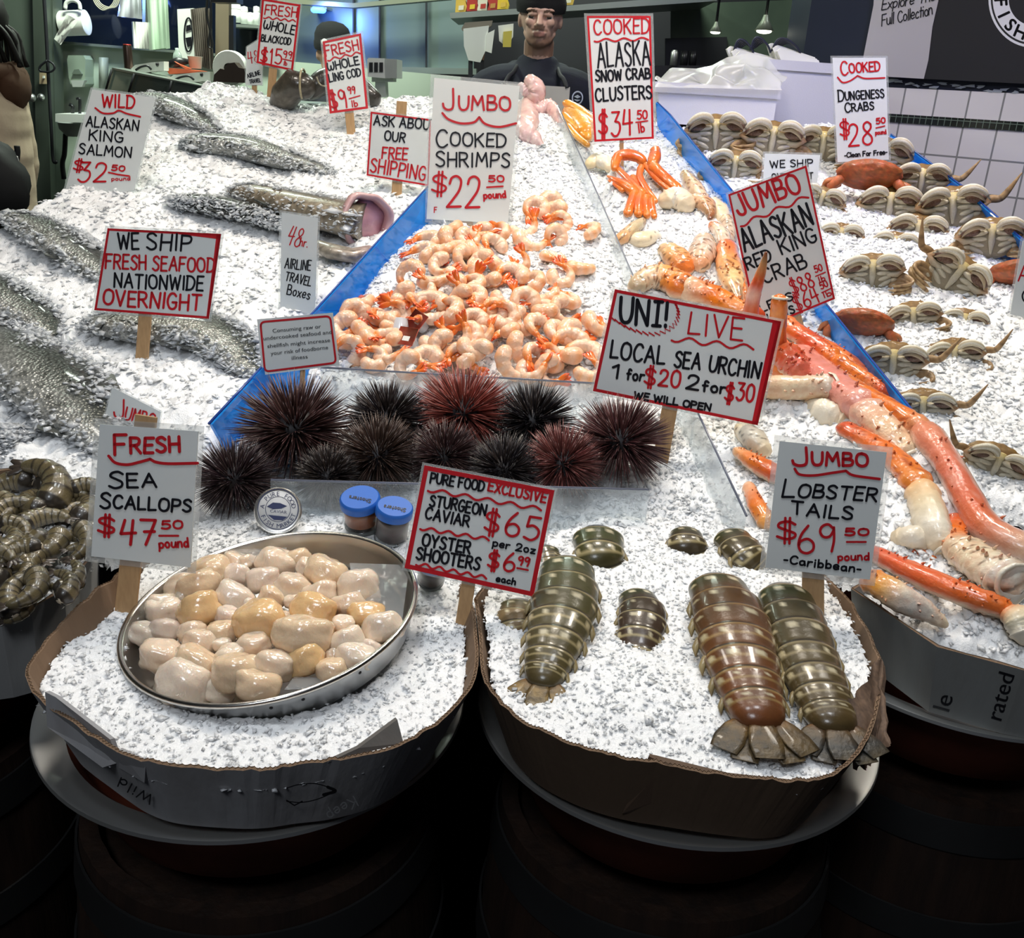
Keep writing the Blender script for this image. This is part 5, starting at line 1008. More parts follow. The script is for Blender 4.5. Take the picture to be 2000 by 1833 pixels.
def build_scallops():
    rg = random.Random(4); lab = rowlabels([(a, b) for a, b, c, d in SC], 7, 'pale raw sea scallop, %s in the %s row of the pan')
    pal = [(.83, .66, .50), (.86, .71, .56), (.80, .60, .40), (.85, .70, .58), (.88, .74, .60)]
    gold = {21, 23, 43, 24, 27}
    for i, (x, y, w_, h_) in enumerate(SC):
        px, py = 200 + x / 3.077, 1020 + y / 3.077
        ctr = ((px - 520) / 300) ** 2 + ((py - 1220) / 170) ** 2
        hgt = -.026 + .024 * max(0, 1 - ctr) + rg.uniform(0, .006) + (.006 if w_ > 220 else 0)
        p = hitplane(px, py, TC + TN * hgt, TN); R = pxm(max(w_, h_) / 3.077 / 2, p) * 1.13; asp = h_ / w_; dd = p - TC; mxr = TR_ - .012 - R * .62
        if dd.length > mxr: q_ = TC + dd * (mxr / dd.length); p = q_
        col = (.82, .53, .25) if i in gold else pal[rg.randrange(5)]
        mb = MB(); tilt = rg.uniform(-.5, .5); tq = Quaternion((1, 0, 0), -.35 + rg.uniform(-.35, .35)) @ Quaternion((0, 1, 0), tilt); M = tq.to_matrix()
        sd = rg.random() * 50; el = rg.uniform(.9, 1.0); Hh = rg.uniform(.62, .80)
        def f(d):
            # rounded-off short cylinder, lumpy
            rr = math.hypot(d.x, d.y); q = 1 / max((rr ** 3.3 + abs(d.z) ** 3.3) ** (1 / 3.3), 1e-6)
            return q * (1 + .16 * nz(d, 1.5, sd) + .06 * nz(d, 3.5, sd) + .05 * abs(math.sin(2.2 * math.atan2(d.y, d.x) + sd)) * (1 - abs(d.z)))
        mb.ball(p, (R * .96, R * el * .92, R * Hh), M, col, 26, 18, f); o = mb.build('sea_scallop', M_SCAL, at=p); tag(o, lab[i], 'scallop', 'raw scallops in the pan')
    # liner film under the scallops
    e = empty('liner_film', TC, 'clear plastic liner sheet sticking out under the scallops', 'plastic sheet')
    mb = MB(); rows = []
    for t in np.linspace(0, 1, 14):
        row = []
        for k in range(14):
            u = k / 13; q = lerp(lerp((683, 1100), (800, 1104), u), lerp((690, 1180), (785, 1215), u), t)
            row.append(hitplane(q[0], q[1], TC + TN * (-.006 + .004 * nz((q[0], q[1], 0), .05)), TN))
        rows.append(row)
    mb.grid(rows); mb.build('film_corner', M_FILM, e); mb = MB(); rows = []
    for t in np.linspace(0, 1, 10):
        row = []
        for k in range(12):
            u = k / 11; q = lerp(lerp((420, 1075), (560, 1070), u), lerp((470, 1105), (560, 1085), u), t); row.append(hitplane(q[0], q[1], TC + TN * (-.008 + .012 * (1 - t) * math.sin(u * 3.1) + .004 * nz((q[0], q[1], 3), .06)), TN))
        rows.append(row)
    mb.grid(rows); mb.build('film_corner', M_FILM, e); mb = MB(); rows = []
    for t in np.linspace(0, 1, 8):
        row = []
        for k in range(12):
            u = k / 11; q = lerp(lerp((575, 1322), (640, 1325), u), lerp((555, 1348), (640, 1345), u), t); row.append(hitplane(q[0], q[1], TC + TN * (-.010 + .012 * math.sin(t * 2) * (1 - u) + .003 * nz((q[0], q[1], 3), .06)), TN))
        rows.append(row)
    mb.grid(rows); mb.build('film_corner', M_FILM, e)
build_pan(); build_scallops()
# ------------------------------------------------------------------ cooked shrimp
M_SHR = mat('shrimp_flesh', (1, 1, 1), .22, coat=.5, vcol=True, var=.25, vscale=60, col2=(.85, .42, .22), bump=.3, bscale=14, sss=.2)
M_SHT = mat('shrimp_tail', (1, 1, 1), .25, coat=.5, vcol=True, var=.3, vscale=80, col2=(.75, .10, .03))
def shrimp_proto(kind, sd):
    """curled tail-on shrimp, unit: about 1 across, lying in its own xy plane"""
    rg = random.Random(sd); pts = []; rad = []; n = 26; turn = [4.4, 3.5, 2.6][kind]; r0 = [.30, .34, .44][kind]
    for i in range(n):
        t = i / (n - 1); a = turn * t + .2; r = r0 * (1 + .16 * t)
        pts.append(V((r * math.cos(a), r * math.sin(a), .06 * math.sin(3 * t + sd)))); q = (1 - .56 * t ** 1.3) * (1.0 if t > .1 else .8 + 2 * t); rad.append((.265 * q, .26 * q))
    seg = lambda i, a: 1 + .055 * math.cos(min(i, n - 1) / n * 2 * math.pi * 5.5) - .10 * (1 if abs(((a + .4) % (2 * math.pi)) - math.pi) < .16 else 0)
    def cf(i, a):
        t = i / (n - 1); b = .5 + .5 * math.cos(t * 2 * math.pi * 5.5 + 1); out = .5 + .5 * math.cos(a)
        c = lerp((.92, .72, .56), (.88, .40, .16), min(1, .55 * b * out + .30 * out * out + .1)); return lerp(c, (.88, .30, .08), smooth01((t - .82) / .18))
    root = bpy.data.objects.new('cooked_shrimp', None); COL.objects.link(root)
    mb = MB(); mb.sweep(pts, rad, 14, cf, up=(0, 0, 1), fn=seg); mb.build('body', M_SHR, root)
    t = (pts[-1] - pts[-2]).normalized(); sd_ = t.cross(V((0, 0, 1))).normalized(); mb = MB()
    last = pts[-1]; mb.sweep([last - t * .02, last + t * .12], [(.12, .12), (.10, .09)], 10, (.82, .24, .05))
    for k in (-1.0, -.35, .35, 1.0):
        d = (t + sd_ * .42 * k).normalized(); o = V((0, 0, .02 * (1 if abs(k) > .5 else -1)))
        mb.sweep([last + t * .08 + o, last + t * .08 + d * .18 + o, last + t * .08 + d * .36 + o + V((0, 0, .02)), last + t * .08 + d * .46 + o], [(.05, .03), (.09, .03), (.08, .022), (.025, .01)], 8, [(.85, .25, .04), (.82, .20, .03), (.75, .12, .02), (.55, .05, .02)])
    mb.build('tail', M_SHT, root)
    return root
SH = [(1440,90),(1540,60),(1350,180),(1560,110),(1590,180),(1410,260),(1560,265),(1750,240),(900,220),(920,290),(1020,270),(1100,240),(1200,240),(1180,320),(760,290),(720,370),(840,340),(1060,350),(860,440),(1000,410),(1090,420),(1220,420),(980,480),(650,510),(800,530),(1030,560),(1130,560),(700,600),(900,580),(1290,500),(1420,550),(1550,400),(1600,510),(1720,460),(1250,640),(1040,640),(880,640),(640,660),(520,660),(330,690),(460,720),(700,690),(970,690),(1100,690),(1370,680),(1500,640),(1640,660),(1620,730),(1480,710),(300,760),(480,790),(560,760),(800,790),(860,750),(1050,800),(1180,740),(1240,760),(1380,790),(240,830),(280,900),(380,850),(420,900),(500,890),(1110,880),(1250,870),(800,900),(920,900),(880,960),(1000,900),(1480,850),(1590,870),(1680,890),(1820,820),(260,990),(420,1030),(520,1000),(640,1080),(760,1030),(1040,970),(1090,1020),(960,1010),(1400,950),(1330,1040),(1420,1090),(1540,1110),(1540,1020),(1620,1010),(1660,960),(1740,1030),(1770,1100),(1450,1030),(1320,430),(940,370),(1150,480),(1010,730),(760,700)]
def build_shrimps():
    protos = [shrimp_proto(k, s) for k, s in ((0, 1), (1, 2), (2, 3), (0, 4), (1, 5))]; rg = random.Random(11); used = set()
    L = rowlabels(SH, 10, 'cooked pink shrimp, %s in the %s band of the heap'); key = {0: 'cooked pink shrimp'}
    for i, (x, y) in enumerate(SH):
        px, py = 600 + x / 3.226, 380 + y / 3.226; k = rg.randrange(5)
        dense = math.exp(-(((px - 900) / 170) ** 2 + ((py - 560) / 130) ** 2))
        p = hit(px, py, .012 + .040 * dense + rg.uniform(0, .008) + .012); s = .060 * rg.uniform(.9, 1.12)
        o = protos[k] if k not in used else copy_tree(protos[k]); used.add(k)
        q = Quaternion((1, 0, 0), math.radians(38) + rg.uniform(-.75, .6)) @ Quaternion((0, 1, 0), rg.uniform(-.7, .7)) @ Quaternion((0, 0, 1), rg.uniform(0, 6.28))
        o.rotation_mode = 'QUATERNION'; o.rotation_quaternion = q; o.location = p; o.scale = (s, s, s); tag(o, L[i], 'shrimp', 'cooked shrimp heaped on ice')
_q = hit(900, 560); LUMPS.append((_q.x, _q.y, .20, .034))
build_shrimps()
def sauce_cup(px, py, lab, q, top=True):
    p = hit(px, py, .035); e = empty('sauce_cup', p, lab, 'sauce cup', 'sauce cups among the shrimp', None); M = q.to_matrix(); s = .017
    mb = MB(); mb.lathe([(0, -.016), (s * .72, -.016), (s * .75, -.014), (s * .98, .006), (s, .007), (s, .009), (0, .009)], 40, p, M, fn=lambda j, a: 1 + (.03 if int(a * 40 / 6.283 + .5) % 2 else 0) * (j in (2, 3)) ); mb.build('cup', mat('cup_clear', (.62, .64, .68), .2, coat=.4), e, smooth=30)
    if top:
        mb = MB(); mb.box(p + M @ V((0, 0, .0105)), (s * 2.3, s * 2.3, .002), M, bev=.0009); mb.build('foil_lid', mat('sauce_foil', (.36, .035, .02), .3, coat=.5, var=.5, vscale=50, col2=(.55, .16, .10)), e); mb = MB(); mb.box(p + M @ V((.002, -.006, .0118)), (s * .8, s * .6, .0006), M); mb.build('printed_panel', M_PAPER, e, smooth=False)
sauce_cup(818, 632, 'red-lidded sauce cup standing tipped on edge among the shrimp', Quaternion((0, 0, 1), .5) @ Quaternion((0, 1, 0), -.9) @ Quaternion((1, 0, 0), .4))
sauce_cup(797, 663, 'red-lidded sauce cup lying nearest the front ledge', Quaternion((0, 0, 1), -.35) @ Quaternion((1, 0, 0), .75))
sauce_cup(782, 640, 'upturned clear sauce cup beside the two red-lidded ones', Quaternion((1, 0, 0), 2.6), False)
# ------------------------------------------------------------------ sea urchins
UR = [(575, 838, 112, (.045, .018, .018), 1, 'large purple-brown sea urchin at the left end of the back row'), (757, 818, 82, (.014, .010, .012), 2, 'black sea urchin between the left brown one and the red one'), (905, 806, 98, (.20, .045, .035), 3, 'bright red sea urchin at the back centre under the clear ledge'), (1040, 822, 84, (.010, .009, .012), 4, 'black sea urchin just right of the bright red one'), (1212, 862, 96, (.065, .022, .024), 5, 'purple-brown sea urchin at the right end below the uni sign'), (738, 890, 86, (.034, .018, .014), 6, 'dark brown sea urchin in front of the black one'), (868, 892, 76, (.030, .012, .014), 7, 'dark maroon sea urchin directly below the bright red one'), (1100, 905, 80, (.11, .030, .028), 8, 'reddish-brown sea urchin in the front row right of centre'), (985, 918, 76, (.008, .007, .010), 9, 'black sea urchin at the front above the caviar sign'), (458, 936, 84, (.020, .010, .014), 10, 'dark purple sea urchin lowest at the left by the scallops sign'), (640, 930, 66, (.012, .009, .010), 11, 'black sea urchin low behind the round caviar tin')]
M_URT = mat('urchin_test', (.012, .008, .010), .5)
def build_urchins():
    for (px, py, R, c, sd, lab) in UR:
        p0 = hit(px, py + R * .35, .01); r = pxm(R, p0); p = hit(px, py, r * .38 + .012); rg = random.Random(sd); e = empty('sea_urchin', p, lab, 'sea urchin', 'live sea urchins on ice')
        mb = MB(); mb.ball(p, (r * .46, r * .46, r * .36), None, (1, 1, 1), 20, 12, lambda d: 1 + .04 * nz(d, 8, sd)); mb.build('shell', M_URT, e)
        mb = MB(); N = 900
        for i in range(N):
            z = 1 - 1.75 * (i + .5) / N; a = i * 2.399963 + rg.uniform(-.1, .1); q = math.sqrt(max(0, 1 - z * z)); d = V((q * math.cos(a), q * math.sin(a), z)); d += V((rg.gauss(0, .16), rg.gauss(0, .16), rg.gauss(0, .16) - .04)); d.normalize()
            L = r * rg.uniform(.50, .72) * (1 + .18 * (rg.random() ** 3)); b = p + V((d.x * r * .43, d.y * r * .43, d.z * r * .33)); t = b + d * L
            if t.z < base(t.y) - .008: t.z = base(t.y) + rg.uniform(-.004, .004)
            s1 = d.cross(V((.3, .5, .8))).normalized(); s2 = d.cross(s1); w_ = r * rg.uniform(.014, .020); k = rg.uniform(.9, 2.4); cc = lerp(tuple(x * k for x in c), (.05 * k, .035 * k, .025 * k), rg.uniform(0, .45)); tipc = tuple(x * 1.25 for x in cc)
            v = [b + s1 * w_, b - s1 * w_ * .5 + s2 * w_ * .87, b - s1 * w_ * .5 - s2 * w_ * .87]; m = (b * .35 + t * .65); v += [m + (x - b) * .7 for x in v[:3]] + [t]
            mb.add(v, [(0, 1, 4, 3), (1, 2, 5, 4), (2, 0, 3, 5), (3, 4, 6), (4, 5, 6), (5, 3, 6)], [cc] * 3 + [cc] * 3 + [tipc])
        o = mb.build('spines', mat('urchin_spine', (1, 1, 1), .38, spec=.6, vcol=True), e); o['kind'] = 'stuff'
build_urchins()
# ------------------------------------------------------------------ tin and jars
def build_jars():
    c = hit(543, 998, .03); e = empty('caviar_tin', c - V((0, 0, .02)), 'round silver caviar tin with a dark blue printed lid label', 'tin'); n = (EYE - c).normalized(); n = (n + V((-.12, 0, .12))).normalized(); r = pxm(46, c)
    M = n.to_track_quat('Z', 'Y').to_matrix(); mb = MB(); mb.lathe([(0, -.016), (r * .93, -.016), (r * .95, -.014), (r * .95, -.005), (r, -.004), (r, .0015), (r * .96, .003), (r * .9, .0022), (0, .0022)], 48, c, M); mb.build('tin', mat('tin_silver', (.72, .71, .68), .25, metal=.9), e, smooth=40)
    mb = MB(); mb.lathe([(0, .0027), (r * .84, .0027), (r * .85, .0022)], 48, c, M); mb.build('label', mat('tin_label', (.62, .62, .62), .4), e)
    cc = c + n * .0031; t = MB()
    def ring(r0, r1): 
        for k in range(60):
            a0, a1 = 6.2832 * k / 60, 6.2832 * (k + 1) / 60; t.add([(543 + a * math.cos(b), 995 + a * math.sin(b), 0) for a, b in ((r0, a0), (r0, a1), (r1, a1), (r1, a0))], [(0, 1, 2, 3)])
    ring(40, 38.6); ring(25, 24); 
    def arc(txt, a0, step, r, h, flip):
        for k, ch in enumerate(txt):
            if ch == ' ': continue
            a = math.radians(a0 + k * step); x, y = 543 + r * math.cos(a), 996 - r * math.sin(a); vs, fs, w_ = ftext(ch); th = a - math.pi / 2 if not flip else a + math.pi / 2
            t.add([(x + math.cos(th) * (vx - w_ / 2) * h - math.sin(th) * (vy - .5) * h, y - math.sin(th) * (vx - w_ / 2) * h - math.cos(th) * (vy - .5) * h, 0) for vx, vy in vs], fs)
    arc('A PURE FOOD', 168, -15.5, 31.5, 9, False); arc('FISH MARKET', 204, 13.5, 31.5, 9, True)
    printed(t, 'CAVIAR', (527, 1001), (560, 1004), 6); t.add([(521 + x, 988 + y, 0) for x, y in ((0, 2), (12, -6), (26, -5), (40, 1), (28, 6), (12, 7))], [(0, 1, 2, 3, 4, 5)]); t.add([(523, 1006, 0), (561, 1010, 0), (552, 1017, 0), (535, 1016, 0)], [(0, 1, 2, 3)])
    o = MB(); o.add([hitplane(x, y, cc, n) for x, y, _ in t.v], t.f); o.build('printed_lettering', mat('ink_navy', (.02, .03, .10), .5), e, smooth=False)
    def jar(px, py, R, tilt, lab, body, H=1.75, lid=True):
        top = hit(px, py, .055); r = pxm(R, top); ax = V(tilt).normalized(); M = ax.to_track_quat('Z', 'X').to_matrix(); e = empty('oyster_jar', top - ax * r * H, lab, 'jar', 'oyster shooter jars')
        if lid: mb = MB(); mb.lathe([(0, .003), (r * .9, .003), (r * .98, .001), (r, -.002), (r, -.010), (r * .95, -.011)], 40, top, M); mb.build('lid', mat('lid_blue', (.02, .13, .52), .4), e, smooth=40)
        if lid: vs = MB(); letter(vs, 'Shooters', (px + 22, py + 2), (px - 20, py - 6), 7, hw=.8); o = MB(); o.add([hitplane(x, y, top + ax * .0035, ax) for x, y, _ in vs.v], vs.f); o.build('lid_lettering', M_BLK, e, smooth=False)
        mb = MB(); mb.lathe([(r * .9, -.010), (r * .94, -.016), (r * .94, -r * (H - .35)), (r * .88, -r * (H - .2))], 40, top, M); mb.build('glass', clearmat('jar_glass', (.93, .95, .95), 1, .04, .04, dfac=.02), e)
        mb = MB(); mb.lathe([(0, -.013), (r * .84, -.013), (r * .86, -.02), (r * .86, -r * (H - .45)), (0, -r * (H - .4))], 32, top, M); mb.build('contents', body, e)
        mb = MB(); mb.lathe([(r * .86, -r * (H - .25)), (r * .92, -r * (H - .22)), (r * .90, -r * H), (r * .6, -r * (H + .02)), (0, -r * (H - .1)), (0, -r * (H - .2))], 32, top, M); mb.build('glass_foot', mat('foot_glass', (.10, .11, .11), .06, spec=.8), e)
        mb = MB(); rows = []
        for u in np.linspace(-.2, 1.1, 12):
            a = -1.57 + (u - .3) * 1.2; rows.append([top + M @ V((r * .955 * math.cos(a), r * .955 * math.sin(a), z)) for z in (-.022, -r * .95)])
        mb.grid(rows); mb.build('label', mat('jar_label', (.10, .045, .03), .5, var=.8, vscale=60, col2=(.35, .3, .25)), e)
    jar(703, 974, 40, (-.05, -.28, 1), 'blue-lidded oyster jar with orange-brown contents', mat('jar_orange', (.30, .09, .03), .3, coat=.3))
    jar(771, 992, 37, (.12, -.2, 1), 'blue-lidded oyster jar with dark contents by the caviar sign', mat('jar_dark', (.05, .022, .015), .3, coat=.3), 2.2)
    jar(846, 1092, 30, (.1, -.55, 1), 'dark jar half hidden below the caviar sign', mat('jar_dark', (.05, .022, .015), .3), 2.6, True)
build_jars()
# ------------------------------------------------------------------ lobster tails
M_LOB = mat('lobster_shell', (1, 1, 1), .3, coat=.25, vcol=True, var=.45, vscale=35, col2=(.035, .025, .012), bump=.1, bscale=160)
M_FAN = mat('lobster_fan', (1, 1, 1), .45, coat=.1, vcol=True, var=.7, vscale=90, col2=(.012, .012, .012), bump=.35, bscale=180, stretch=(1, 1, 1))
def lobster_tail(path, c1, c2, lab, fan=True, seed=0, nseg=7, band=(.42, .34, .17), fanc=(.07, .05, .03)):
    """path = [(px, py, half width px, height over ice)] from the cut end to the fan"""
    Q = catmull([(x, y, w_, h) for x, y, w_, h in path], nseg * 10); P = []; R = []
    for x, y, w_, h in Q: p = hit(x, y, h); P.append(p); R.append(pxm(w_, p))
    n = len(P); e = empty('lobster_tail', P[n // 2], lab, 'lobster tail', 'lobster tails on ice'); mb = MB(); NA = 40
    def prof(i):
        f = (i / (n - 1) * nseg * .999) % 1.0; return f
    def fn(i, a):
        f = prof(i); return 1.03 - .10 * f if f > .12 else .91 + f
    def cf(i, a):
        f = prof(i); k = int(min(i / (n - 1) * nseg, nseg - 1)); t = i / (n - 1); up = math.sin(a)
        base_c = lerp(c1, c2, t)
        if k == 0 and f < .75: base_c = lerp((.03, .05, .015), base_c, f)
        if f < .10: return (.008, .007, .005)
        if f < .20 or (.54 < f < .59 and k > 0): return band
        for s in (-1, 1):
            da = a - math.pi / 2 - s * (.38 + .06 * (k % 2))
            if abs(da) < .10 and .30 < f < .46: return (.70, .62, .42)
            da = a - math.pi / 2 - s * 1.15
            if abs(da) < .11 and .34 < f < .50: return (.66, .55, .32)
        return lerp(base_c, (.42, .32, .16), .55 * smooth01((.25 - up) / .5))
    rad = [(r, r * .62) for r in R]; mb.sweep(P, rad, NA, cf, up=(0, 0, 1), fn=fn); mb.build('shell', M_LOB, e)
    # side spikes on each ring
    ax = [(P[min(i + 1, n - 1)] - P[max(i - 1, 0)]).normalized() for i in range(n)]
    for k in range(1, nseg):
        i = int((k + .15) / nseg * (n - 1)); sd = ax[i].cross(V((0, 0, 1))).normalized()
        for s in (-1, 1):
            mb = MB(); b = P[i] + sd * s * R[i] * .93; mb.sweep([b, b + sd * s * R[i] * .12 + ax[i] * R[i] * .18 - V((0, 0, R[i] * .12)), b + sd * s * R[i] * .13 + ax[i] * R[i] * .42 - V((0, 0, R[i] * .2))], [(R[i] * .13, R[i] * .1), (R[i] * .10, R[i] * .08), (R[i] * .02, R[i] * .02)], 8, [(.30, .22, .10), (.42, .33, .16), (.2, .14, .06)]); mb.build('side_spike', M_LOB, e)
    if fan:
        p = P[-1]; t = ax[-1]; sd = t.cross(V((0, 0, 1))).normalized(); r = R[-1]; up = sd.cross(t).normalized()
        for k, (an, L, w_) in enumerate(((-.62, 1.8, .50), (.62, 1.8, .50), (-.30, 2.05, .48), (.30, 2.05, .48), (0, 2.0, .55))):
            d = (t + sd * an).normalized(); b = p + sd * an * r * .9 + up * (.10 * r if abs(an) < .1 else -.03 * r * k); cc = fanc; mb = MB()
            mb.sweep([b, b + d * L * r * .3, b + d * L * r * .65 - up * r * .05, b + d * L * r * .95 - up * r * .10], [(r * .22, r * .13), (r * w_ * .9, r * .06), (r * w_ * 1.1, r * .035), (r * w_ * .95, r * .018)], 14, [lerp((.34, .14, .04), cc, .1), lerp((.24, .14, .05), cc, .5), cc, lerp((.20, .15, .08), cc, .5)], fn=lambda i, a: 1 + .05 * math.cos(a * 7)); mb.build('tail_lobe', M_FAN, e)
lobster_tail([(1108, 1112, 52, .028), (1104, 1170, 66, .03), (1090, 1230, 62, .03), (1072, 1290, 50, .026), (1060, 1330, 38, .02)], (.075, .075, .03), (.10, .075, .03), 'olive green lobster tail with bold cream bands at the left', seed=1, fanc=(.30, .20, .07))
lobster_tail([(1244, 1168, 36, .012), (1255, 1200, 47, .016), (1250, 1240, 46, .012), (1244, 1290, 38, .002), (1242, 1318, 30, -.008)], (.05, .035, .022), (.06, .03, .02), 'small dark brown lobster tail half sunk in the middle', fan=True, seed=2, nseg=6, fanc=(.12, .08, .05))
lobster_tail([(1400, 1148, 56, .03), (1425, 1205, 74, .034), (1442, 1270, 76, .034), (1462, 1340, 68, .032), (1482, 1405, 56, .03)], (.085, .048, .018), (.19, .062, .02), 'large orange-brown lobster tail with its fan over the box edge', seed=3, band=(.34, .21, .08), fanc=(.10, .062, .02))
lobster_tail([(1532, 1165, 52, .028), (1556, 1225, 62, .03), (1582, 1300, 62, .03), (1608, 1365, 58, .03), (1628, 1415, 50, .028)], (.065, .055, .022), (.10, .065, .024), 'olive brown lobster tail at the right with a dark grey fan', seed=4, band=(.30, .24, .13), fanc=(.035, .035, .032))
lobster_tail([(1168, 1052, 50, .01), (1172, 1090, 49, .008), (1176, 1120, 42, -.012)], (.06, .07, .02), (.07, .05, .02), 'green-topped lobster tail poking up at the back behind the banded one', False, 5, 3)
lobster_tail([(1340, 1044, 30, .006), (1342, 1068, 40, .006), (1344, 1092, 36, -.01)], (.05, .04, .02), (.06, .04, .02), 'small lobster tail poking out at the back centre', False, 6, 3)
lobster_tail([(1428, 1052, 38, .008), (1458, 1085, 43, .012), (1490, 1120, 30, -.004)], (.07, .055, .025), (.07, .05, .022), 'striped lobster tail lying left of the lobster sign', False, 7, 4)
lobster_tail([(1066, 1078, 26, .006), (1076, 1110, 30, .0)], (.07, .06, .03), (.08, .06, .03), 'lobster tail edge peeping out right of the caviar sign', False, 8, 3)
lobster_tail([(1014, 1190, 40, .006), (1008, 1225, 42, .004), (1022, 1262, 26, -.008)], (.22, .15, .07), (.2, .13, .06), 'pale brown lobster tail lying left of the banded one', False, 9, 4)
# ------------------------------------------------------------------ whole fish
FROST = []
M_FISH = mat('fish_skin', (1, 1, 1), .28, metal=.35, coat=.4, vcol=True, var=.8, vscale=55, col2=(.045, .05, .04), bump=.6, bscale=170, bkind='voro')
M_FISHD = mat('dark_fish_skin', (1, 1, 1), .3, metal=.1, coat=.5, vcol=True, var=.6, vscale=70, col2=(.02, .016, .01), bump=.25, bscale=150)
M_FIN = mat('fish_fin', (.09, .095, .085), .45, var=.4, vscale=60)
M_EYE = mat('fish_eye', (.01, .01, .012), .08)
M_MEAT = mat('pink_meat', (1, 1, 1), .25, coat=.4, vcol=True, var=.5, vscale=50, col2=(.55, .28, .28), bump=.2, bscale=120)
def fish(path, side, lab, pal, m, name='salmon', cat='fish', head=True, tail=True, thick=.45, sink=.25, rnd=True, frost=1.0):
    """path = [(px, py, half height px)] head to tail over the ice; side +1 puts the back to the left of the head-to-tail line seen from above"""
    Q = catmull(path, 44); pts = []; rad = []
    for x, y, h in Q:
        p = hit(x, y); r = pxm(h, p); pts.append(p + V((0, 0, r * thick * (1 - 2 * sink)))); rad.append((r, r * thick))
    back, mid, belly = pal; e = empty(name, pts[20], lab, cat, 'whole fish on the ice bank')
    def cf(i, a):
        s = math.cos(a) * side; t = smooth01((s + .75) / 1.25); c = lerp(belly, mid, smooth01(t * 2)) if t < .5 else lerp(mid, back, smooth01((t - .5) * 2))
        sp = nz((i * .9, a * 6, 0), 1.0, 3)
        if s > .2 and sp > .28: c = tuple(v * .45 for v in c)
        if abs(s - .12) < .07: c = tuple(v * .55 for v in c)
        if head and i < 8: c = lerp(c, tuple(v * .7 for v in back), .45)
        return c
    n = len(pts); f = lambda i, a: (1 - .05 * (1 if head and i == 8 else 0))
    mb = MB(); mb.sweep(pts, rad, 30, cf, up=(0, 0, 1), fn=f, round_=rnd); mb.build('body', m, e); rf = random.Random(len(lab))
    for v in mb.v:
        q = V(v); j = min(range(len(pts)), key=lambda i: (pts[i] - q).length_squared); d = q - pts[j]; tt = (pts[min(j + 1, len(pts) - 1)] - pts[max(j - 1, 0)]).normalized(); sd = tt.cross(V((0, 0, 1))).normalized(); s = d.dot(sd) * side / rad[j][0]; zz = d.z / rad[j][1]
        pr = (.6 * smooth01((s - .05 + .9 * nz(q, 11, 3)) / .5) + .35 * smooth01((-.6 - s) / .3)) * frost
        for _ in range(7):
            if rf.random() < pr * .8: FROST.append((q.x + rf.gauss(0, .006), q.y + rf.gauss(0, .006), q.z + .001 + .003 * rf.random()))
    ax = [(pts[min(i + 1, n - 1)] - pts[max(i - 1, 0)]).normalized() for i in range(n)]; S = [a.cross(V((0, 0, 1))).normalized() for a in ax]; U = [s.cross(a).normalized() for s, a in zip(S, ax)]
    def fin(i, s, L, w_, name, lean=.6, up=0.1):
        b0, b1 = pts[i] + S[i] * s * rad[i][0] * .92 + U[i] * rad[i][1] * up, pts[min(i + w_, n - 1)] + S[min(i + w_, n - 1)] * s * rad[min(i + w_, n - 1)][0] * .9 + U[i] * rad[i][1] * up
        d = (S[i] * s + ax[i] * lean).normalized(); mb = MB(); mb.sheet([b0, b0 + d * L * .9, b0 + d * L + ax[i] * L * .35, b1 + d * L * .35, b1], .003, U[i]); mb.build(name, M_FIN, e, smooth=False)
    if tail:
        i = n - 1; b = pts[i]; r = rad[n // 2][0]; mb = MB(); a, s = ax[i], S[i]; mb.sheet([b + s * rad[i][0], b + s * r * 1.0 + a * r * 1.1, b + a * r * .75, b - s * r * 1.0 + a * r * 1.1, b - s * rad[i][0]], .006, U[i]); mb.build('tail_fin', M_FIN, e, smooth=False)
    fin(int(n * .45), side, rad[n // 2][0] * .35, 7, 'dorsal_fin'); fin(int(n * .62), -side, rad[n // 2][0] * .3, 4, 'belly_fin')
    if head:
        i = 4; mb = MB(); c = pts[i] + S[i] * side * rad[i][0] * .25 + U[i] * rad[i][1] * .85; r = rad[8][0] * .11; mb.ball(c, (r, r, r * .6)); mb.build('eye', M_EYE, e)
        i = 10; mb = MB(); L = [pts[i] + S[i] * rad[i][0] * math.cos(a) * 1.015 + U[i] * rad[i][1] * math.sin(a) * 1.02 + ax[i] * rad[i][0] * .22 * math.sin(a) for a in np.linspace(.15, 2.99, 16)]; mb.tube(L, rad[i][0] * .035, 6); mb.build('gill_slit', M_EYE, e)
        mb = MB(); i = 13; c = pts[i] - S[i] * side * rad[i][0] * .45 + U[i] * rad[i][1] * .8; q = rad[i][0]; mb.sheet([c, c + ax[i] * q * .9 - S[i] * side * q * .25, c + ax[i] * q * .75 - S[i] * side * q * .5, c - S[i] * side * q * .2], .004, U[i]); mb.build('pectoral_fin', M_FIN, e, smooth=False)
    return e, pts, rad, ax, S, U
SAL = ((.025, .030, .024), (.15, .16, .145), (.52, .52, .49))
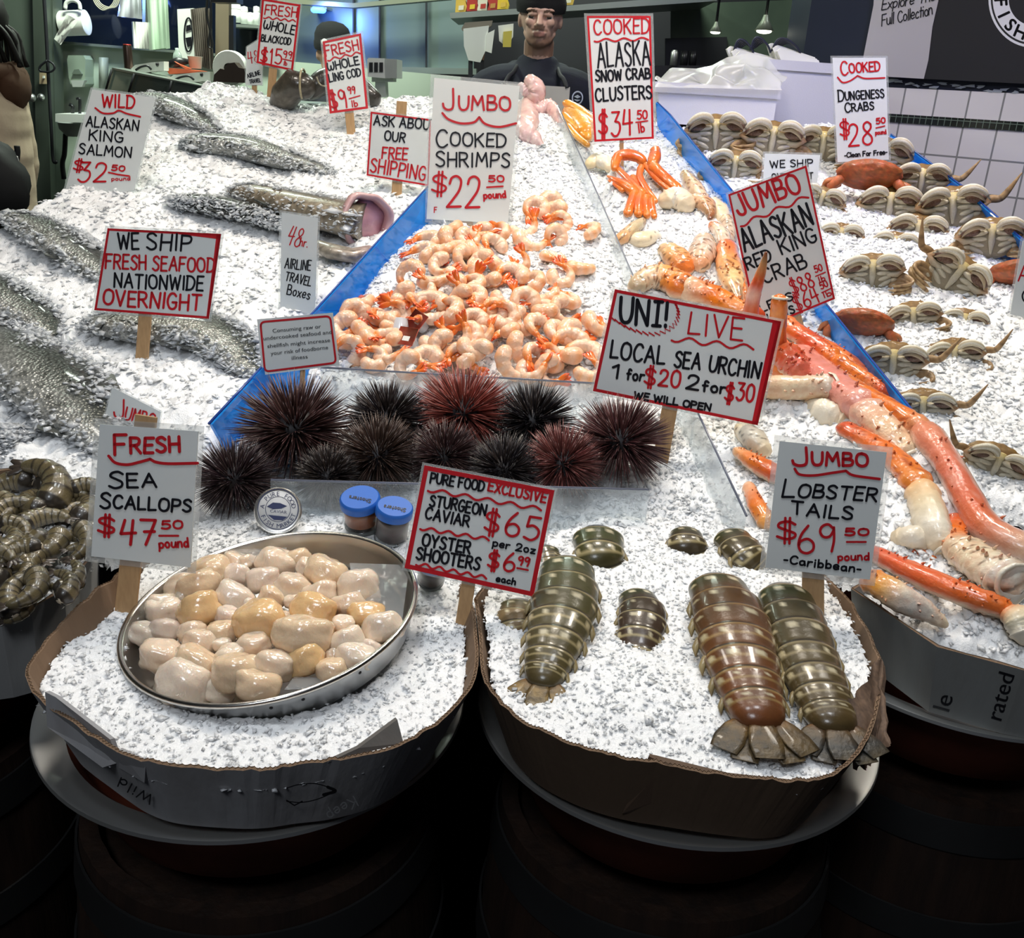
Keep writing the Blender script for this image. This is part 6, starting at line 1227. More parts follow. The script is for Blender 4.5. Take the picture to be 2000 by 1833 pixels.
def build_fish():
    fish([(-15, 640, 22), (25, 690, 69), (85, 745, 94), (160, 815, 84), (212, 868, 52), (238, 900, 18)], -1, 'big silver salmon lowest at the left edge beside the prawn box', SAL, M_FISH, head=False, tail=False, thick=.42, sink=.30)
    fish([(186, 628, 20), (215, 640, 49), (300, 650, 74), (390, 660, 81), (455, 690, 67), (500, 735, 38)], -1, 'silver salmon lying behind the nationwide sign stake', SAL, M_FISH, tail=False, thick=.42, sink=.33)
    fish([(12, 428, 16), (45, 440, 38), (110, 475, 52), (175, 520, 47), (235, 560, 25)], -1, 'silver salmon at the left edge of the bank below the person', SAL, M_FISH, tail=False, thick=.45, sink=.32)
    fish([(-90, 545, 22), (-40, 565, 56), (20, 600, 63), (70, 632, 47), (105, 660, 20)], -1, 'silver salmon cut off by the left edge of the picture', SAL, M_FISH, tail=False, thick=.42, sink=.3)
    fish([(258, 196, 13), (290, 205, 34), (335, 220, 43), (380, 240, 36), (420, 262, 16)], -1, 'silver salmon beside the wild salmon sign near the ridge', SAL, M_FISH, head=False, tail=False, thick=.5, sink=.3)
    fish([(362, 285, 22), (390, 288, 40), (470, 296, 47), (550, 316, 40), (640, 340, 18)], -1, 'dark-backed salmon with its head below the ridge at the middle of the bank', SAL, M_FISH, tail=False, thick=.5, sink=.36)
    fish([(345, 398, 20), (372, 402, 36), (440, 412, 40), (520, 432, 31), (570, 450, 13)], 1, 'dark salmon head poking out above the nationwide sign', ((.05, .05, .045), (.17, .17, .15), (.4, .4, .38)), M_FISH, tail=False, thick=.5, sink=.36)
    fish([(-60, 890, 22), (-30, 880, 45), (10, 862, 45), (50, 850, 22)], 1, 'dark fish end at the left edge above the prawn box', SAL, M_FISH, head=False, tail=False, sink=.35)
    # ling cod with a gaping cut mouth
    pal = ((.045, .034, .018), (.10, .072, .035), (.34, .28, .2)); e, pts, rad, ax, S, U = fish([(712, 456, 56), (690, 452, 56), (640, 440, 52), (570, 420, 45), (500, 396, 34), (455, 380, 16)], 1, 'brown ling cod with a gaping pink mouth by the blue panel', pal, M_FISHD, name='ling_cod', head=False, tail=False, thick=.62, sink=.18, rnd=False, frost=.7)
    c = pts[0] - ax[0] * .004 + V((0, 0, .002)); r = rad[0][0]; n_ = (-ax[0] * .75 + (EYE - c).normalized() * .9).normalized(); M = n_.to_track_quat('Z', 'Y').to_matrix()
    mb = MB(); mb.lathe([(r * .80, -.03), (r * .98, -.008), (r * 1.0, .008), (r * .9, .014), (r * .78, .004), (r * .72, -.012)], 40, c, M, col=[(.09, .06, .035), (.30, .20, .17), (.62, .40, .40), (.70, .48, .47), (.55, .28, .28), (.35, .12, .12)], fn=lambda j, a: 1 + .06 * math.sin(3 * a + 1) + .03 * math.sin(7 * a)); mb.build('mouth_rim', M_MEAT, e)
    mb = MB(); mb.lathe([(r * .76, -.006), (r * .5, -.002), (r * .25, .004), (0, .006)], 32, c, M, col=[(.20, .05, .06), (.50, .22, .25), (.62, .32, .34), (.5, .24, .26)], fn=lambda j, a: 1 + .08 * math.sin(5 * a)); mb.build('mouth_flesh', M_MEAT, e)
    mb = MB(); b = hit(640, 490, .012); mb.sweep([hit(615, 478, .02), hit(650, 492, .022), hit(690, 500, .02), hit(722, 488, .02)], [(.012, .012), (.030, .016), (.028, .016), (.012, .01)], 14, [(.3, .26, .2), (.34, .3, .24), (.42, .34, .28), (.5, .35, .32)]); mb.build('jaw', M_FISHD, e)
    # blackcod on the ridge
    for (cx, cy, R, lab) in ((578, 160, 30, 'rounded dark blackcod head on the ridge right of the blackcod sign'),):
        p = aty(cx, cy + 12, 2.98); r = pxm(R, p); e = empty('blackcod', p, lab, 'fish', 'blackcod on the ridge'); mb = MB()
        mb.sweep([p + V((-.06, .03, -.06)), p + V((-.03, .0, -.02)), p + V((.0, -.01, .01)), p + V((.028, -.015, .005))], [(r * .7, r * .6), (r * 1.0, r * .9), (r * 1.05, r * .98), (r * .9, r * .85)], 20, [(.12, .11, .09), (.15, .13, .10), (.07, .06, .045), (.06, .05, .04)]); mb.build('body', M_FISHD, e)
        mb = MB(); L = [p + V((.024, -.01, .01)) + V((0, math.cos(a) * r * .95 - .005, math.sin(a) * r * .95)) for a in np.linspace(.3, 4.2, 16)]; mb.tube(L, r * .08, 6, (.5, .42, .25)); mb.build('gill_edge', M_FISHD, e)
    pa = [aty(606, 178, 3.0), aty(640, 158, 3.02), aty(690, 168, 3.02), aty(728, 192, 3.0)]; e = empty('blackcod', pa[1], 'long dark blackcod lying on the ridge behind the ling cod sign', 'fish', 'blackcod on the ridge'); mb = MB(); r = pxm(24, pa[0]); mb.sweep([V(p) for p in catmull([tuple(p) for p in pa], 16)], [r * (.75 + .35 * math.sin(3.1 * i / 15)) for i in range(16)], 18, (.045, .04, .035)); mb.build('body', M_FISHD, e)
    mb = MB(); mb.tube([aty(x, y, 2.955) for x, y in ((618, 150), (625, 165), (640, 168), (668, 160))], r * .07, 6, (.4, .36, .25), res=12); mb.build('gill_edge', M_FISHD, e)
    # knobbly pale seafood on the ridge
    def blob(name, lab, paths, cols, cat):
        e = empty(name, hit(*paths[0][0][:2]), lab, cat)
        for k, P in enumerate(paths):
            Q = catmull(P, 26); pts = [hit(x, y, h) if y > 196 else aty(x, y, 3.0) for x, y, r, h in Q]; rad = [pxm(r, p) for (x, y, r, h), p in zip(Q, pts)]; mb = MB(); rr = random.Random(k)
            mb.sweep(pts, rad, 16, lambda i, a: lerp(cols[k % len(cols)][0], cols[k % len(cols)][1], .5 + .5 * nz((i * .3, a, k), 1.3)), fn=lambda i, a: 1 + .3 * nz((i * .45, a * 1.6, k * 3), 1.2) + .16 * nz((i * 1.1, a * 3, k), 1.5)); mb.build('tentacle', M_MEAT, e)
    pk = ((.80, .42, .38), (.92, .78, .68)); wt = ((.88, .80, .72), (.75, .42, .45))
    blob('octopus', 'pale pink knobbly octopus draped over the ridge before the seller', [[(1036, 158, 14, 0), (1046, 175, 19, 0), (1040, 196, 18, .02), (1028, 215, 20, .02), (1030, 245, 22, .02)], [(1018, 168, 8, 0), (1030, 180, 12, 0), (1040, 188, 10, .02)], [(1050, 212, 16, .02), (1068, 208, 15, .02), (1084, 218, 12, .02), (1095, 240, 8, .015)], [(1020, 240, 18, .02), (1030, 262, 20, .02), (1045, 272, 14, .015), (1058, 282, 5, .01)]], (pk, wt, pk, wt), 'octopus')
build_fish()
# ------------------------------------------------------------------ king crab and snow crab
M_CRAB = mat('crab_shell', (1, 1, 1), .24, coat=.5, vcol=True, var=.4, vscale=70, col2=(.52, .12, .03), bump=.4, bscale=120)
M_CRABW = mat('crab_flesh', (1, 1, 1), .35, coat=.3, vcol=True, var=.35, vscale=45, col2=(.50, .40, .26), bump=.3, bscale=110)
RED, ORG, PNK, CRM, WHT, DRK = (.62, .075, .03), (.80, .20, .03), (.70, .24, .19), (.80, .66, .45), (.82, .76, .64), (.10, .05, .03)
def limb(e, name, path, cols, m=None, under=CRM, spots=0, bumps=.0, n=20, res=26, seed=0, upness=.15, black=False):
    """one shell piece: path [(px, py, r px, height)] along the ice, cols = colours along it, under = paler underside"""
    Q = catmull(path, res); pts = [hit(x, y, h) for x, y, r, h in Q]; rad = [pxm(r, p) for (x, y, r, h), p in zip(Q, pts)]
    for i in (2, res // 3, 2 * res // 3, res - 3): LUMPS.append((pts[i].x, pts[i].y, rad[i] * 1.5 + .008, max(0, float(Q[i][3]) - rad[i] * .75)))
    cc = catmull([tuple(c) for c in cols], res) if len(cols) > 2 else np.array([lerp(cols[0], cols[-1], i / (res - 1)) for i in range(res)])
    def cf(i, a):
        c = tuple(max(0, v) for v in cc[i]); t = smooth01((upness + .35 - math.sin(a + .5)) / .7); q2 = nz((i * .45, a * 1.3, seed + 4), 1.2); c = lerp(c, under, min(1, max(0, t * .9 + .55 * q2 - (.12 if t < .3 else 0))))
        q = nz((i * .8, a * 3, seed), 1.5)
        if spots and q > .5 - spots: c = lerp(c, (.03, .02, .015) if black else (.35, .06, .02), .85)
        return c
    mb = MB(); mb.sweep(pts, [(r, r * .86) for r in rad], n, cf, fn=lambda i, a: 1 + .08 * nz((i * .5, a, seed), 1.7) + .05 * math.cos(3 * a + seed) + bumps * max(0, nz((i * 1.3, a * 2.2, seed), 2) - .2) + (.10 if i in (1, 2, res - 2, res - 3) else 0))
    rs = random.Random(seed); k = len(pts)
    if bumps and m is None:
        for _ in range(int(13 * bumps / .25)):
            i = rs.randrange(2, k - 2); a = rs.uniform(-.2, 2.6); t = (pts[i + 1] - pts[i - 1]).normalized(); sd = t.cross(V((0, 0, 1))).normalized(); u = sd.cross(t); d = (sd * math.cos(a) + u * math.sin(a)).normalized(); r = rad[i]; b = pts[i] + d * r * .92; L = r * rs.uniform(.14, .3); mb.sweep([b, b + (d + t * .3) * L * .5, b + (d + t * .5) * L], [r * .11, r * .07, r * .015], 6, [tuple(cc[i]), lerp(tuple(cc[i]), (.62, .12, .03), .4), (.35, .12, .05)], round_=False)
    o = mb.build(name, m or M_CRAB, e); return pts, rad
def cut(e, p, d, r, name='cut_end'):
    M = V(d).normalized().to_track_quat('Z', 'Y').to_matrix(); mb = MB(); mb.lathe([(r * .98, -r * .2), (r * 1.04, .0), (r * .9, r * .06), (r * .82, -.001), (r * .45, .002), (0, .004)], 24, p, M, col=[WHT, (.86, .80, .68), (.8, .72, .56), (.88, .84, .76), (.90, .87, .80), (.84, .78, .68)], fn=lambda j, a: 1 + .06 * math.sin(3 * a) + .03 * math.sin(8 * a)); mb.build(name, M_CRABW, e)
def king(lab, pieces, cuts=(), name='king_crab_piece', cat='king crab', grp='king crab pieces on ice'):
    e = empty(name, hit(*pieces[0]['p'][0][:2]), lab, cat, grp); out = []
    for i, q in enumerate(pieces): out.append(limb(e, q.get('n', 'segment'), q['p'], q['c'], q.get('m'), q.get('u', CRM), q.get('s', 0), q.get('b', .25), seed=i + len(lab), black=q.get('k', False), upness=q.get('up', .15)))
    for k, end in cuts:
        pts, rad = out[k]
        if end: cut(e, pts[-1] + (pts[-1] - pts[-2]).normalized() * rad[-1] * .5, pts[-1] - pts[-2], rad[-1])
        else: cut(e, pts[0] - (pts[1] - pts[0]).normalized() * rad[0] * .5, pts[0] - pts[1], rad[0])
    return e
def build_king():
    king('longest red and white king crab leg with a black claw tip along the blue panel', [{'p': [(1596, 702, 4, .05), (1625, 724, 13, .055), (1690, 768, 19, .06), (1760, 812, 24, .06), (1800, 838, 25, .06)], 'c': [DRK, (.45, .22, .08), ORG, ORG, (.78, .34, .16)], 's': .18}, {'p': [(1806, 845, 30, .06), (1850, 905, 29, .06), (1890, 975, 31, .055), (1925, 1030, 34, .05), (1990, 1068, 36, .045), (2040, 1090, 34, .04)], 'c': [(.78, .30, .18), (.72, .22, .14), (.70, .16, .09), (.72, .2, .1), (.78, .5, .36), CRM], 'u': (.82, .68, .58), 'up': .45}])
    king('red king crab leg lying highest against the blue panel', [{'p': [(1572, 655, 14, .03), (1634, 690, 18, .035), (1690, 733, 20, .035), (1738, 772, 17, .03)], 'c': [RED, ORG, (.70, .13, .03), ORG], 's': .2}])
    king('orange king crab leg behind the right edge of the uni sign', [{'p': [(1530, 634, 22, .05), (1590, 672, 20, .055), (1630, 700, 18, .055)], 'c': [ORG, RED, ORG], 's': .05}, {'p': [(1636, 706, 18, .055), (1690, 742, 19, .05), (1730, 768, 17, .045)], 'c': [ORG, ORG, RED], 's': .15}])
    king('thick pink king crab leg with a cream lower joint', [{'p': [(1560, 690, 24, .04), (1622, 747, 34, .045), (1685, 797, 38, .045)], 'c': [PNK, (.72, .26, .22), (.74, .34, .28)], 'u': (.8, .45, .36)}, {'p': [(1692, 805, 36, .045), (1735, 848, 34, .04), (1772, 890, 26, .03)], 'c': [(.76, .46, .36), (.78, .56, .36), CRM]}], ((1, True),))
    king('chunky red king crab joint right behind the uni sign corner', [{'p': [(1506, 672, 26, .05), (1545, 708, 32, .05), (1566, 730, 26, .045)], 'c': [ORG, RED, (.65, .14, .1)], 'b': .5}])
    king('orange broad king crab leg under the white cut piece', [{'p': [(1500, 690, 26, .03), (1540, 725, 34, .03), (1580, 745, 28, .025)], 'c': [ORG, (.78, .22, .06), ORG]}])
    king('white cut king crab tube pointing right beside the uni sign', [{'p': [(1470, 752, 26, .05), (1520, 757, 27, .05), (1575, 757, 27, .05), (1612, 756, 28, .05)], 'c': [(.8, .5, .36), CRM, (.80, .68, .5), WHT], 'u': (.74, .56, .34)}], ((0, True),))
    king('cream king crab knuckle in the ice below the white cut tube', [{'p': [(1580, 795, 24, .015), (1615, 808, 30, .02), (1645, 822, 24, .015)], 'c': [CRM, WHT, CRM], 'm': M_CRABW, 'b': .5}])
    king('orange king crab leg with dark speckles ending in a cream joint', [{'p': [(1648, 838, 18, .03), (1700, 866, 22, .035), (1755, 905, 27, .04), (1795, 950, 30, .045)], 'c': [RED, (.75, .15, .03), ORG, (.76, .24, .04)], 's': .2}, {'p': [(1800, 958, 30, .045), (1815, 1000, 34, .045), (1828, 1040, 32, .04), (1842, 1068, 24, .03)], 'c': [(.8, .45, .2), CRM, WHT, CRM], 'm': M_CRABW, 'b': .3}], ((1, True),))
    king('fat king crab leg end with a round white cut face at the right', [{'p': [(1876, 1020, 24, .03), (1862, 1052, 26, .035), (1880, 1078, 34, .04)], 'c': [RED, ORG, CRM]}, {'p': [(1884, 1080, 36, .04), (1925, 1108, 42, .045), (1968, 1132, 44, .05)], 'c': [CRM, (.80, .70, .5), WHT], 's': .06, 'k': True, 'up': .5}], ((1, True),))
    king('lowest bright red king crab leg on the ice of the printed box', [{'p': [(1700, 1078, 17, .02), (1780, 1118, 24, .03), (1875, 1158, 27, .035), (1935, 1180, 25, .035), (1965, 1190, 22, .03)], 'c': [(.74, .10, .05), (.78, .12, .04), (.78, .14, .03), (.76, .16, .03), ORG], 'b': .5}, {'p': [(1968, 1198, 20, .03), (1990, 1212, 34, .03), (2005, 1240, 30, .02)], 'c': [ORG, CRM, WHT], 'm': M_CRABW}])
    king('short orange and white king crab chunk by the lobster sign', [{'p': [(1702, 1136, 26, .03), (1730, 1150, 30, .035), (1765, 1172, 30, .03), (1810, 1195, 22, .02), (1845, 1220, 10, .01)], 'c': [ORG, (.85, .42, .1), WHT, WHT, CRM], 'b': .3}])
    king('cream king crab flesh piece hanging under the speckled leg', [{'p': [(1755, 1052, 20, .02), (1785, 1050, 26, .03), (1810, 1062, 22, .02)], 'c': [CRM, WHT, CRM], 'm': M_CRABW, 'b': .4}])
    king('red king crab tip under the cream flesh piece', [{'p': [(1785, 1078, 14, .01), (1815, 1092, 15, .012), (1835, 1100, 8, .008)], 'c': [RED, ORG, RED]}])
    king('small cream claw end in the ice above the lobster sign', [{'p': [(1450, 838, 18, .015), (1472, 858, 25, .02), (1494, 882, 16, .012)], 'c': [CRM, WHT, CRM], 'm': M_CRABW, 's': .1, 'k': True}])
    king('orange king crab leg half in ice left of the lobster sign top', [{'p': [(1440, 882, 12, .01), (1475, 905, 20, .016), (1520, 930, 22, .016)], 'c': [(.85, .45, .2), ORG, RED]}])
    king('orange king crab leg half in ice left of the lobster sign middle', [{'p': [(1462, 950, 12, .004), (1480, 990, 18, .01), (1500, 1024, 18, .008)], 'c': [(.85, .5, .3), ORG, (.85, .4, .1)]}])
    king('large king crab claw arm arching above the uni sign', [{'p': [(1240, 560, 18, .05), (1265, 545, 26, .055), (1300, 545, 30, .055), (1335, 565, 30, .055)], 'c': [(.5, .45, .3), (.8, .62, .4), (.80, .36, .10), ORG], 's': .14, 'k': True}, {'p': [(1340, 565, 28, .055), (1390, 580, 26, .055), (1440, 605, 24, .05), (1480, 620, 20, .045)], 'c': [(.86, .62, .42), ORG, (.8, .28, .06), RED], 'b': .6}])
    king('orange king crab claw pointing down beside the king crab sign', [{'p': [(1418, 480, 18, .05), (1424, 525, 26, .055), (1432, 555, 22, .055), (1446, 592, 5, .05)], 'c': [(.74, .13, .04), (.82, .36, .12), (.86, .6, .3), (.2, .12, .06)], 's': .16, 'k': True}, {'p': [(1440, 520, 16, .05), (1450, 560, 13, .055), (1455, 596, 4, .05)], 'c': [RED, ORG, (.15, .1, .06)], 's': .15, 'k': True, 'n': 'claw_finger'}])
    # upright leg before the sign
    def upright(lab, P, cols):
        e = empty('king_crab_piece', hit(P[-1][0], P[-1][1] + 30), lab, 'king crab', 'king crab pieces on ice'); b = hit(P[-1][0], P[-1][1], .07); Yc = b.y; Q = catmull(P, 24); pts = [aty(x, y, Yc - .02 * (1 - i / 23)) for i, (x, y, r) in enumerate(Q)]; cc = catmull(cols, 24); rad = [pxm(r, p) for (x, y, r), p in zip(Q, pts)]; mb = MB(); mb.sweep(pts, rad, 14, lambda i, a: tuple(max(0, v) for v in cc[i]), up=(0, 1, 0), fn=lambda i, a: 1 + .07 * nz((i * .5, a, 2), 1.6)); mb.build('segment', M_CRAB, e); return e, pts, rad
    upright('upright red king crab leg with a dark tip before the king crab sign', [(1496, 494, 3), (1490, 520, 8), (1480, 552, 12), (1473, 572, 14), (1468, 600, 15), (1462, 650, 19)], [DRK, (.5, .25, .1), RED, (.85, .5, .4), (.72, .16, .08), RED])
    e, pts, rad = upright('short upright orange king crab stub at the uni sign top edge', [(1522, 588, 16), (1521, 610, 17), (1519, 640, 17), (1518, 670, 18)], [ORG, (.85, .3, .06), ORG, RED]); cut(e, pts[0] + V((0, 0, rad[0] * .5)), (0, 0, 1), rad[0])
    for lab, P, c, s in (('egg-shaped white spotted king crab claw', [(1376, 470, 18, .05), (1372, 492, 27, .055), (1366, 520, 18, .05)], [(.80, .60, .42), (.72, .66, .55), (.80, .45, .25)], .2), ('rounded orange and cream spotted king crab claw left of the egg-shaped one', [(1302, 488, 18, .045), (1320, 505, 27, .05), (1340, 525, 20, .045)], [(.76, .6, .36), (.80, .45, .2), ORG], .2), ('white claw finger with a dark tip by the king crab sign edge', [(1392, 440, 10, .05), (1408, 455, 16, .055), (1412, 475, 13, .055), (1404, 495, 4, .05)], [ORG, (.78, .68, .52), (.7, .62, .5), DRK], .16), ('cream crab shoulder piece below the snow crab legs', [(1300, 392, 20, .04), (1322, 388, 26, .045), (1342, 402, 20, .04)], [CRM, WHT, CRM], .03), ('pale greenish claw tip above the cream shoulder piece', [(1338, 340, 10, .03), (1348, 355, 16, .035), (1362, 375, 17, .035), (1378, 392, 10, .03)], [(.62, .52, .28), (.55, .48, .28), CRM, CRM], .14), ('cream knuckle with a black tip behind the king crab sign edge', [(1356, 392, 16, .04), (1378, 400, 19, .045), (1388, 420, 10, .04), (1386, 428, 5, .04)], [CRM, (.76, .5, .3), (.3, .2, .1), DRK], .18), ('greenish white claw with black speckled tip by the acrylic divider', [(1212, 468, 13, .03), (1235, 448, 14, .035), (1258, 430, 9, .035), (1274, 420, 4, .03)], [(.80, .45, .2), (.60, .56, .36), (.62, .56, .38), DRK], .18), ('white crab flesh lump in the middle of the bin ice', [(1220, 470, 14, .015), (1250, 470, 20, .02), (1280, 462, 14, .015)], [WHT, CRM, WHT], .02), ('spotted white claw above the orange claw', [(1420, 430, 14, .04), (1424, 452, 18, .045), (1420, 478, 14, .04)], [CRM, (.66, .58, .46), (.5, .42, .34)], .22), ('pale shell chunk at the right of the snow crab cluster', [(1392, 395, 12, .03), (1404, 410, 18, .03), (1412, 430, 14, .03)], [CRM, (.85, .66, .42), CRM], .05)):
        king(lab, [{'p': P, 'c': c, 's': s, 'k': True, 'b': .2, 'm': M_CRABW if s < .1 else M_CRAB, 'up': -.1, 'n': 'shell'}], name='king_crab_claw')
    # snow crab clusters
    SN, SN2 = (.74, .13, .02), (.80, .22, .03)
    e = empty('snow_crab_cluster', hit(1260, 370), 'bright orange snow crab cluster with folded legs in the bin', 'snow crab', 'snow crab clusters')
    for nm, P in (('leg', [(1200, 330, 7, .05), (1206, 308, 11, .06), (1225, 303, 12, .065), (1246, 308, 11, .06), (1257, 318, 9, .05)]), ('leg', [(1280, 292, 9, .07), (1279, 308, 13, .07), (1274, 322, 9, .065)]), ('leg', [(1276, 326, 11, .065), (1298, 348, 12, .06), (1324, 370, 10, .05)]), ('leg', [(1262, 322, 7, .055), (1282, 349, 7, .055), (1312, 374, 6, .045)]), ('leg', [(1252, 326, 7, .05), (1250, 346, 7, .05), (1264, 372, 7, .05), (1280, 394, 6, .045)]), ('leg', [(1206, 330, 6, .045), (1230, 354, 8, .05), (1256, 380, 8, .05)]), ('claw', [(1186, 344, 2, .05), (1200, 352, 7, .055), (1222, 364, 12, .055), (1242, 378, 10, .05)]), ('claw_finger', [(1188, 352, 2, .05), (1202, 362, 4, .052), (1216, 372, 6, .05)]), ('leg', [(1240, 378, 10, .05), (1233, 398, 10, .05), (1226, 418, 9, .045)]), ('leg', [(1252, 382, 9, .055), (1248, 402, 9, .055), (1247, 420, 8, .05)]), ('leg', [(1262, 386, 9, .055), (1262, 404, 8, .055), (1264, 422, 7, .05)]), ('leg', [(1271, 392, 8, .05), (1274, 408, 7, .05), (1278, 424, 6, .045)]), ('leg', [(1236, 346, 7, .04), (1244, 366, 7, .05), (1254, 384, 8, .05)])): limb(e, nm, P, [SN2, SN, SN2], under=(.86, .42, .14), n=12, res=16, upness=-.3)
    e = empty('snow_crab_cluster', hit(1130, 240), 'golden orange snow crab cluster at the ridge left of its sign', 'snow crab', 'snow crab clusters')
    G1, G2 = (.85, .36, .04), (.88, .46, .08)
    for P in ([(1106, 202, 9, .04), (1130, 215, 11, .04), (1160, 238, 10, .04)], [(1100, 225, 8, .03), (1122, 245, 9, .03), (1150, 270, 9, .03)], [(1112, 215, 14, .02), (1135, 240, 20, .03), (1150, 262, 18, .03)], [(1108, 245, 6, .03), (1128, 268, 7, .03), (1148, 284, 6, .03)], [(1140, 232, 10, .04), (1160, 248, 12, .04), (1172, 262, 10, .03)]): limb(e, 'leg', P, [G1, G2, G1], under=(.88, .6, .3), n=12, res=16)
    e = empty('snow_crab_cluster', hit(1170, 320), 'cream snow crab shoulder in the ice beside the orange cluster', 'snow crab', 'snow crab clusters'); limb(e, 'shoulder', [(1150, 322, 10, .02), (1165, 314, 16, .025), (1184, 320, 16, .025), (1194, 332, 9, .02)], [(.80, .64, .36), (.8, .7, .5), WHT, CRM], M_CRABW, n=14, bumps=.3)
    limb(e, 'leg', [(1190, 326, 6, .02), (1204, 334, 7, .02), (1215, 345, 5, .015)], [SN2, SN, SN2], n=10)
build_king()
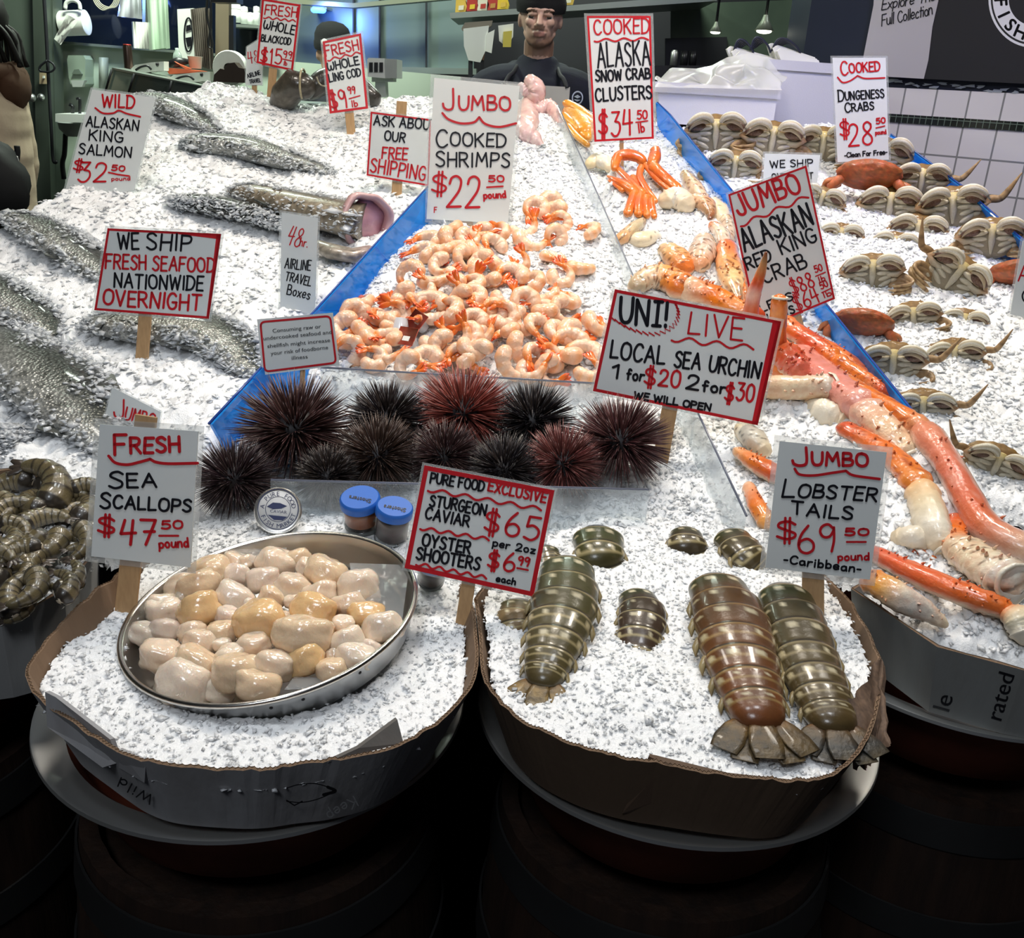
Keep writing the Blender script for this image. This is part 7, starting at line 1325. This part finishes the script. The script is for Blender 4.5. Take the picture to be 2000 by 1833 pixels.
# ------------------------------------------------------------------ dungeness crabs
M_DBEL = mat('dungeness_belly', (1, 1, 1), .4, coat=.2, vcol=True, var=.4, vscale=50, col2=(.36, .30, .20), bump=.3, bscale=100)
M_DSH = mat('dungeness_shell', (1, 1, 1), .38, coat=.25, vcol=True, var=.7, vscale=12, col2=(.16, .08, .02), bump=.35, bscale=160)
CLW, CLT, TANL, GREYB = (.72, .66, .52), (.62, .50, .32), (.42, .26, .12), (.46, .42, .33)
def dun_proto(red=False, raised=0):
    root = bpy.data.objects.new('dungeness_crab', None); COL.objects.link(root)
    shell = (.62, .13, .035) if red else (.30, .17, .045); sh2 = (.5, .07, .02) if red else (.20, .11, .025)
    mb = MB(); mb.ball((0, .10, .0), (.46, .17, .27), None, lambda d: lerp(shell, sh2, .5 + .5 * math.sin(d.x * 34 + 5 * d.z)) if not red else lerp(shell, (.26, .03, .01), min(1, max(0, .35 + .9 * nz(d, 7) + .4 * nz(d, 18)))), 48, 30, lambda d: 1 + .05 * nz(d, 4) + .02 * nz(d, 15) + (.04 * abs(math.sin(9 * math.atan2(d.z, d.x))) if abs(d.y) < .35 and d.z > 0 else 0)); mb.build('carapace', M_DSH, root)
    if red:
        for s in (-1, 1):
            mb = MB(); P = [(s * .40, .0, -.02), (s * .50, -.08, -.10), (s * .46, -.14, -.22), (s * .34, -.16, -.26)]; mb.sweep([V(p) for p in catmull(P, 12)], [(.07, .07) if i < 8 else (.08 - .015 * (i - 8), .07 - .015 * (i - 8)) for i in range(12)], 12, (.66, .15, .05)); mb.build('claw', M_DSH, root)
            for k in range(3):
                mb = MB(); P = [(s * .38, .05, -.05 - .06 * k), (s * .58, -.02, -.06 - .12 * k), (s * .60, -.05, -.20 - .10 * k), (s * .50, -.08, -.34 - .05 * k)]; Q = catmull(P, 14); mb.sweep([V(p) for p in Q], [(.05 - .0025 * i, .03) for i in range(14)], 10, (.60, .18, .06)); mb.build('leg', M_DSH, root)
        return root
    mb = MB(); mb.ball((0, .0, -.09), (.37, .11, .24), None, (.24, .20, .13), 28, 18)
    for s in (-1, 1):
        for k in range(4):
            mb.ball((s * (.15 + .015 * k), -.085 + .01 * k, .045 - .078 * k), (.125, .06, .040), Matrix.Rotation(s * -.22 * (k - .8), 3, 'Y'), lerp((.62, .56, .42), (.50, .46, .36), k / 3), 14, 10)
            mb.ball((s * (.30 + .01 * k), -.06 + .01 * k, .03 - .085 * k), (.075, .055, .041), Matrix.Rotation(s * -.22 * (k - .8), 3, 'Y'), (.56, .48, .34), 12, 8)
        mb.ball((s * .30, -.12, .075), (.15, .06, .07), None, (.09, .022, .014), 14, 10)  # dark red claw inside, also paints the gap shade under the claws
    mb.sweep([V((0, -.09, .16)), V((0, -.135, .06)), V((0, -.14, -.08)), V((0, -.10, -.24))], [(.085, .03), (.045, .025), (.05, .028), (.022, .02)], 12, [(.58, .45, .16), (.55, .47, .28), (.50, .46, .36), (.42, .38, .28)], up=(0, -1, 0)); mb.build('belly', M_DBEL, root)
    for s in (-1, 1):
        mb = MB(); P = [(s * .065, -.19, .14), (s * .13, -.24, .20), (s * .25, -.27, .215), (s * .38, -.25, .15), (s * .465, -.21, .04)]; Q = catmull(P, 20); W = catmull([(.032,), (.052,), (.054,), (.040,), (.008,)], 20)
        mb.sweep([V(p) for p in Q], [(float(w_[0]), float(w_[0])) for w_ in W], 16, lambda i, a: (.05, .035, .03) if i > 15 and i % 2 and math.sin(a) < -.3 else lerp((.46, .36, .18), (.80, .76, .64), smooth01(.75 + .55 * math.cos(a * 5 + 1))), up=(0, 1, 0), fn=lambda i, a: 1 + .05 * math.cos(a * 5 + 1)); mb.build('claw', M_DBEL, root)
        mb = MB(); P = [(s * .13, -.205, .115), (s * .23, -.235, .135), (s * .34, -.225, .085), (s * .41, -.20, .01)]; Q = catmull(P, 12); W = catmull([(.018,), (.030,), (.024,), (.008,)], 12)
        mb.sweep([V(p) for p in Q], [float(w_[0]) for w_ in W], 12, lambda i, a: lerp((.40, .30, .18), (.70, .64, .5), .5 + .5 * math.sin(a)), up=(0, 1, 0)); mb.build('claw_finger', M_DBEL, root)
        mb = MB(); mb.sweep([V((s * .10, -.18, .14)), V((s * .16, -.14, .20)), V((s * .36, -.08, .13)), V((s * .46, -.08, .0)), V((s * .36, -.09, -.06)), V((s * .24, -.08, -.05))], [(.04, .04), (.04, .04), (.045, .04), (.055, .05), (.05, .05), (.04, .04)], 12, [(.5, .4, .2), (.45, .33, .15), (.42, .3, .14), (.42, .22, .10), (.5, .42, .3), (.54, .48, .36)]); mb.build('claw_arm', M_DBEL, root)
        for k in range(4):
            b = V((s * .25, -.03, -.08 - .06 * k)); up = raised and k == 0 and s == raised
            if up: P = [b, (s * .48, -.02, .04), (s * .62, -.06, .04), (s * .72, -.09, .14), (s * .88, -.12, .36)]
            else: P = [b, (s * (.46 + .03 * k), -.06 - .02 * k, -.10 - .07 * k), (s * (.58 - .05 * k), -.16, -.20 - .06 * k), (s * (.40 - .06 * k), -.22, -.24 - .06 * k), (s * (.24 - .02 * k), -.22, -.22 - .07 * k)]
            Q = catmull([tuple(p) for p in P], 20); W = catmull([(.045,), (.058,), (.05,), (.04,), (.008,)], 20); mb = MB()
            mb.sweep([V(p) for p in Q], [(float(w_[0]), float(w_[0]) * .6) for w_ in W], 10, lambda i, a: lerp(TANL, (.56, .40, .20), .5 + .5 * math.sin(a)) if i not in (5, 10, 14) else (.22, .13, .06), up=(0, 1, 0)); mb.build('leg', M_DSH, root)
    return root
DUN = [ # px, py, span px, kind (0 plain, 1 leg raised right, -1 leg raised left, 2 red back), roll deg, lift (share of span), label
 (1397, 258, 120, 0, 4, .10, 'dungeness crab at the left end of the back row under the lower foam box'), (1508, 272, 122, 0, -2, .10, 'dungeness crab in the back row under the corner of the lower foam box'), (1606, 280, 112, 0, 3, .10, 'dungeness crab in the back row left of the dungeness sign'), (1722, 300, 116, 0, -8, .06, 'dungeness crab at the right end of the back row behind the dungeness sign'),
 (1434, 326, 112, 0, 0, -.06, 'half-buried dungeness crab beside the blue panel in the second row'), (1697, 352, 128, 2, 0, .12, 'orange-red crab showing its back below the dungeness sign'), (1798, 352, 110, 1, 2, .08, 'dungeness crab with a raised leg beside the orange-red one'), (1602, 392, 100, 0, -10, -.10, 'dungeness crab half hidden by the edge of the king crab sign'),
 (1736, 400, 128, 0, 3, -.14, 'mostly buried dungeness crab with two white claws in the middle of the slope'), (1858, 402, 132, 1, 10, .04, 'dungeness crab with legs over the blue panel along the tiles'), (1790, 452, 120, 0, 0, -.22, 'buried dungeness crab with only its claws above the ice'), (1934, 462, 128, 0, 8, .06, 'dungeness crab at the right of the slope near the cut-off card'), (1702, 530, 122, 0, 8, -.02, 'wide dungeness crab with a dark gap under its claws at the slope middle'), (1868, 534, 132, -1, -28, .06, 'tilted dungeness crab showing its whole belly'),
 (1986, 540, 110, 2, 20, .06, 'orange-red crab at the right edge beside the cut-off card'), (1782, 620, 110, -1, 14, -.12, 'dungeness crab with a raised leg right of the dark red back'), (1686, 640, 124, 2, -8, .04, 'dark red crab back against the blue panel'), (1880, 630, 100, -1, 0, -.34, 'buried dungeness crab with only leg tips out of the ice'), (1742, 706, 132, 1, 6, .0, 'large dungeness crab by the blue panel above the king crab legs'), (1862, 694, 118, 1, 12, -.18, 'half-buried dungeness crab with a raised leg at the open ice'), (1800, 796, 126, 1, 8, -.02, 'dungeness crab by the blue panel with a tall raised leg'), (1945, 904, 128, -1, -14, .0, 'dungeness crab lowest on the slope with dark red legs'), (1640, 462, 96, 0, 0, -.30, 'buried dungeness crab right behind the king crab sign'), (1745, 480, 100, -1, 0, -.34, 'buried dungeness crab with one curved leg sticking up')]
def build_dun():
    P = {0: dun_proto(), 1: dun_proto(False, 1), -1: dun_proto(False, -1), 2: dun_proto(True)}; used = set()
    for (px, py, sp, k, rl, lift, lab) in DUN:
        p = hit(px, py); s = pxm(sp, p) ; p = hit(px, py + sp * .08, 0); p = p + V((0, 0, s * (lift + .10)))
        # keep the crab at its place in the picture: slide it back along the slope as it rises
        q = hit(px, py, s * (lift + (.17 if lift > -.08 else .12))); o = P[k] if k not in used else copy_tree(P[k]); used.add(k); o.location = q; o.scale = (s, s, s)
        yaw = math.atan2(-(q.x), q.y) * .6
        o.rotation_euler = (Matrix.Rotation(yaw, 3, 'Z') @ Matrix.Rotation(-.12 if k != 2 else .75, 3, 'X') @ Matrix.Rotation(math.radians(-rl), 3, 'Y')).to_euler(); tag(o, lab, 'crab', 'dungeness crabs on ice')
build_dun()
# ------------------------------------------------------------------ raw prawns
M_PRAWN = mat('prawn_shell', (1, 1, 1), .2, coat=.6, vcol=True, var=.5, vscale=60, col2=(.05, .035, .02), bump=.15, bscale=150)
def prawn_proto(sd, headless=True):
    root = bpy.data.objects.new('raw_prawn', None); COL.objects.link(root); n = 30; pts = []; rad = []
    for i in range(n):
        t = i / (n - 1); a = 2.0 * t - .6; pts.append(V((.5 * math.cos(a), .5 * math.sin(a), 0))); q = (1 - .6 * t ** 1.5); rad.append((.235 * q, .25 * q))
    def cf(i, a):
        f = (i / n * 6) % 1; c = lerp((.20, .155, .075), (.11, .095, .055), .5 + .5 * nz((i * .3, a, sd))); return (.035, .03, .025) if f < .16 else lerp(c, (.42, .34, .2), .6 * smooth01((-math.cos(a) - .2)))
    mb = MB(); mb.sweep(pts, rad, 16, cf, fn=lambda i, a: 1.04 - .10 * ((i / n * 6) % 1)); mb.build('body', M_PRAWN, root)
    t = (pts[-1] - pts[-2]).normalized(); s = t.cross(V((0, 0, 1))); mb = MB()
    for k in (-.5, 0, .5): mb.sweep([pts[-1], pts[-1] + t * .12 + s * k * .14, pts[-1] + t * .24 + s * k * .26], [(.04, .025), (.07, .02), (.03, .008)], 8, (.05, .04, .035))
    mb.build('tail', M_PRAWN, root); mb = MB(); mb.ball(pts[0] - (pts[1] - pts[0]).normalized() * .05, (.16, .17, .16), None, (.70, .60, .46), 14, 10, lambda d: 1 + .15 * nz(d, 3, sd)); mb.build('cut_flesh', M_CRABW, root); return root
PR = [(40, 965, 150, 20), (128, 960, 90, -20), (30, 1010, 95, 160), (118, 1000, 120, 10), (150, 1030, 80, -40), (12, 1050, 80, 80), (60, 1060, 110, -10), (128, 1062, 90, 30), (25, 1090, 90, 0), (90, 1095, 100, 200), (150, 1085, 70, 60), (55, 1125, 120, 170), (110, 1125, 90, -20), (20, 1150, 110, 15), (70, 1160, 110, 195), (125, 1130, 70, -50), (15, 1185, 80, 10), (-30, 1000, 100, 40), (-30, 1110, 110, 120), (140, 985, 80, 150), (80, 985, 110, 70), (90, 1030, 100, 140), (165, 975, 80, 100), (160, 1060, 80, 20), (45, 1035, 100, -60), (10, 1115, 90, 40), (95, 1150, 90, 10), (-20, 1060, 100, 0), (50, 1090, 90, 130), (160, 1010, 80, 190), (20, 970, 100, 110), (100, 975, 100, 230)]
def build_prawns():
    PX = [(float(a[0]), float(a[1])) for a in ((cP[0] + (r[1][0] - cP[0]) * .93, cP[1] + (r[1][1] - cP[1]) * .93) for r in ringP)]
    ice_bed('crushed_ice_heap', PX, 'crushed ice under the raw prawns at the left edge', .005, 1, reach=.003, talus=0, chips=5000, csize=.004, seed=9, hfn=lambda X, Y: .862 + .10 * (Y - 1.0) + .006 * vnoise(X, Y, 20, 3), ymin=0)
    protos = [prawn_proto(1), prawn_proto(2)]; rg = random.Random(2); L = rowlabels([(a, b) for a, b, c, d in PR], 5, 'raw grey-brown prawn, %s in the %s row of the prawn box'); used = set()
    for i, (px, py, sz, rot) in enumerate(PR):
        z = .882 + .022 * rg.random(); p = hitz(px, py, z); k = i % 2; o = protos[k] if k not in used else copy_tree(protos[k]); used.add(k); s = pxm(sz, p) * .92; o.location = p; o.scale = (s, s, s)
        o.rotation_mode = 'QUATERNION'; o.rotation_quaternion = Quaternion((1, 0, 0), .25 + rg.uniform(-.3, .3)) @ Quaternion((0, 0, 1), math.radians(rot)) @ Quaternion((1, 0, 0), rg.choice((0, 3.14)) ) ; tag(o, L[i], 'prawn', 'raw prawns in the box')
build_prawns()
# ------------------------------------------------------------------ people
M_SKIN = mat('skin', (1, 1, 1), .45, vcol=True, bump=.05, bscale=300, sss=.1)
M_EYEW = mat('eye_white', (1, 1, 1), .15, vcol=True)
def fuse(mb, voxel, smooth_it=4):
    """one continuous skin from overlapping shapes: returns (verts, faces)"""
    me = bpy.data.meshes.new('tmp'); me.from_pydata([tuple(v) for v in mb.v], [], mb.f); o = bpy.data.objects.new('tmp', me); COL.objects.link(o)
    r = o.modifiers.new('r', 'REMESH'); r.mode = 'VOXEL'; r.voxel_size = voxel
    s = o.modifiers.new('s', 'SMOOTH'); s.iterations = smooth_it; s.factor = .5
    bpy.context.view_layer.update(); ev = o.evaluated_get(bpy.context.evaluated_depsgraph_get()); m2 = ev.to_mesh()
    vs = [v.co.copy() for v in m2.vertices]; fs = [tuple(p.vertices) for p in m2.polygons]; ev.to_mesh_clear(); COL.objects.unlink(o); bpy.data.objects.remove(o); return vs, fs
def limbs(mb, grow=0, arms=True, legs=True, torso=True, folds=0, neck=True, sleeve=1.0):
    g = grow; f = (lambda i, a: 1 + folds * nz((i * .6, a * 1.4, 1), 1.1)) if folds else None
    def sw(P, res=14, n=16): Q = catmull(P, res); mb.sweep([V(q[:3]) for q in Q], [(q[3] + g, q[4] + g) for q in Q], n, fn=f, up=(0, -1, 0))
    if torso:
        sw([(0, .0, .90, .16, .115), (0, 0, 1.02, .150, .11), (0, -.005, 1.18, .165, .12), (0, .0, 1.32, .180, .118), (0, .008, 1.41, .135, .09), (0, .010, 1.46, .075, .062)], 22, 22)
        for s in (-1, 1): sw([(s * .02, 0, 1.39, .06, .065), (s * .11, .004, 1.40, .062, .068), (s * .19, .004, 1.375, .058, .06)], 8)
    if neck: sw([(0, .012, 1.42, .062, .060), (0, .004, 1.49, .056, .058), (0, -.006, 1.56, .056, .062)], 8)
    for s in (-1, 1):
        if arms:
            sw([(s * .195, .004, 1.375, .056, .056), (s * .225, .012, 1.25, .048, .048), (s * .245, .02, 1.11, .041, .041)], 12); sw([(s * .245, .02, 1.12, .041, .041), (s * .246, -.01, 1.0, .038, .036), (s * .24, -.045, 1.12 - .25 * sleeve, .030, .028)], 12)
        if legs:
            sw([(s * .085, 0, .94, .09, .10), (s * .095, 0, .72, .075, .08), (s * .097, .0, .50, .055, .058)], 12); sw([(s * .097, 0, .51, .054, .056), (s * .098, .015, .34, .052, .056), (s * .098, .015, .09, .036, .038)], 12)
def hands_feet(mb, hands=True, feet=True):
    for s in (-1, 1):
        if hands:
            mb.sweep([V((s * .24, -.045, .88)), V((s * .238, -.055, .84)), V((s * .236, -.065, .79))], [(.026, .018), (.040, .016), (.038, .014)], 12, up=(1, 0, 0))
            for k, L in enumerate((.065, .075, .07, .055)):
                y = -.095 + .020 * k; b = V((s * .236, y, .785)); mb.sweep([b, b + V((-s * .006, 0, -L * .5)), b + V((-s * .022, .004, -L * .95))], [.0095, .0085, .0065], 8)
            b = V((s * .236, -.09, .845)); mb.sweep([b, b + V((-s * .012, -.022, -.025)), b + V((-s * .022, -.028, -.058))], [.012, .0105, .008], 8)
        if feet: mb.sweep([V((s * .098, .05, .045)), V((s * .10, -.02, .05)), V((s * .104, -.11, .035)), V((s * .106, -.17, .028))], [(.038, .042), (.042, .045), (.046, .032), (.032, .022)], 12)
def head_shape(mb):
    i0 = len(mb.v); H = V((0, -.015, 1.64)); mb.ball(H + V((0, .012, .012)), (.076, .094, .105), None, n=28, m=20); mb.ball(H + V((0, -.030, -.045)), (.053, .058, .080), None, n=24, m=16)
    mb.ball(H + V((0, -.056, -.092)), (.032, .028, .026)); mb.ball(H + V((0, -.072, .022)), (.055, .022, .014))
    mb.sweep([H + V((0, -.082, .012)), H + V((0, -.100, -.012)), H + V((0, -.112, -.030)), H + V((0, -.098, -.036))], [.009, .011, .014, .010], 10)
    for s in (-1, 1):
        mb.ball(H + V((s * .013, -.095, -.034)), (.010, .010, .008)); mb.ball(H + V((s * .036, -.066, -.020)), (.021, .019, .020)); mb.ball(H + V((s * .078, .010, -.010)), (.008, .018, .030), Matrix.Rotation(.2, 3, 'X')); mb.sweep([H + V((s * .050, .0, -.058)), H + V((s * .036, -.042, -.086)), H + V((s * .014, -.060, -.098))], [.015, .017, .018], 10)
        mb.sweep([H + V((s * .018, -.087, .008)), H + V((s * .032, -.084, .006)), H + V((s * .046, -.072, .002))], [.006, .007, .005], 8)
    mb.sweep([H + V((-.024, -.084, -.062)), H + V((0, -.093, -.058)), H + V((.024, -.084, -.062))], [.005, .007, .005], 10); mb.sweep([H + V((-.020, -.082, -.070)), H + V((0, -.091, -.072)), H + V((.020, -.082, -.070))], [.005, .008, .005], 10)
    for i in range(i0, len(mb.v)):
        x, y, z = mb.v[i]; dz = z - H.z; mb.v[i] = (x * (.97 if dz > -.04 else .97 - 1.1 * (-.04 - dz)), y, H.z + dz * (.88 if dz < 0 else .95))
    return H
def face_colour(H, skin, beard):
    def c(p):
        d = V(p) - H; col = skin
        if d.y < -.05:
            if abs(d.x) < .019 and -.067 < d.z < -.050 and d.y < -.078: return (.44, .21, .17)
            for s in (-1, 1):
                e = (d.x - s * .033) ** 2 / .016 ** 2 + (d.z - .001) ** 2 / .007 ** 2
                if e < 1.8: col = lerp(tuple(v * .62 for v in skin), skin, min(1, e / 1.8))  # sockets are not modelled: their shade is painted into the skin
                if abs(d.x - s * .035) < .024 and abs(d.z - .019 + .2 * abs(d.x - s * .03)) < .0045: col = (.09, .05, .03)
        if beard and d.y < .0 and d.z < -.040:
            t = smooth01((-.048 - d.z) / .03) * .7
            if abs(d.x) < .030 and -.048 < d.z < -.038 and d.y < -.07: t = .6
            if abs(d.x) < .016 and -.078 < d.z < -.069: t *= .5
            col = lerp(col, (.12, .055, .025), t)
        if d.z < -.13: col = tuple(v * .95 for v in skin)
        return col
    return c
def person(loc, yaw, k, lab, skin, top_c, trouser_c, beard=False, cap=None, hood=None, apron=False, hair=None, tiltx=0, voxel=.0055):
    M = Matrix.Translation(loc) @ Matrix.Rotation(yaw, 4, 'Z') @ Matrix.Scale(k, 4); e = empty('person', loc, lab, 'person'); R3 = M.to_3x3()
    def put(vs, fs, name, m, cols=None, smooth=True):
        mb = MB(); mb.add([M @ V(v) for v in vs], fs, cols if cols else (1, 1, 1)); return mb.build(name, m, e, smooth)
    mb = MB(); limbs(mb, 0); hands_feet(mb, feet=True); H = head_shape(mb); vs, fs = fuse(mb, voxel, 3); fc = face_colour(H, skin, beard); put(vs, fs, 'body', M_SKIN, [fc(v) if v.z > 1.45 else skin for v in vs])
    for s in (-1, 1):
        mb = MB(); c = H + V((s * .033, -.070, .001)); mb.ball(c, .0135, None, lambda d: (.02, .015, .012) if d.y < -.80 else ((.10, .13, .14) if d.y < -.62 else (.7, .68, .64)), 20, 14); put(mb.v, mb.f, 'eye', M_EYEW, mb.c)
    mb = MB(); limbs(mb, .022, legs=False, folds=.05, neck=False, sleeve=.95); vs, fs = fuse(mb, .008, 4)
    if cap and apron: vs2 = vs
    put(vs, fs, 'hooded_top', mat('cloth_%s' % lab.split()[0], top_c, .85, var=.25, vscale=12, bump=.2, bscale=120))
    mb = MB(); limbs(mb, .014, arms=False, torso=False, neck=False, folds=.05); mb.sweep([V((0, 0, .86)), V((0, 0, .96)), V((0, 0, 1.03))], [(.17, .13), (.172, .128), (.165, .125)], 20, up=(0, -1, 0)); vs, fs = fuse(mb, .009, 3); put(vs, fs, 'trousers', mat('trousers_%s' % lab.split()[0], trouser_c, .85))
    mb = MB()
    for s in (-1, 1): mb.sweep([V((s * .098, .06, .05)), V((s * .10, -.02, .055)), V((s * .104, -.12, .04)), V((s * .106, -.19, .032))], [(.045, .05), (.05, .055), (.054, .04), (.038, .03)], 14)
    put(mb.v, mb.f, 'shoes', M_BLACKP)
    if hood is not None:
        mb = MB(); P = []
        for a in np.linspace(0, 2 * math.pi, 28):
            x, y = math.sin(a), -math.cos(a); z = 1.450 - .045 * max(0, -y) ** 2 * 1.2 + .02 * max(0, y); P.append(V((x * (.098 + .02 * max(0, y)), .012 + y * (.085 + .02 * max(0, y)), z)))
        mb.sweep(P, [(.030, .036) if i > 4 and i < 23 else (.022, .028) for i in range(28)], 12, round_=False, fn=lambda i, a: 1 + .12 * nz((i * .5, a, 2), 1.2))
        mb.ball((0, .11, 1.42), (.105, .05, .085), None, n=20, m=14, fn=lambda d: 1 + .12 * nz(d, 2.5)); put(mb.v, mb.f, 'hood', mat('hood_%s' % lab.split()[0], hood, .85, var=.3, vscale=14))
    if cap:
        mb = MB(); prof = [(.083, -.035), (.086, -.02), (.087, .0), (.0855, .012), (.084, .016), (.083, .05), (.072, .085), (.05, .108), (.02, .118), (0, .119)]
        mb.lathe([(r, z) for r, z in prof], 40, H + V((0, .012, .050)), Matrix.Rotation(.14, 3, 'X') @ Matrix.Diagonal((1.06, 1.22, .84)), fn=lambda j, a: 1 + .012 * math.cos(a * 20)); put(mb.v, mb.f, 'beanie', mat('beanie_black', cap, .95, bump=.3, bscale=200))
        if not apron: mb = MB(); mb.ball(H + V((-.045, -.088, .05)), (.016, .006, .016)); put(mb.v, mb.f, 'beanie_patch', M_PAPER)
    if hair:
        mb = MB(); mb.ball(H + V((0, .03, .02)), (.088, .10, .11), None, n=24, m=16, fn=lambda d: 1 + .06 * nz(d, 6))
        for j in range(14):
            a = 1.0 + .3 * j; b = H + V((.07 * math.cos(a), .06 + .04 * math.sin(a), .0)); mb.tube([b, b + V((.02 * math.cos(3 * j), .05, -.05)), b + V((.03 * math.sin(2 * j), .06 + .02 * math.cos(j), -.15))], .009, 8, res=8)
        put(mb.v, mb.f, 'hair', mat('hair_black', hair, .6))
    if apron:
        mb = MB(); rows = []
        for z in np.linspace(.55, 1.41, 18):
            w_ = .125 if z > 1.15 else .125 + .05 * smooth01((1.15 - z) / .1)
            rows.append([V((x * w_, -.150 - .012 * (1 - x * x) + .006 * nz((x, z, 0), 5) - (.02 if z < 1.1 else .0), z)) for x in np.linspace(-1, 1, 13)])
        mb.grid(rows); mb.grid([[p + V((0, .004, 0)) for p in r][::-1] for r in rows]); put(mb.v, mb.f, 'apron', mat('apron_cream', (.52, .50, .45), .8, var=.2, vscale=10))
        mb = MB()
        for s in (-1, 1): mb.tube([V((s * .115, -.150, 1.405)), V((s * .10, -.130, 1.435)), V((s * .085, -.10, 1.45)), V((s * .07, .03, 1.49))], .008, 6, res=12)
        put(mb.v, mb.f, 'apron_strap', mat('strap_dark', (.02, .02, .025), .7))
        mb = MB(); c = V((.155, -.125, 1.375)); Mx = Matrix.Rotation(math.pi / 2, 3, 'X') @ Matrix.Rotation(.5, 3, 'Y'); mb.lathe([(.019, .001), (.0225, .002), (.024, .001)], 28, c, Mx); mb.sheet([c + V((-.012, -.003, .004)), c + V((.0, -.004, .010)), c + V((.012, .001, .004)), c + V((.0, -.004, -.003))], .001, (0, -1, 0)); mb.sheet([c + V((-.012, -.003, -.006)), c + V((.012, .001, -.006)), c + V((.0, -.004, -.013))], .001, (0, -1, 0)); put(mb.v, mb.f, 'chest_logo', mat('logo_pale', (.5, .55, .65), .6))
    return e
def build_people():
    p = aty(1056, 35, 4.1); k = p.z / 1.642; person((p.x, p.y, 0), -.02, k, 'seller in black beanie and navy hooded top with cream apron behind the ice', (.58, .36, .28), (.008, .010, .022), (.02, .02, .03), True, (.006, .006, .007), (.008, .010, .022), True, voxel=.004)
    p = aty(650, 106, 4.95); k = p.z / 1.64; person((p.x, p.y, 0), .25, k * 1.0, 'worker in black beanie half hidden behind the ling cod sign', (.42, .24, .17), (.010, .011, .018), (.02, .02, .03), False, (.008, .008, .010), (.010, .011, .018), False, voxel=.008)
    p = aty(-38, 120, 3.7); k = p.z / 1.50; e = person((p.x, p.y, 0), -1.45, k, 'passerby in beige hooded sweatshirt with brown hood seen at the left edge', (.3, .17, .11), (.56, .44, .32), (.03, .03, .035), False, None, (.075, .032, .014), False, (.008, .007, .006), voxel=.009)
    # black bag carried by the person on the left
    b = aty(-20, 360, 3.38); t = empty('shoulder_bag', b, 'black shoulder bag carried by the passerby at the left edge', 'bag'); mb = MB(); mb.ball(b, (.13, .09, .15), None, n=22, m=16, fn=lambda d: 1 + .12 * nz(d, 2.5)); mb.build('bag', mat('bag_black', (.008, .008, .009), .7), t)
    mb = MB(); mb.tube([aty(x, y, 3.42) for x, y in ((30, 330), (34, 300), (33, 285))], .010, 8, res=14); mb.build('strap', mat('bag_black', (.008, .008, .009)), t)
    mb = MB(); mb.tube([aty(x, y, 3.4) for x, y in ((33, 305), (36, 316), (33, 326), (30, 316), (33, 305))], .003, 6, res=16); mb.build('buckle', M_STEEL, t)
build_people()
# ------------------------------------------------------------------ build
ice_bed('crushed_ice_bank', P_BANK, 'white crushed ice bank heaped over the whole fish', .007, 1, reach=.22, chips=16000, csize=.0045, seed=1, flat=.45, frost=FROST)
ice_bed('crushed_ice_tray', P_TRAY, 'crushed ice under the cooked pink shrimp', .006, .7, chips=8000, csize=.0042, seed=2)
ice_bed('crushed_ice_bin', P_KING, 'crushed ice under the king crab legs', .006, .7, chips=9000, csize=.004, seed=3)
ice_bed('crushed_ice_slope', P_DUNG, 'crushed ice under the dungeness crabs', .007, .7, reach=.06, chips=11000, csize=.0042, seed=4)
ice_bed('crushed_ice_trough', P_TROU, 'crushed ice under the sea urchins and jars', .005, .5, chips=12000, csize=.0032, seed=5, extra=-.012)
def boxice(rings, zf, name, lab, seed, extra=0):
    P = []; cx = sum(r[1][0] for r in rings) / len(rings); cy = sum(r[1][1] for r in rings) / len(rings)
    for o, a, b, d in rings:
        P.append((cx + (b[0] - cx) * .955, cy + (b[1] - cy) * .955))
    ice_bed(name, P, lab, .0035, 1, reach=.004, talus=0, chips=6000, csize=.0019, flat=.7, seed=seed, hfn=zf, rough=.0014, ymin=0)
def panice(X, Y):
    Z = .845 + .05 * (Y - .75) + .006 * vnoise(X, Y, 14, 6) + .004 * vnoise(X, Y, 60, 7); D = np.hypot(X - TC.x, Y - TC.y)
    return np.where(D < TR_ - .012, np.minimum(Z, TC.z - .052 + TX * (Y - TC.y) + TY * (X - TC.x)), Z)
boxice(ringL, panice, 'crushed_ice_heap', 'fine crushed ice around the pan of scallops', 6)
boxice(ringR, lambda X, Y: .85 + .055 * (Y - .75) + .018 * np.exp(-((X - .16) ** 2 + (Y - .86) ** 2) / .012) + .006 * vnoise(X, Y, 14, 8) + .004 * vnoise(X, Y, 60, 9), 'crushed_ice_heap', 'crushed ice under the lobster tails', 7)
def display_table():
    L = [(60, 480), (170, 400), (320, 225), (600, 222), (1000, 222), (1290, 232), (1690, 270), (1980, 540), (2110, 640), (2110, 1035), (1905, 940), (1460, 880), (430, 880), (60, 850)]
    T = [hit(x, y, -.09) for x, y in L]; n = len(T); mb = MB(); mb.add([tuple(p) for p in T] + [(p.x, p.y, 0) for p in T], [tuple(range(n)), tuple(range(2 * n - 1, n - 1, -1))] + [(k, n + k, n + (k + 1) % n, (k + 1) % n) for k in range(n)])
    tag(mb.build('display_table', M_DARK, smooth=False, norm=True), 'dark display table carrying the sloping ice banks', 'table')
display_table()
all_signs()
